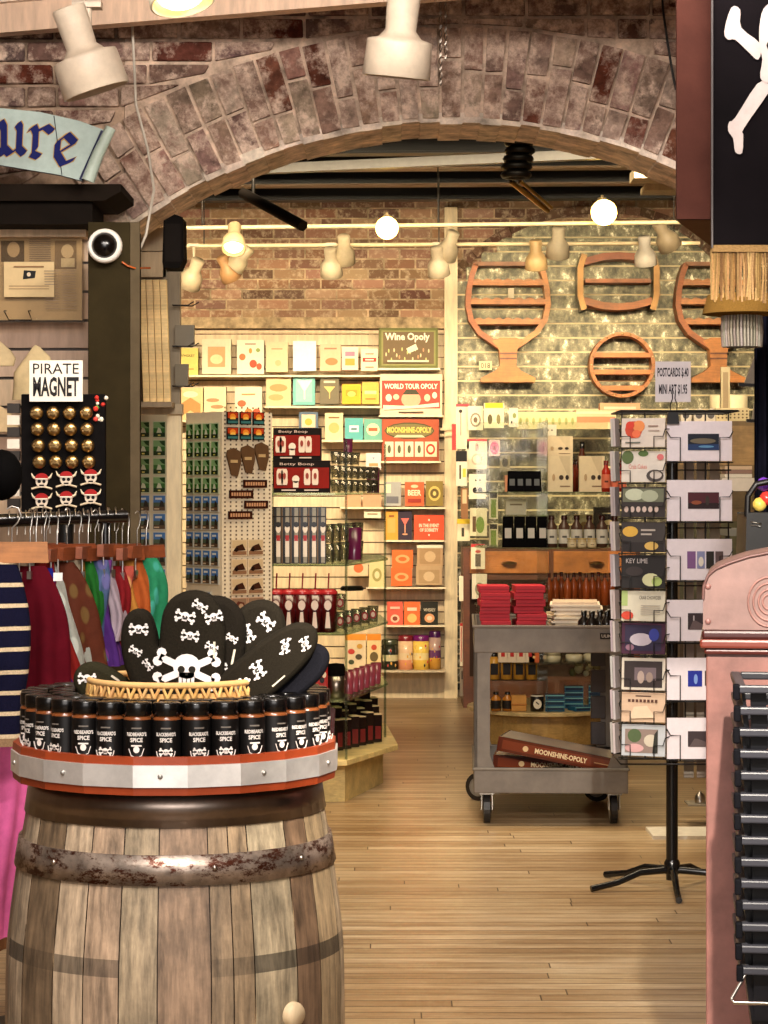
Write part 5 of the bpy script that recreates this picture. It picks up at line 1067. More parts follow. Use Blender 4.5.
def pouch(w, h, c, lc):
    t = thing('pouch', 'x', 'pouch'); mb = MB('dull'); mb.add([(-w/2, -.025, 0), (w/2, -.025, 0), (w/2, .025, 0), (-w/2, .025, 0), (-w/2*.9, -.004, h), (w/2*.9, -.004, h), (w/2*.9, .004, h), (-w/2*.9, .004, h)], [(0, 1, 5, 4), (1, 2, 6, 5), (2, 3, 7, 6), (3, 0, 4, 7), (4, 5, 6, 7), (3, 2, 1, 0)], c); mb.build('bag', t)
    mb = MB('paper'); mb.add([(-w*.28, -.0262+.021*.3, h*.3), (w*.28, -.0262+.021*.3, h*.3), (w*.28, -.0262+.021*.62, h*.62), (-w*.28, -.0262+.021*.62, h*.62)], [(0, 1, 2, 3)], lc); mb.build('label_patch', t); return t
rep(pouch(.05, .11, (22, 22, 26), (110, 114, 116)), [(512+q*8.2, 12.08+(q % 2)*.03, ZS[0], ORD[q]) for q in range(4)], 'short black pouch on the top glass shelf, %s from left', 'pouch', 'black pouches on the glass shelves')
rep(pouch(.062, .165, (22, 20, 22), (206, 200, 190)), [(508+q*11.5, 12.1, ZS[1], ORD[q]) for q in range(4)], 'tall black pouch with white patch on the second glass shelf, %s from left', 'pouch', 'black pouches on the glass shelves')
def carton(w, h, c, its): mb = MB('paper'); mb.box(-w/2, 0, 0, w/2, .06, h, c); mb.art(w, h, its, y=-.001); return mb.build('gift_carton')
cart_ = [('p', [(.45, 1), (.9, .3), (.9, 1)], (214, 196, 160)), ('c', .55, .4, .09, .07, (90, 70, 50)), ('c', .78, .4, .07, .07, (60, 40, 30)), ('r', .5, .14, .9, .17, (150, 120, 90)), ('c', .25, .4, .06, .1, (190, 160, 120))]
rep(carton(.135, .19, (232, 214, 176), cart_), [(560, 12.1, ZS[0], 'left'), (592, 12.08, ZS[0], 'right')], 'cream gift carton with dark dots on the top glass shelf, %s of two', 'box', 'cream gift cartons')
rep(carton(.15, .11, (226, 206, 170), cart_), [(559, 12.3, ZS[0]+.19, '')], 'cream gift carton laid behind and above the left carton', 'box', 'cream gift cartons')
rep(carton(.07, .06, (236, 226, 200), [('c', .35, .5, .06, .08, (90, 70, 50)), ('c', .65, .5, .06, .08, (90, 70, 50))]), [(550, 12.3, ZS[0]+.302, '')], 'little cream box on top of the cream cartons', 'box', 'cream gift cartons')
rep(carton(.16, .09, (196, 130, 96), [('p', [(.1, .2), (.25, .2), (.45, .9), (.3, .9)], (236, 214, 180)), ('p', [(.5, .2), (.65, .2), (.85, .9), (.7, .9)], (236, 214, 180))]), [(520, 12.35, ZS[0]+.0, ''), ], 'striped red and cream box behind the short black pouches', 'box', 'striped boxes')
def bottle(r, h, c, lab, cap, kd='gloss', neck=.45, nm='bottle'):
    t = thing(nm, 'x', 'bottle'); mb = MB(kd); mb.lathe([(0, 0), (r, 0), (r, h*.66), (r*neck, h*.8), (r*neck, h*.88)], c, 14, cap=False); mb.build('glass_body', t)
    mb = MB('gloss'); mb.lathe([(r*neck*1.2, h*.86), (r*neck*1.2, h), (0, h)], cap, 12); mb.build('cap', t)
    if lab: mb = MB('paper'); mb.lathe([(r*1.03, h*.12), (r*1.03, h*.56)], lab, 14, cap=False); mb.lathe([(r*1.05, h*.3), (r*1.05, h*.36)], tuple(v*.5 for v in lab), 5, a0=-PI/2-.4, a1=-PI/2+.4); mb.build('label_wrap', t)
    return t
rep(bottle(.028, .27, (90, 40, 24), None, (24, 22, 22)), [(582, 12.25, ZS[0], '')], 'tall dark brown bottle with black cap between the cream cartons', 'bottle', None)
rep(bottle(.02, .17, (120, 40, 24), None, (60, 24, 20)), [(573+q*3.5, 12.15+q*.1, ZS[0], ('front', 'back')[q]) for q in range(2)], 'slim brown bottle beside the left cream carton, %s one', 'bottle', None)
rep(bottle(.024, .165, (190, 44, 28), (226, 120, 90), (120, 30, 26)), [(606+q*8, 12.08+q*.06, ZS[0], ORD[q]) for q in range(3)], 'red sauce bottle on the top glass shelf, %s from left', 'bottle', 'red sauce bottles')
rep(bottle(.03, .17, (104, 74, 60), (214, 210, 196), (70, 28, 24)), [(551.5+q*12.6, 12.1+(q % 2)*.03, ZS[1], ORD[q]) for q in range(6)], 'brown capped bottle with white label on the second glass shelf, %s from left', 'bottle', 'white labelled bottles')
rep(bottle(.024, .05, (216, 196, 150), (226, 210, 170), (206, 180, 120), neck=.9, nm='small_jar'), [(572+q*10, 12.05, ZS[1], ORD[q]) for q in range(3)], 'small cream jar before the white labelled bottles, %s from left', 'jar', 'small cream jars')
rep(bottle(.022, .17, (170, 80, 34), None, (90, 40, 26), neck=.35), [(549+q*6.2, 12.2+(q % 3)*.08, ZS[2], ORD[q]) for q in range(11)], 'amber sauce bottle on the third glass shelf, %s from left', 'bottle', 'amber sauce bottles')
rep(bottle(.024, .1, (60, 50, 40), (226, 214, 190), (24, 22, 22)), [(506+q*6.8, 12.2+(q % 2)*.1, ZS[2], ORD[q]) for q in range(6)], 'short black capped bottle on the third glass shelf, %s from left', 'bottle', 'short black capped bottles')
rep(carton(.11, .085, (232, 222, 196), [('r', .2, .6, .8, .7, (160, 140, 110))]), [(516, 12.4, ZS[1]+.17, '')], 'pale carton above the tall black pouches', 'box', None)
rep(carton(.1, .12, (214, 190, 130), [('c', .5, .5, .4, .35, (236, 216, 160)), ('c', .5, .5, .2, .18, (180, 140, 80))]), [(584, 12.5, ZS[1]+.05, '')], 'round patterned gold carton behind the white labelled bottles', 'box', None)
rep(carton(.13, .17, (48, 36, 28), [('c', .6, .4, .3, .2, (214, 190, 140)), ('r', .35, .78, .8, .82, (206, 190, 150)), ('r', .3, .38, .9, .42, (60, 40, 28))]), [(606, 12.5, ZS[1]+.04, '')], 'dark carton with a gold disc behind the white labelled bottles', 'box', None)
# shelf four
rep(carton(.05, .075, (226, 206, 176), [('r', .3, .4, .7, .8, (190, 40, 36))]), [(503+q*9, 12.1, ZS[3], ORD[q]) for q in range(4)], 'small cream and red box on the fourth glass shelf, %s from left', 'box', 'small cream and red boxes')
rep(carton(.055, .08, (200, 96, 44), [('c', .5, .7, .14, .1, (240, 190, 120)), ('c', .5, .35, .14, .1, (240, 190, 120))]), [(534, 12.1, ZS[3], '')], 'small orange box on the fourth glass shelf', 'box', None)
mb = MB('gloss'); mb.lathe([(0, 0), (.045, 0), (.048, .03), (.04, .036), (0, .036)], (206, 196, 160), 16); rep(mb.build('tub'), [(552, 12.15, ZS[3], 'lower'), (552, 12.15, ZS[3]+.037, 'upper'), (574, 12.2, ZS[3], 'right hand'), (592, 12.25, ZS[3], 'far right')], 'flat pale tub on the fourth glass shelf, %s', 'tub', 'flat pale tubs')
# pump bottles on the plinth
pm = thing('pump_bottle', 'x', 'bottle'); mb = MB('gloss'); mb.lathe([(0, 0), (.03, 0), (.031, .1), (.02, .118), (.014, .12)], [(206, 150, 50), (214, 160, 60), (206, 150, 60)], 14); mb.build('bottle_body', pm)
mb = MB('paper'); mb.box(-.02, -.034, .025, .02, -.03, .085, (40, 30, 24)); mb.build('label_patch', pm)
mb = MB('gloss'); mb.lathe([(.016, .118), (.016, .14), (.006, .142), (.006, .16)], (22, 20, 20), 10); mb.cbox((-.012, -.01, .166), (.055, .02, .014), (0, .15, .3), (22, 20, 20)); mb.build('pump', pm)
ZP = .206
spots_ = [(494+q*12.5, 12.16, ZP+.165, 'upper row, %s' % ORD[q]) for q in range(4)]
mb = MB('glass'); mb.box(0, 0, 0, .31, .2, .006, (220, 226, 216)); tag(mb.build('acrylic_riser', loc=sit(488, 12.14, ZP+.158)), 'clear acrylic riser carrying the upper row of pump bottles', 'riser')
for i in range(2): mb = MB('glass'); mb.box(0, 0, 0, .006, .2, .157, (220, 226, 216)); tag(mb.build('acrylic_block', loc=sit((488, 546)[i], 12.14, ZP)), 'clear upright block under the %s end of the acrylic riser' % ('left', 'right')[i], 'block')
rep(pm, spots_, 'black pump bottle of amber soap, %s', 'bottle', 'amber pump bottles')
rep(bottle(.027, .1, (190, 120, 40), (50, 40, 30), (22, 20, 20)), [(496+q*11.5, 12.12, ZP, ORD[q]) for q in range(2)], 'short amber bottle with dark label on the plinth, %s from left', 'bottle', 'short amber bottles')
mb = MB('matte'); mb.box(-.04, 0, 0, .04, .06, .083, (206, 150, 80)); mb.box(-.042, -.003, .03, .042, .063, .042, (180, 120, 60)); rep(mb.build('soap_stack', bevel=.004), [(519, 12.08, ZP, '')], 'ochre soap block on the plinth', 'soap', None)
mb = MB('gloss'); mb.lathe([(0, 0), (.035, 0), (.036, .08), (.03, .085), (0, .085)], [(40, 34, 30), (50, 44, 40), (226, 220, 200)], 16); mb.ell(0, .04, .022, .026, -.0375, (230, 222, 200)); mb.cbox((0, -.039, .045), (.02, .002, .005), (0, .7, 0), (40, 34, 30)); rep(mb.build('round_tin'), [(537, 12.1, ZP, '')], 'black tin with white label beside the ochre soap', 'tin', None)
mb = MB('gloss'); mb.box(-.05, 0, 0, .05, .08, .028, (40, 104, 140)); mb.rect(-.045, .006, .045, .02, -.001, (30, 60, 90)); mb.rect(-.05, .022, .05, .0265, -.0012, (130, 190, 190))
bt = mb.build('sardine_tin'); sp_ = [(555, 12.07, ZP+.03*k, 'left stack, %s from below' % ORD[k]) for k in range(3)]+[(574, 12.25, ZP+.03*k, 'middle stack, %s from below' % ORD[k]) for k in range(4)]+[(598, 12.3, ZP+.03*k, 'right stack, %s from below' % ORD[k]) for k in range(4)]
rep(bt, sp_, 'flat blue tin on the plinth, %s', 'tin', 'flat blue tins')
o = dup(bt, sit(588, 12.1, ZP+.001), .35, 'flat blue tin lying askew in front of the right stack'); o.scale = (1.5, 1.2, .8)
mb = MB('velvet')
for k in range(16): mb.sphere((random.uniform(-.12, .12), random.uniform(-.04, .04), random.uniform(.0, .08)), random.uniform(.015, .03), random.choice(((130, 130, 90), (160, 150, 110), (110, 110, 80), (206, 196, 160))), 7)
tag(mb.build('dried_plant_bunch', loc=sit(592, 12.4, ZP+.16)), 'grey-green dried bunch above the blue tins', 'dried plants')

# ================================================================ UTILITY CART
CD = 9.35; s = F/CD
ct = thing('utility_cart', 'two shelf grey plastic utility cart in the aisle', 'cart', (P(551, 0, CD).x, CD, 0), -.035); w = .316; dp = .86
G = (124, 114, 104)
def tray(z0, z1, nm, name):
    mb = MB('cartgrey'); th = .012
    mb.box(-w, 0, z0, w, th, z1, G); mb.box(-w, dp-th, z0, w, dp, z1, G); mb.box(-w, th, z0, -w+th, dp-th, z1, G); mb.box(w-th, th, z0, w, dp-th, z1, G)
    mb.box(-w+th, th, z0+.02, w-th, dp-th, z0+.035, G); mb.box(-w-.006, -.006, z1-.012, w+.006, .014, z1, jit(G, 4)); mb.box(-w-.006, dp-.014, z1-.012, w+.006, dp+.006, z1, G); mb.box(-w-.006, 0, z1-.012, -w+.014, dp, z1, G); mb.box(w-.014, 0, z1-.012, w+.006, dp, z1, G)
    return mb.build(name, ct, bevel=.004)
tr = tray(.712, .825, 0, 'top_tray'); tray(.135, .24, 0, 'bottom_tray')
for sx in (-1, 1):
    for yy in (0.004, dp-.07):
        mb = MB('cartgrey'); xo = w-.002; xi = w-.066
        mb.prism([(sx*(xi-.012), .712), (sx*xo, .712), (sx*xo, .24), (sx*(xi-.018), .24), (sx*xi, .29), (sx*xi, .69)][::sx], yy, yy+.012, G)
        mb.prism([(sx*(xo-.012), .712), (sx*xo, .712), (sx*xo, .24), (sx*(xo-.012), .24)][::sx], yy, yy+.066, G)
        mb.build('corner_post', ct, bevel=.003)
# ribbed inner face of the right rear post
mb = MB('cartgrey'); 
for k in range(4): mb.box(w-.11, dp-.085, .25+k*.116, w-.045, dp-.06, .35+k*.116, (92, 82, 82))
mb.build('rib', ct, bevel=.003)
for sx, yy, rz in ((-.262, .07, .0), (.262, .07, .05), (-.262, dp-.1, 1.1), (.262, dp-.1, 1.25)):
    mb = MB('metal'); mb.M = Matrix.Translation((sx, yy, 0)) @ Matrix.Rotation(rz, 4, 'Z'); mb.box(-.03, -.03, .124, .03, .03, .135, (150, 146, 140))
    for q in (-.022, .022): mb.prism([(q-.002, .06), (q+.002, .06), (q+.002, .126), (q-.002, .126)], -.014, .03, (160, 156, 150))
    cs = mb.build('caster_fork', ct)
    mb = MB('satin'); mb.M = Matrix.Translation((sx, yy, 0)) @ Matrix.Rotation(rz, 4, 'Z') @ Matrix.Translation((0, .03, .062)) @ Matrix.Rotation(PI/2, 4, 'Y')
    mb.lathe([(0, -.014), (.034, -.014), (.042, -.016), (.062, -.013), (.062, .013), (.042, .016), (.034, .014), (0, .014)], [(150, 144, 136), (140, 134, 126), (60, 54, 52), (52, 48, 46), (60, 54, 52), (140, 134, 126), (150, 144, 136)], 24, smooth=False); mb.build('wheel', cs)
mb = MB('matte'); mb.rect(.2, .77, .262, .794, -.0075, (44, 38, 36)); mb.text('ULINE', .231, .782, .013, -.0085, (170, 160, 150), w=.05, bold=True); mb.build('name_plate', ct)
cx0 = ct.location.x
# red boxes on the top tray
rb0 = MB('paper'); rb0.box(-.062, 0, 0, .062, .19, .0285, (176, 34, 48)); rb0.rect(-.062, .013, .062, .0145, -.0008, (110, 18, 30)); rb0 = rb0.build('red_box', bevel=.002)
k = 0
for q, (px, n_, lab) in enumerate(((495, 8, 'left'), (529, 8, 'right'))):
    for r in range(n_):
        o = rb0 if k == 0 else dup(rb0); k += 1; o.location = (P(px, 0, 9.5).x+random.uniform(-.006, .006)+(.012 if r < 4 and q else 0)-.01*(q == 0)*(r < 2), 9.44+random.uniform(0, .02)+q*.02, .749+r*.0293); o.rotation_euler = (0, 0, random.uniform(-.05, .05))
        tag(o, 'flat red box on the cart, %s from below in the %s stack' % (ORD[r], lab), 'box', 'flat red boxes stacked on the cart')
for r in range(9):
    mb = MB('paper'); ww = .1+random.uniform(-.01, .01); mb.box(-ww, 0, 0, ww, .3, .0085, jit((226, 212, 190), 8)); o = mb.build('paper_sheaf', loc=(P(575, 0, 9.7).x+random.uniform(-.01, .01), 9.6, .749+r*.0175), rot=(0, 0, random.uniform(-.1, .1)))
    mb = MB('paper'); mb.box(-ww+.01, .005, .0085, ww-.01, .29, .0172, jit((206, 186, 160), 8)); mb.build('inner_pages', o)
    tag(o, 'white paper bag sheaf on the cart, %s from below' % ORD[r], 'paper', 'white paper sheaves on the cart')
db = bottle(.026, .13, (34, 28, 26), (60, 56, 60), (20, 18, 18), neck=.4)
for i, (px, d) in enumerate(((584, 9.5), (592, 9.46), (600, 9.54), (607, 9.5), (597, 9.65), (609, 9.62))):
    o = db if i == 0 else dup(db); o.location = sit(px, d, .748); o['label'] = 'dark bottle at the right end of the cart top, %s' % ('leftmost', 'second from left', 'third', 'fourth from left', 'behind the others left', 'behind the others right')[i]; o['group'] = 'dark bottles on the cart'
# long game boxes on the lower tray
def longbox(lab, loc, rot):
    t = thing('long_game_box', lab, 'board game', loc, 0, 'long moonshine game boxes on the cart'); t.rotation_euler = rot
    L2 = .5; mb = MB('gloss'); mb.box(0, 0, 0, L2, .26, .06, (104, 44, 24)); mb.rect(.02, .012, L2-.02, .05, -.0008, (128, 56, 30)); mb.add([(.01, .01, .0608), (L2-.01, .01, .0608), (L2-.01, .25, .0608), (.01, .25, .0608)], [(0, 1, 2, 3)], (196, 180, 160)); mb.build('box', t)
    mb = MB('paper'); mb.text('MOONSHINE-OPOLY', .27, .03, .022, -.0016, (232, 206, 160), w=.22, bold=True); mb.ell(.12, .03, .012, .012, -.0016, (214, 180, 130)); mb.rect(.41, .028, .47, .032, -.0016, (200, 150, 100)); mb.build('lettering', t); return t
longbox('lower brown red game box with MOONSHINE-OPOLY side, on the cart bottom tray', (P(491, 0, 9.75).x, 9.6, .205), (0, .05, -.12))
longbox('upper brown red game box with MOONSHINE-OPOLY side, tilted on the other one', (P(494, 0, 9.7).x, 9.5, .295), (0, .17, -.22))
def lump(lab, px, d, z, sx, sy, sz, c=(196, 186, 176)):
    mb = MB('glass'); mb.sphere((0, 0, sz*.9), 1, c, 16, sc=(sx, sy, sz)); 
    for i, v in enumerate(mb.v): 
        q = 1+.12*math.sin(v[0]*90)+.1*math.cos(v[1]*70+v[0]*40); mb.v[i] = (v[0]*q, v[1]*q, v[2]*q)
    mb2 = MB('satin'); mb2.v = [(a_*.86, b_*.86, c_*.86+.003) for a_, b_, c_ in mb.v]; mb2.f = list(mb.f); mb2.c = [(170, 150, 136)]*len(mb.f); mb2.m = ['satin']*len(mb.f); mb2.sm = [True]*len(mb.f)
    o = mb2.build('wrapped_bundle', loc=sit(px, d, z)); mb.build('plastic_wrap', o); tag(o, lab, 'bundle')
lump('plastic wrapped bundle at the right end of the cart bottom tray', 606, 9.55, .171, .07, .08, .05)
lump('low crumpled plastic bundle in the middle of the cart bottom tray', 560, 9.46, .171, .11, .04, .03)

# ================================================================ POSTCARD SPINNER
QD = 7.9
ps = thing('postcard_spinner', 'black wire postcard spinner on a star foot right of the cart', 'display stand', (P(672, 0, QD).x, QD, 0))
mb = MB('gloss'); mb.tube([(0, 0, .03), (0, 0, 1.63)], .0205, (20, 20, 22), 14); mb.build('pole', ps)
for i, an in enumerate((-1.62, -2.86, -.3, .9, 2.35)):
    mb = MB('gloss'); r = .3; pts = [(.02*math.cos(an), .02*math.sin(an), .065), (.12*math.cos(an), .12*math.sin(an), .06), (.2*math.cos(an), .2*math.sin(an), .03), (r*math.cos(an), r*math.sin(an), .012)]
    mb.tube(pts, [.013, .012, .011, .0115], (24, 24, 26), 8); mb.build('leg', ps)
mb = MB('gloss'); mb.lathe([(.024, .05), (.028, .055), (.028, .09), (.022, .1)], (24, 24, 26), 14); mb.build('collar', ps)
s = F/QD; SX = ps.location.x
# wire frame behind the cards
mb = MB('satin'); zb, zt = P(0, 760, QD).z, P(0, 412, QD).z
for x in (-.17, -.09, .05, .12, .2): mb.tube([(x, .03, zb), (x, .03, zt)], .0028, (30, 24, 24), 5)
for k in range(13): z = zb+(zt-zb)*k/12; mb.tube([(-.19, .03, z), (.21, .03, z)], .0028, (30, 24, 24), 5)
for k in (0, 12): z = zb+(zt-zb)*k/12; mb.tube([(-.19, -.12, z), (.21, -.12, z), (.21, .2, z), (-.19, .2, z)], .0035, (30, 24, 24), 5, closed=True)
mb.build('wire_frame', ps)
LY = QD-.1
LC = [ # y0,y1,label,base,art
 (418, 447, 'recipe card with red and orange berries', (214, 202, 190), [('c', .28, .6, .2, .3, (196, 70, 44)), ('c', .4, .72, .14, .2, (226, 140, 80)), ('c', .2, .75, .1, .14, (206, 60, 40)), ('c', .35, .45, .1, .14, (226, 110, 70)), ('r', .62, .7, .85, .74, (150, 120, 110)), ('r', .62, .55, .88, .58, (170, 150, 140)), ('r', .1, .13, .45, .17, (110, 120, 110))]),
 (451, 482, 'recipe card with green vegetables and red writing', (216, 208, 196), [('c', .14, .8, .14, .22, (100, 120, 70)), ('c', .5, .92, .12, .1, (90, 120, 60)), ('t', 'Crab Cakes', .38, .5, .14, (206, 110, 100), .42), ('c', .78, .2, .2, .2, (90, 80, 76)), ('c', .8, .22, .14, .13, (200, 190, 180)), ('c', .9, .8, .08, .1, (206, 110, 110))]),
 (487, 517, 'dark card with foam green top and cluttered lettering', (70, 60, 58), [('r', .03, .5, .97, .95, (120, 124, 100)), ('c', .3, .75, .22, .2, (190, 196, 170)), ('c', .65, .7, .2, .2, (170, 176, 150))]+[('c', .12+.14*k, .25, .05, .1, (200, 180, 170)) for k in range(6)]),
 (522, 552, 'dark grey recipe card with yellow ovals', (78, 70, 68), [('c', .2, .68, .18, .18, (214, 170, 70)), ('r', .45, .7, .78, .76, (180, 170, 160)), ('r', .45, .56, .7, .62, (180, 170, 160)), ('r', .03, .0, .97, .32, (58, 50, 50)), ('c', .7, .2, .16, .14, (206, 170, 90))]),
 (555, 588, 'black recipe card with pale green sprouts', (50, 44, 44), [('t', 'KEY LIME', .35, .82, .14, (190, 180, 176), .5), ('c', .68, .25, .2, .2, (206, 206, 160)), ('c', .82, .2, .12, .14, (170, 190, 110)), ('c', .3, .5, .2, .15, (70, 60, 60))]),
 (591, 621, 'cream recipe card with small grey text', (214, 208, 186), [('r', 0, .5, .14, 1, (170, 190, 120)), ('t', 'CRAB CHOWDER', .66, .78, .12, (90, 80, 70), .5)]+[('r', .45, .5-.07*k, .9, .52-.07*k, (170, 160, 150)) for k in range(5)]+[('c', .15, .18, .14, .14, (206, 70, 50))]),
 (622, 654, 'plum bordered night postcard', (84, 36, 66), [('r', .08, .1, .92, .9, (56, 46, 80)), ('c', .45, .45, .26, .2, (190, 180, 190)), ('c', .75, .6, .12, .2, (50, 60, 150)), ('c', .2, .2, .1, .1, (150, 110, 130))]),
 (658, 690, 'white bordered street postcard', (206, 196, 180), [('r', .06, .08, .94, .9, (66, 52, 52)), ('r', .3, .3, .8, .7, (120, 104, 110)), ('c', .45, .4, .08, .2, (170, 150, 140)), ('c', .65, .4, .08, .16, (150, 130, 120))]),
 (692, 722, 'sepia postcard with brown heading', (206, 176, 148), [('r', .32, .84, .68, .88, (90, 56, 44))]+[('r', .15+.09*k, .66, .21+.09*k, .75, (100, 60, 46)) for k in range(8)]+[('p', [(.2, .1), (.8, .15), (.6, .55), (.3, .5)], (222, 196, 166))]),
 (725, 756, 'pale blue bordered postcard with palms and roses', (186, 190, 194), [('r', .08, .1, .84, .86, (150, 130, 120)), ('c', .3, .65, .16, .22, (90, 110, 70)), ('c', .3, .25, .22, .14, (206, 160, 160)), ('c', .68, .5, .16, .2, (200, 190, 170)), ('p', [(.72, .1), (.84, .1), (.84, .86), (.76, .7)], (60, 60, 50))]),
]
def pocket(lab_of, x0, x1, z0, z1, y, yaw, inner, zside):   # wire pocket, child of spinner
    pass
for i, (y0, y1, lab, c, ar) in enumerate(LC):
    t = boxitem('postcard', lab+', left spinner column', 'postcard', 621, y0, 665, y1, LY, .012, c, ar, 'postcards in the left column of the spinner', yaw=-.32)
    t.location.y += .0; t.rotation_euler.x = -.08
    h = (y1-y0)/s; w2 = 44/s; mb = MB('satin'); M_ = Matrix.Translation((P(643, y1, LY).x-SX, LY-QD, P(0, y1, LY).z)) @ Matrix.Rotation(-.32, 4, 'Z'); mb.M = M_
    for sg in (-1, 1): mb.tube([(sg*(w2/2+.01), .04, h*.62), (sg*(w2/2+.004), -.014, h*.6), (sg*(w2/2-.004), -.016, h*.36), (sg*(w2*.27), -.016, h*.36), (sg*(w2*.27), -.016, -.006)], .0021, (26, 22, 22), 5)
    mb.tube([(-w2/2-.006, .03, -.005), (-w2/2-.006, -.016, -.005), (w2/2, -.016, -.005), (w2/2, .03, -.005)], .0021, (26, 22, 22), 5); mb.build('wire_pocket', ps)
    # stack of further cards whose edges show at the left
    for q in range(2):
        mb = MB('paper'); mb.box(0, 0, 0, .05, .008, h*.96, jit((176, 168, 168), 14)); o = mb.build('postcard', loc=(P(617-q*1.5, 0, LY).x, LY+.045+q*.03, P(0, y1-1, LY).z), rot=(-.04, 0, 1.15+.1*q)); tag(o, 'pale card edge, %s one, by the ' % ('near', 'far')[q]+lab, 'postcard', 'turned cards on the spinner side')
RC = [(421, 461, 'white matted print of blue harbour lights', [('r', .32, .27, .8, .68, (32, 40, 58)), ('r', .32, .27, .8, .42, (34, 62, 110)), ('c', .55, .5, .2, .07, (120, 110, 90)), ('c', .6, .36, .12, .03, (90, 140, 180))]),
 (480, 521, 'white matted print of a red dusk skyline', [('r', .32, .3, .8, .7, (92, 34, 46)), ('r', .32, .3, .8, .44, (56, 30, 34)), ('c', .62, .5, .03, .12, (70, 60, 50)), ('c', .45, .45, .08, .05, (150, 80, 50))]),
 (539, 580, 'white matted print of four small pictures', [('r', .31, .28, .44, .7, (130, 90, 140)), ('r', .46, .28, .58, .7, (130, 134, 170)), ('r', .6, .28, .72, .7, (56, 50, 44)), ('r', .74, .28, .86, .7, (110, 90, 90)), ('c', .52, .45, .04, .12, (214, 206, 190))]),
 (600, 641, 'white matted print of a dark boardwalk', [('r', .32, .28, .8, .68, (70, 56, 60)), ('p', [(.34, .28), (.7, .28), (.44, .5), (.4, .5)], (110, 92, 92)), ('r', .4, .5, .42, .62, (180, 170, 170))]),
 (658, 700, 'white matted print with cobalt blue picture', [('r', .32, .32, .54, .7, (24, 40, 150)), ('r', .58, .34, .8, .7, (90, 70, 60)), ('c', .44, .5, .03, .12, (120, 150, 210)), ('c', .68, .48, .06, .1, (190, 90, 60))]),
 (718, 759, 'lowest white matted print of a dark pier', [('r', .32, .3, .8, .68, (74, 58, 62)), ('p', [(.34, .3), (.8, .3), (.46, .5), (.42, .5)], (104, 88, 88))])]
for i, (y0, y1, lab, ar) in enumerate(RC):
    t = boxitem('matted_print', lab+' in the right column of the wire spinner', 'print', 667, y0, 732, y1, LY-.0, .01, (226, 216, 220), ar, 'white matted prints on the spinner', yaw=.0)
    h = (y1-y0)/s; w2 = 65/s; mb = MB('satin'); mb.M = Matrix.Translation((P(699.5, y1, LY).x-SX, LY-QD, P(0, y1, LY).z))
    for sg in (-1, 1): mb.tube([(sg*(w2/2+.006), .06, h*.74), (sg*(w2/2-.0), -.012, h*.72), (sg*(w2/2-.012), -.014, h*.58), (sg*(w2*.3), -.014, h*.58), (sg*(w2*.3), -.014, -.006)], .0021, (26, 22, 22), 5)
    mb.tube([(-w2/2, .1, -.005), (-w2/2, -.014, -.005), (w2/2, -.014, -.005), (w2/2, .1, -.005)], .0021, (26, 22, 22), 5); mb.build('wire_pocket', ps)
    for q in range(3):
        mb = MB('paper'); mb.box(0, 0, 0, .035, .006, .09, jit((150, 138, 128), 8)); o = mb.build('turned_postcard', loc=(P(684+q*13, 0, QD+.07).x, QD+.075, P(0, y1+19, QD+.07).z)); tag(o, 'grey card back, %s one, under the ' % ('left', 'middle', 'right')[q]+lab, 'card', 'card backs seen through the spinner')
sgn = thing('price_sign', 'white card sign reading POSTCARDS and MINI prices above the spinner', 'sign', P(673, 402, LY)); w, h = 35/s, 40/s
mb = MB('paper'); mb.box(-w/2, 0, 0, w/2, .003, h, (206, 198, 200)); mb.text('POSTCARDS $.40', 0, h*.72, h*.26, -.001, (44, 32, 50), w=w*.88, bold=True); mb.text('MINI ART $1.95', 0, h*.3, h*.28, -.001, (44, 32, 50), w=w*.8, bold=True); mb.build('card', sgn)
mb = MB('metal'); mb.tube([(-.008, -.003, -.035), (-.01, -.004, -.01), (-.002, -.004, .012), (-.004, -.004, .04)], .0018, (50, 44, 44), 5); mb.tube([(.012, -.003, -.035), (.014, -.004, -.01), (.006, -.004, .012), (.008, -.004, .04)], .0018, (50, 44, 44), 5); mb.build('binder_clip_handle', sgn)
mb = MB('satin'); mb.prism([(-.022, -.075), (.02, -.075), (.016, -.035), (-.018, -.035)], -.015, .012, (24, 22, 24)); mb.build('binder_clip', sgn)

# ================================================================ FAR RIGHT: stuff behind the spinner
boxitem('slotted_block', 'grey slotted wooden block standing before the drum lamp', 'block', 721, 367, 730, 419.5, 12.99, .03, (190, 176, 140), [('r', .2, .1, .8, .9, (160, 140, 110))])
lp = thing('drum_lamp', 'small glowing cream drum lamp right of the postcard sign', 'lamp', Vector((P(729, 418, 13.1).x, 13.12, 1.7705))); r = 19/(F/13.1)
mb = MB('paper'); mb.lathe([(r, .05), (r, .15), (r*.97, .155), (r*.97, .05)], (252, 238, 196), 24); mb.build('lamp_shade', lp); mb = MB('satin'); mb.lathe([(0, 0), (r*.5, 0), (r*.3, .03), (.01, .06)], (190, 170, 130), 16); mb.build('base', lp)
boxitem('lattice_basket', 'flat cream lattice box under the drum lamp', 'basket', 716, 408, 749, 421, 12.91, .07, (206, 190, 150), [('c', .07+.12*k, .25+.25*j, .03, .07, (120, 100, 70)) for k in range(8) for j in range(3)])
for i, px in enumerate((686, 699, 711)):
    mb = MB('satin'); mb.prism([(-.03, 0), (.03, 0), (.034, .05), (.01, .075), (-.03, .06)], 0, .05, (206, 196, 180)); mb.ell(0, .035, .02, .022, -.001, (100, 96, 100)); tag(mb.build('decorated_mug', loc=Vector((P(px, 419, 12.93).x, 12.93, 1.7705))), 'white and grey decorated mug in a row left of the lattice box, %s' % ORD[i], 'mug', 'decorated mugs')
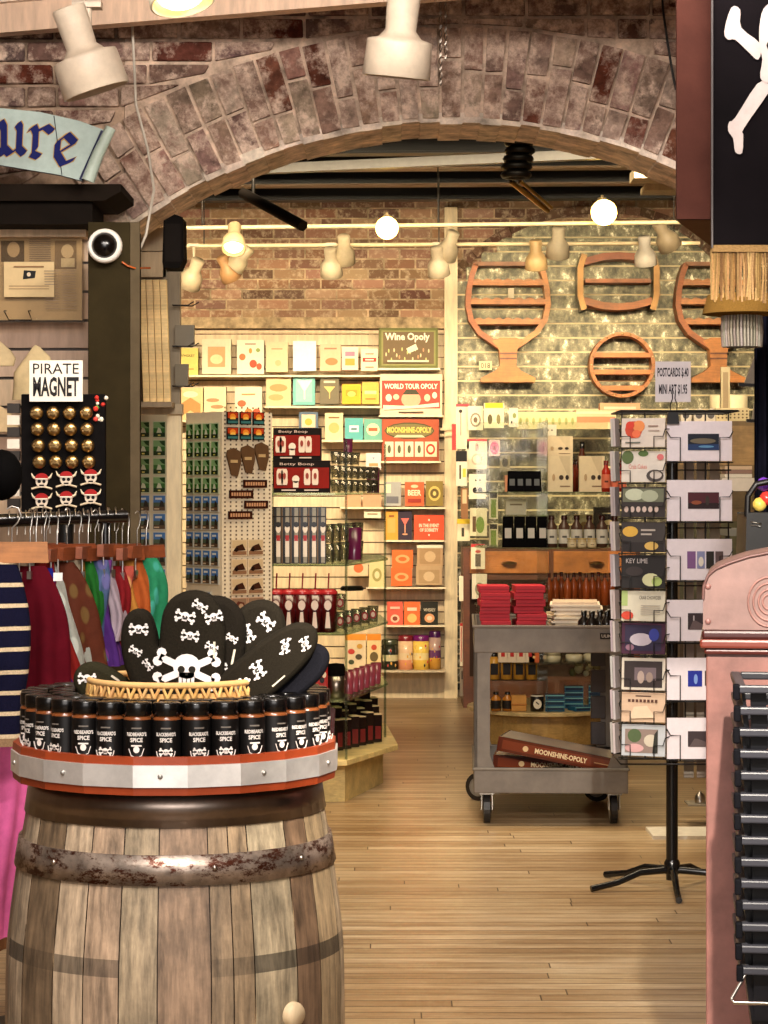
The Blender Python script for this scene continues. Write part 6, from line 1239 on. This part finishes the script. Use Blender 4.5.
t = boxitem('wooden_crate_shelf', 'brown rough wood shelf unit behind the matted prints', 'shelf unit', 678, 421, 757, 733.9, 12.9, .35, (120, 96, 64), [('r', .02, .86, .98, .985, (150, 120, 80)), ('r', .02, .72, .98, .84, (110, 90, 60)), ('r', .35, .86, .38, .98, (80, 60, 40)), ('r', .66, .72, .68, .84, (80, 60, 40)), ('r', .02, .4, .98, .68, (96, 92, 62)), ('r', .1, .46, .5, .6, (120, 116, 84)), ('r', .02, .02, .98, .36, (90, 66, 42))], kind='wood')
for i, (y, c) in enumerate(((466, (200, 176, 150)), (470, (150, 120, 110)), (474, (206, 200, 190)))):
    boxitem('stacked_book', 'book lying in the small pile on the white shelf behind the prints, %s from top' % ORD[i], 'book', 725+i % 2, y, 752, y+3.6, 10.6, .15, c, [], 'small pile of books behind the prints')
ws = boxitem('white_shelf', 'white shelf unit carrying three books right of the matted prints', 'shelf', 722, 478, 759, 491, 10.55, .25, (214, 206, 196))
for sx in (-.07, .07): mb = MB('matte'); mb.box(sx-.01, .2, -ws.location.z+.001, sx+.01, .22, .0, (120, 100, 80)); mb.build('leg', ws)
ws = boxitem('small_table', 'grey table edge right of the second and third matted prints', 'table', 728, 529, 748, 536, 10.1, .3, (130, 130, 124), [])
for sx in (-.03, .03): mb = MB('matte'); mb.box(sx-.01, .1, -ws.location.z+.001, sx+.01, .12, .0, (90, 84, 70)); mb.build('leg', ws)
# dark cloth column, leaning grey panels, fringed grey shade
mb = MB('velvet'); n = 40; pts = []
X0, X1 = P(757, 0, 6.9).x, P(830, 0, 6.9).x
for k in range(n+1): pts.append((X0+(X1-X0)*k/n, 6.9+.02*math.sin(k*1.1)))
zt = P(0, 296, 6.9).z
V = [(x, y, z) for z in (0.02, zt) for x, y in pts]; mb.add(V, [(k, k+1, k+n+2, k+n+1) for k in range(n)], (36, 36, 52), 'velvet', True)
V = [(x, y+.05, z) for z in (0.02, zt) for x, y in pts]; mb.add(V, [(k+1, k, k+n+1, k+n+2) for k in range(n)], (36, 36, 52), 'velvet', True)
tag(mb.build('dark_curtain'), 'dark navy cloth hanging at the right edge behind the pink trunk lid', 'curtain')
fs = thing('fringed_shade', 'grey fringed shade with mustard top under the banner fringe', 'shade', P(742, 347, 6.6)); s6 = F/6.6
mb = MB('fabric'); mb.lathe([(.115, .095), (.1, .15), (.0, .16)], (150, 112, 52), 24, cap=False); mb.lathe([(.045, .0), (.0451, .09)], (150, 140, 126), 20, cap=False); mb.build('top', fs)
mb = MB('fabric')
for k in range(36): a = 2*PI*k/36; mb.tube([(.056*math.cos(a), .05*math.sin(a), .09), (.058*math.cos(a), .052*math.sin(a), .04+random.uniform(-.004, .004)), (.055*math.cos(a+.03), .05*math.sin(a), .0)], .0038, jit((176, 166, 150), 12), 5)
mb.build('fringe', fs)
for i, (a_, b_, w2) in enumerate((((744, 384), (757, 350), .05), ((752, 420), (758, 380), .035))):
    p, q = P(*a_, 8.6), P(*b_, 8.6); mb = MB('satin'); dx, dz = q.x-p.x, q.z-p.z; mb.prism([(0, 0), (w2, .0), (dx+w2, dz), (dx, dz)], 0, .015, (150, 138, 120)); mb.prism([(-.02, -.008), (w2+.01, -.012), (w2+.01, 0), (-.02, .004)], -.004, .02, (40, 34, 32))
    tag(mb.build('leaning_panel', loc=p), 'grey slatted panel leaning near the dark curtain, %s' % ('upper', 'lower')[i], 'panel', 'leaning grey panels')
bg = thing('black_bag', 'black bag with curved handle and bright items above the pink trunk lid', 'bag', P(765, 590, 5.6)); s5 = F/5.6
mb = MB('satin'); mb.prism([(-.05, 0), (.14, 0), (.14, .19), (-.045, .19)], 0, .15, (22, 20, 24)); mb.build('body', bg, bevel=.008); mb = MB('satin'); mb.tube([(-.042, .01, .18), (-.04, .01, .23), (-.02, .01, .26), (.02, .01, .268)], .008, (26, 22, 24), 8); mb.build('handle', bg)
mb = MB('metal'); mb.tube([(-.035, -.003, .16), (-.01, -.003, .155), (-.01, -.003, .163), (-.035, -.003, .168)], .002, (170, 166, 160), 5, closed=True); mb.build('buckle', bg)
for c, x, z in (((110, 60, 180), .005, .26), ((220, 190, 90), -.005, .21), ((206, 60, 50), .012, .225)):
    mb = MB('gloss'); mb.sphere((x, .05, z), .018, c, 10); mb.build('trinket', bg)
# white board and bell on the floor area behind the spinner
bl = thing('desk_bell', 'silver bell on a small grey ledge low behind the spinner pole', 'bell', P(700, 803, 9.4)); mb = MB('metal'); mb.lathe([(.022, .003), (.022, .02), (.018, .035), (.006, .045), (.004, .05)], (200, 196, 190), 18); mb.build('dome', bl); mb = MB('satin'); mb.box(-.055, -.05, -.006, .08, .08, 0, (150, 140, 124)); mb.build('ledge', bl)
mb = MB('satin'); mb.tube([(.07, .05, .0), (.07, .05, P(700, 803, 9.4).z-.01)], .012, (120, 110, 100), 8); mb.build('bell_post', None, (bl.location.x, 9.4, 0)).parent = None
o = bpy.data.objects[-1] if 0 else [x for x in COLL.objects if x.name.startswith('bell_post')][0]; tag(o, 'slim grey post under the small bell ledge', 'post')
mb = MB('satin'); a_, b_ = P(653, 844, 9.0), P(720, 836, 9.0); mb.box(0, 0, 0, b_.x-a_.x, .25, b_.z-a_.z, (226, 220, 206)); lb = mb.build('low_white_board', loc=a_); tag(lb, 'low white board near the floor behind the spinner foot', 'board')
mb = MB('metal'); 
for q in (.06, .2): mb.tube([(q, .1, 0), (q, .1, -a_.z+.001)], .012, (150, 146, 140), 8)
mb.build('foot', lb)

# ================================================================ PINK CABINET, trunk lid, baskets
KD = 4.45; s = F/KD; kx = P(706, 0, KD).x; zt = P(0, 652, KD).z; zm = P(0, 630, KD).z
cbn = thing('copper_cabinet', 'dusty pink cabinet with dark red moulding at the right edge', 'cabinet', (kx, KD, 0), -.15)
mb = MB('leather'); mb.box(0, 0, 0, .8, .55, zt, (142, 96, 88)); mb.build('body', cbn, bevel=.004)
mb = MB('gloss')
mb.box(-.004, -.012, zt-.004, .8, .56, zt+.008, (92, 40, 34)); mb.box(-.012, -.02, zt+.008, .8, .57, zt+.026, (120, 56, 44)); mb.box(-.008, -.014, zt+.026, .8, .56, zm, (74, 32, 28)); mb.build('moulding', cbn, bevel=.005)
tk = thing('trunk_lid', 'dusty pink curved trunk lid with rosettes on top of the pink cabinet', 'trunk', (P(703, 0, KD).x, KD, zm+.001), -.15)
L3 = lambda x, y: ((x-703)/s, (630-y)/s)
pts = [L3(703, 630), L3(830, 630), L3(830, 552), L3(790, 550), L3(768, 553), L3(748, 557), L3(730, 563), L3(716, 569), L3(708, 576), L3(704, 586), L3(703, 600)]
mb = MB('leather'); mb.prism(pts, 0, .42, (134, 102, 96)); mb.build('lid', tk, bevel=.006)
mb = MB('leather'); mb.tube([(p[0], -.002, p[1]) for p in pts[3:]], .003, (110, 74, 70), 6); mb.build('edge_piping', tk)
for p in ((708, 587), (708, 622)):
    mb = MB('leather'); q = L3(*p); mb.sphere((q[0], -.001, q[1]), .006, (140, 96, 90), 10, sc=(1, .5, 1)); mb.build('stud', tk)
mb = MB('leather')
for r in (.012, .02, .03, .04): mb.tube([(L3(768, 602)[0]+r*math.cos(2*PI*k/24), -.001, L3(768, 602)[1]+r*1.2*math.sin(2*PI*k/24)) for k in range(24)], .0022, (150, 106, 98), 5, closed=True)
mb.build('rosette', tk)
BDp = 4.0; s = F/BDp; bx = P(738, 0, BDp).x
def basket():
    t = thing('shopping_basket', 'x', 'basket'); h = .2; W2, D2 = .44, .3
    mb = MB('plastic'); 
    mb.box(-.004, -.012, h-.012, W2, .006, h+.002, (66, 66, 74)); mb.box(-.004, .006, h-.012, .014, D2, h+.002, (62, 62, 68)); mb.box(.014, D2-.018, h-.012, W2, D2, h+.002, (60, 60, 66)); mb.box(W2-.018, .006, h-.012, W2, D2-.018, h+.002, (60, 60, 66))  # rim painted lighter than the body to carry its highlight
    mb.build('rim', t, bevel=.003)
    mb = MB('plastic'); C = (30, 30, 36)
    for k in range(9): 
        f0 = .02+k*.05; mb.add([(f0+.002, .01, h-.012), (f0+.03, .01, h-.012), (f0+.03, .032, .02), (f0+.004, .032, .02), (f0+.002, .016, h-.012), (f0+.03, .016, h-.012), (f0+.03, .038, .02), (f0+.004, .038, .02)], [(3, 2, 1, 0), (4, 5, 6, 7), (0, 4, 7, 3), (1, 2, 6, 5)], C)
    for z in (.03, .1, .165): mb.box(.018+(h-z)*.12, .012+(h-z)*.12, z, W2-.02-(h-z)*.1, .016+(h-z)*.12, z+.012, C)
    mb.add([(.006, .01, h-.01), (.006, D2-.01, h-.01), (.03, D2-.03, .012), (.03, .034, .012), (.012, .01, h-.01), (.012, D2-.01, h-.01), (.036, D2-.03, .012), (.036, .034, .012)], [(0, 1, 2, 3), (7, 6, 5, 4), (0, 3, 7, 4)], C)
    mb.box(.03, .034, .008, W2-.03, D2-.03, .014, C); mb.build('crate_body', t)
    mb = MB('dull'); mb.box(-.009, -.015, h-.024, .003, .004, h+.004, (26, 26, 32)); mb.build('corner_grip', t, bevel=.003)
    return t
b0 = basket(); nb = 14; ztop = P(0, 686, BDp).z
for k in range(nb):
    o = b0 if k == 0 else dup(b0); z = ztop-.2-k*.0379; o.location = (bx+.001*math.sin(k*2)+k*.0004, BDp, z); o.rotation_euler.z = -.12
    o['label'] = 'black plastic shopping basket in the nested stack, %s from the top' % ORD[k]; o['group'] = 'nested black shopping baskets'
zl = ztop-.2-13*.0379
st = thing('basket_stand', 'chrome wire stand under the stack of black baskets', 'stand', (bx, BDp, 0), -.12)
mb = MB('metal'); zc = zl+.0; 
mb.tube([(.02, .0, zl+.2), (-.012, -.02, zl+.148), (-.008, -.02, zl+.141), (.45, -.02, zl+.141)], .003, (210, 206, 200), 6)
mb.tube([(.02, .02, zl-.002), (.42, .02, zl-.002), (.42, .28, zl-.002), (.02, .28, zl-.002)], .004, (190, 186, 180), 6, closed=True); mb.build('cradle', st)
for x in (.03, .41):
    for y in (.03, .27): mb = MB('metal'); mb.tube([(x, y, 0), (x, y, zl)], .006, (190, 186, 180), 6); mb.build('leg', st)

# ================================================================ BANNER top right
HD = 4.7; s = F/HD
vb = thing('valance_box', 'dark red-brown hanging box panel left of the pirate flag', 'panel', (0, 0, 0))
mb = MB('dull'); a_ = P(677, 219, HD); q = P(712, 219, HD); b2 = P(712, 247, HD*1.0); zb = a_.z; dbk = HD*(zb-EYE)/(P(0, 247, HD).z-EYE)
mb.box(a_.x, HD, zb, q.x-.001, HD+.02, 3.1, (82, 46, 38)); mb.build('face', vb)
xb = P(712, 0, dbk).x
mb = MB('dull'); mb.add([(a_.x, HD+.02, zb), (q.x, HD+.02, zb), (xb, dbk, zb), (a_.x, HD+.02, zb+.02), (q.x, HD+.02, zb+.02), (xb, dbk, zb+.02)], [(0, 1, 2), (3, 5, 4), (0, 2, 5, 3), (1, 4, 5, 2)], (120, 88, 56)); mb.build('underside', vb)
fl = thing('pirate_flag', 'black flag with white skull and crossbones and gold fringe, top right', 'flag', (0, 0, 0))
mb = MB('velvet'); x0, x1 = P(712, 0, HD-.03).x, P(900, 0, HD-.03).x; zb2 = P(0, 248, HD-.03).z
mb.box(x0, HD-.03, zb2, x1, HD-.015, 3.1, (26, 20, 24)); mb.build('cloth', fl)
mb = MB('satin'); mb.tube([(x0, HD-.034, zb2), (x0, HD-.034, 3.05)], .0025, (90, 84, 84), 5); mb.build('edge', fl)
mb = MB('matte'); YF = HD-.033; WH = (176, 164, 160)
def fp(pts, y, c=WH): mb.poly([(P(a, b, HD-.03).x, P(a, b, HD-.03).z) for a, b in pts], y, c)
fp(smooth2([(731, 8), (724, 32), (728, 40), (735, 40), (748, 52), (758, 60), (760, 44), (741, 28), (740, 10)][::-1], 3), YF)
fp(smooth2([(757, 84), (735, 118), (729, 122), (728, 131), (733, 139), (735, 152), (742, 153), (743, 135), (744, 128), (770, 90), (768, 84)][::-1], 3), YF)
sk = [(768, 4), (760, 20), (759, 45), (762, 60), (760, 78), (770, 84), (800, 88), (830, 84), (838, 60), (842, 30), (830, 4), (800, -12)]
fp(smooth2(sk[::-1], 3), YF-.001)
fp([(768+8*math.cos(k*.52)+6, 68+6*math.sin(k*.52)-22) for k in range(12)], YF-.002, (26, 20, 24)); fp([(818+9*math.cos(k*.52), 46+8*math.sin(k*.52)) for k in range(12)], YF-.002, (26, 20, 24)); mb.build('skull_emblem', fl)
mb = MB('fabric'); nfr = 130
for k in range(nfr):
    x = x0+(x1-x0)*k/nfr; z1 = zb2; z0_ = P(0, 300, HD).z+random.uniform(-.008, .008)+.003*math.sin(k*.3); c = jit(random.choice(((140, 108, 68), (120, 90, 56), (158, 124, 82))), 10)
    mb.tube([(x, HD-.022+random.uniform(-.006, .004), z1), (x+random.uniform(-.002, .002), HD-.022+random.uniform(-.008, .008), (z1+z0_)/2), (x+random.uniform(-.003, .003), HD-.022, z0_)], .0026, c, 4)
mb.box(x0, HD-.032, zb2-.008, x1, HD-.012, zb2+.006, (140, 110, 70))
o = mb.build('fringe', fl)

# black wire near the top right of the arch, chain
mb = MB('satin'); mb.tube([P(661, -20, 7.2), P(663, 10, 7.2), (P(668, 45, 7.2)), P(672, 70, 7.2), P(676, 90, 7.2)], .004, (24, 18, 18), 6); tag(mb.build('black_cable'), 'thin black cable against the brick arch, left of the red-brown panel', 'cable')
ch = thing('chain', 'hanging metal chain on the brick arch beside the second track lamp', 'chain', P(443, 95, 7.22)); mb = MB('metal')
for q in (-.008, .008):
    for k in range(15 if q < 0 else 11):
        z = .04+k*.022+(0 if q < 0 else .08); e = .011
        cir = [(math.cos(2*PI*i/10)*(.0045 if k % 2 else .002), math.sin(2*PI*i/10)*0 , math.sin(2*PI*i/10)*e) for i in range(10)]
        mb.tube([(q+c[0], (c[0]*0 if k % 2 else math.cos(2*PI*i/10)*.0045), z+c[2]) for i, c in enumerate(cir)], .0016, (150, 140, 128), 4, closed=True)
mb.build('links', ch)

# ================================================================ TRACK LIGHTS
def lamp(lab, px, py, d, size, aim, col=(226, 214, 196), lit=0, group=None, stem=.05, big=False, rail=None):
    # py, px is the centre; aim is a direction for the open end
    t = thing('track_lamp', lab, 'lamp', P(px, py, d), 0, group); R3 = size*.36
    q = Vector(aim).to_track_quat('-Z', 'Y').to_matrix().to_4x4()
    prof = [(0, size*.52), (R3*.5, size*.52), (R3*.52, size*.5), (R3*.47, size*.08), (R3*.66, size*.0), (R3*.98, -size*.03), (R3*1.0, -size*.06), (R3*1.04, -size*.42), (R3*.96, -size*.43), (R3*.9, -size*.2), (0, -size*.18)] if big else [(0, size*.5), (R3*.5, size*.5), (R3*.56, size*.46), (R3*.5, size*.14), (R3*.72, size*.04), (R3*.92, -size*.08), (R3*1.0, -size*.42), (R3*.92, -size*.43), (R3*.8, -size*.2), (0, -size*.18)]
    mb = MB('satin'); mb.M = q; mb.lathe(prof, col, 28, cap=False); mb.build('housing', t)
    mb = MB('emit' if lit else 'glass'); mb.M = q
    if lit == 1: mb.sphere((0, 0, -size*.3), R3*.8, (255, 214, 120), 16, sc=(1, 1, .6))
    elif lit == 2: mb.sphere((0, 0, -size*.36), R3*1.2, (255, 206, 110), 18)
    else: mb.lathe([(0, -size*.3), (R3*.9, -size*.34)], (220, 210, 190), 16)
    mb.build('bulb', t)
    if rail is not None: stem = max(-size*.3, rail-P(px, py, d).z-size*.5)
    mb = MB('satin'); top_ = q @ Vector((0, 0, size*.1)); mb.tube([(0, R3*1.0, 0)+Vector((0, 0, 0)) if 0 else Vector((0, R3*.7, size*.1)), Vector((0, R3*.8, size*.45)), Vector((0, R3*.8, size*.5+stem))], size*.05, col, 8); mb.box(-size*.16, R3*.8-size*.1, size*.5+stem-.006, size*.16, R3*.8+size*.1, size*.5+stem+.012, col); mb.build('stem', t)
    return t
G1 = 'white track lamps over the front room'
lamp('large white track lamp at top left, tilted with its narrow end up left', 84, 54, 6.1, .245, (.33, .12, -1), (196, 180, 160), 0, G1, .02, True)
lamp('large white track lamp at top centre, hanging straight before the arch', 400, 38, 6.1, .245, (-.1, .16, -1), (196, 180, 160), 0, G1, .02, True)
lamp('large track lamp cut by the top edge, its glowing mouth just showing', 176, -32, 5.6, .22, (.22, -.25, -1), (236, 226, 200), 1, G1, .02, True)
for k in (0,):
    mb = MB('satin'); a_, b_ = P(-60, 6, 6.2), P(790, -18, 6.0); mb.cbox(((a_.x+b_.x)/2, 6.1, (a_.z+b_.z)/2+.02), (2.6, .035, .03), (0, -.012, 0), (234, 220, 200)); tag(mb.build('lighting_track'), 'cream lighting track along the front ceiling beam', 'track')
LK = 13.1; G2 = 'white track lamps over the far wall'
LL = [('small white lamp leaning left, leftmost of the far lamps', 193, 274, 14.0, .2, (-.45, .6, -1), (203, 186, 154), 0),
 ('lit lamp with glowing round mouth at the left of the far wall', 234, 238, 12.8, .19, (0, -.7, -1), (206, 184, 141), 1),
 ('peach toned lamp below the lit left one', 227, 269, 13.9, .17, (.45, .5, -1), (197, 151, 103), 0),
 ('white lamp turned to the right beside the peach one', 241, 259, 13.8, .17, (-.8, .2, -.9), (209, 193, 157), 0),
 ('white lamp left of a pair near the middle of the far wall', 331, 263, 14.0, .19, (.05, .6, -1), (209, 194, 163), 0),
 ('white lamp right of a pair near the middle of the far wall', 344, 250, 13.6, .19, (.0, .7, -1), (203, 187, 154), 0),
 ('round glowing bulb lamp in the centre of the far wall', 387, 224, 12.9, .15, (0, -1, -.6), (206, 184, 141), 2),
 ('white lamp low of a pair beside the cream post', 438, 262, 14.0, .19, (.1, .5, -1), (213, 198, 169), 0),
 ('white lamp high of a pair beside the cream post', 449, 246, 13.6, .19, (-.35, .6, -1), (197, 182, 153), 0),
 ('yellowish stepped lamp over the left goblet rack', 536, 256, 13.8, .19, (.05, .3, -1), (209, 177, 125), 0),
 ('white bottle shaped lamp right of the yellowish one', 558, 243, 13.4, .2, (0, .6, -1), (197, 184, 157), 0),
 ('brightest glowing bulb lamp right of centre', 603, 208, 12.2, .17, (0, -1, -.6), (206, 184, 141), 2),
 ('white lamp over the barrel shaped rack', 645, 252, 13.8, .19, (.1, .3, -1), (209, 201, 186), 0),
 ('white lamp tilted up left near the dark banner', 665, 236, 13.4, .2, (.6, .5, -1), (180, 163, 133), 0)]
RAILS = ((228, 222, 12.85, 176, 700, 'nearest'), (246, 243, 13.6, 178, 700, 'farther'))
for l_ in LL:
    R_i = RAILS[0] if l_[7] else RAILS[1]; y0, y1, d, x0_, x1_, _n = R_i; d2 = d-.0
    rz_ = P(0, y0+(y1-y0)*(l_[1]-x0_)/(x1_-x0_), d).z
    lamp(l_[0], l_[1], l_[2], d-l_[4]*.36*.8, l_[4], l_[5], l_[6], l_[7], G2, .04, rail=rz_)
    p_ = P(l_[1], l_[2], d-l_[4]*.36*.8)
    if not l_[7]: spot('lamp_beam', p_+Vector(l_[5]).normalized()*l_[4]*.3, p_+Vector((l_[5][0]*.8, 1, -.05)), 26, WARM, 130, .03, 1)
for i, (y0, y1, d, x0_, x1_, nm_) in enumerate(RAILS):
    a_, b_ = P(x0_, y0, d), P(x1_, y1, d); rl = thing('lighting_rail', 'cream lighting rail before the far wall, %s of the two' % nm_, 'rail', a_, 0, 'cream rails before the far wall')
    mb = MB('satin'); mb.tube([(0, 0, 0), b_-a_], .012, (232, 212, 170), 8); mb.build('bar', rl)
    for u in (.05, .5, .95): q = (b_-a_)*u; mb = MB('satin'); mb.tube([q, (q.x, q.y, 3.5-a_.z)], .004, (60, 50, 40), 5); mb.build('hanger_rod', rl)
# loose black ceiling fittings in the far room
mb = MB('satin'); a_, b_ = P(243, 193, 11.0), P(303, 226, 10.6); mb.tube([a_, b_], .028, (40, 34, 30), 6); mb.tube([a_+Vector((.05, 0, 0)), (a_.x+.05, a_.y, 3.5)], .01, (30, 26, 22), 5)
tag(mb.build('black_track'), 'short black track bar slanting under the arch at left', 'track')
mb = MB('satin')
for k in range(6): c = P(518+2*math.sin(k), 135+k*8, 10.2); mb.tube([(c.x+.055*math.cos(2*PI*i/14), c.y+.055*math.sin(2*PI*i/14), c.z) for i in range(14)], .016, (30, 25, 22), 6, closed=True)
mb.tube([(c.x, 10.2, c.z), (c.x, 10.2, 3.5)], .03, (26, 22, 20), 8)
tag(mb.build('black_duct'), 'black ribbed duct hanging under the crown of the arch', 'duct')
mb = MB('metal'); mb.tube([P(511, 182, 10.4), P(548, 211, 10.6)], .012, (214, 180, 110), 6); mb.tube([P(520, 181, 10.4), P(552, 208, 10.6)], .008, (214, 180, 110), 6); mb.tube([P(511, 182, 10.4), P(511, 22, 10.4)], .006, (60, 50, 40), 5)
tag(mb.build('brass_rod'), 'brass rods slanting down from the black duct', 'rod')
mb = MB('pale'); fbox(mb, 634, 168, 690, 178, 11.0, .2, (214, 196, 160)); fbox(mb, 645, 184, 690, 190, 11.2, .2, (206, 186, 150)); tag(mb.build('ceiling_box_trim'), 'cream stepped trim under the arch beside the dark banner', 'trim')
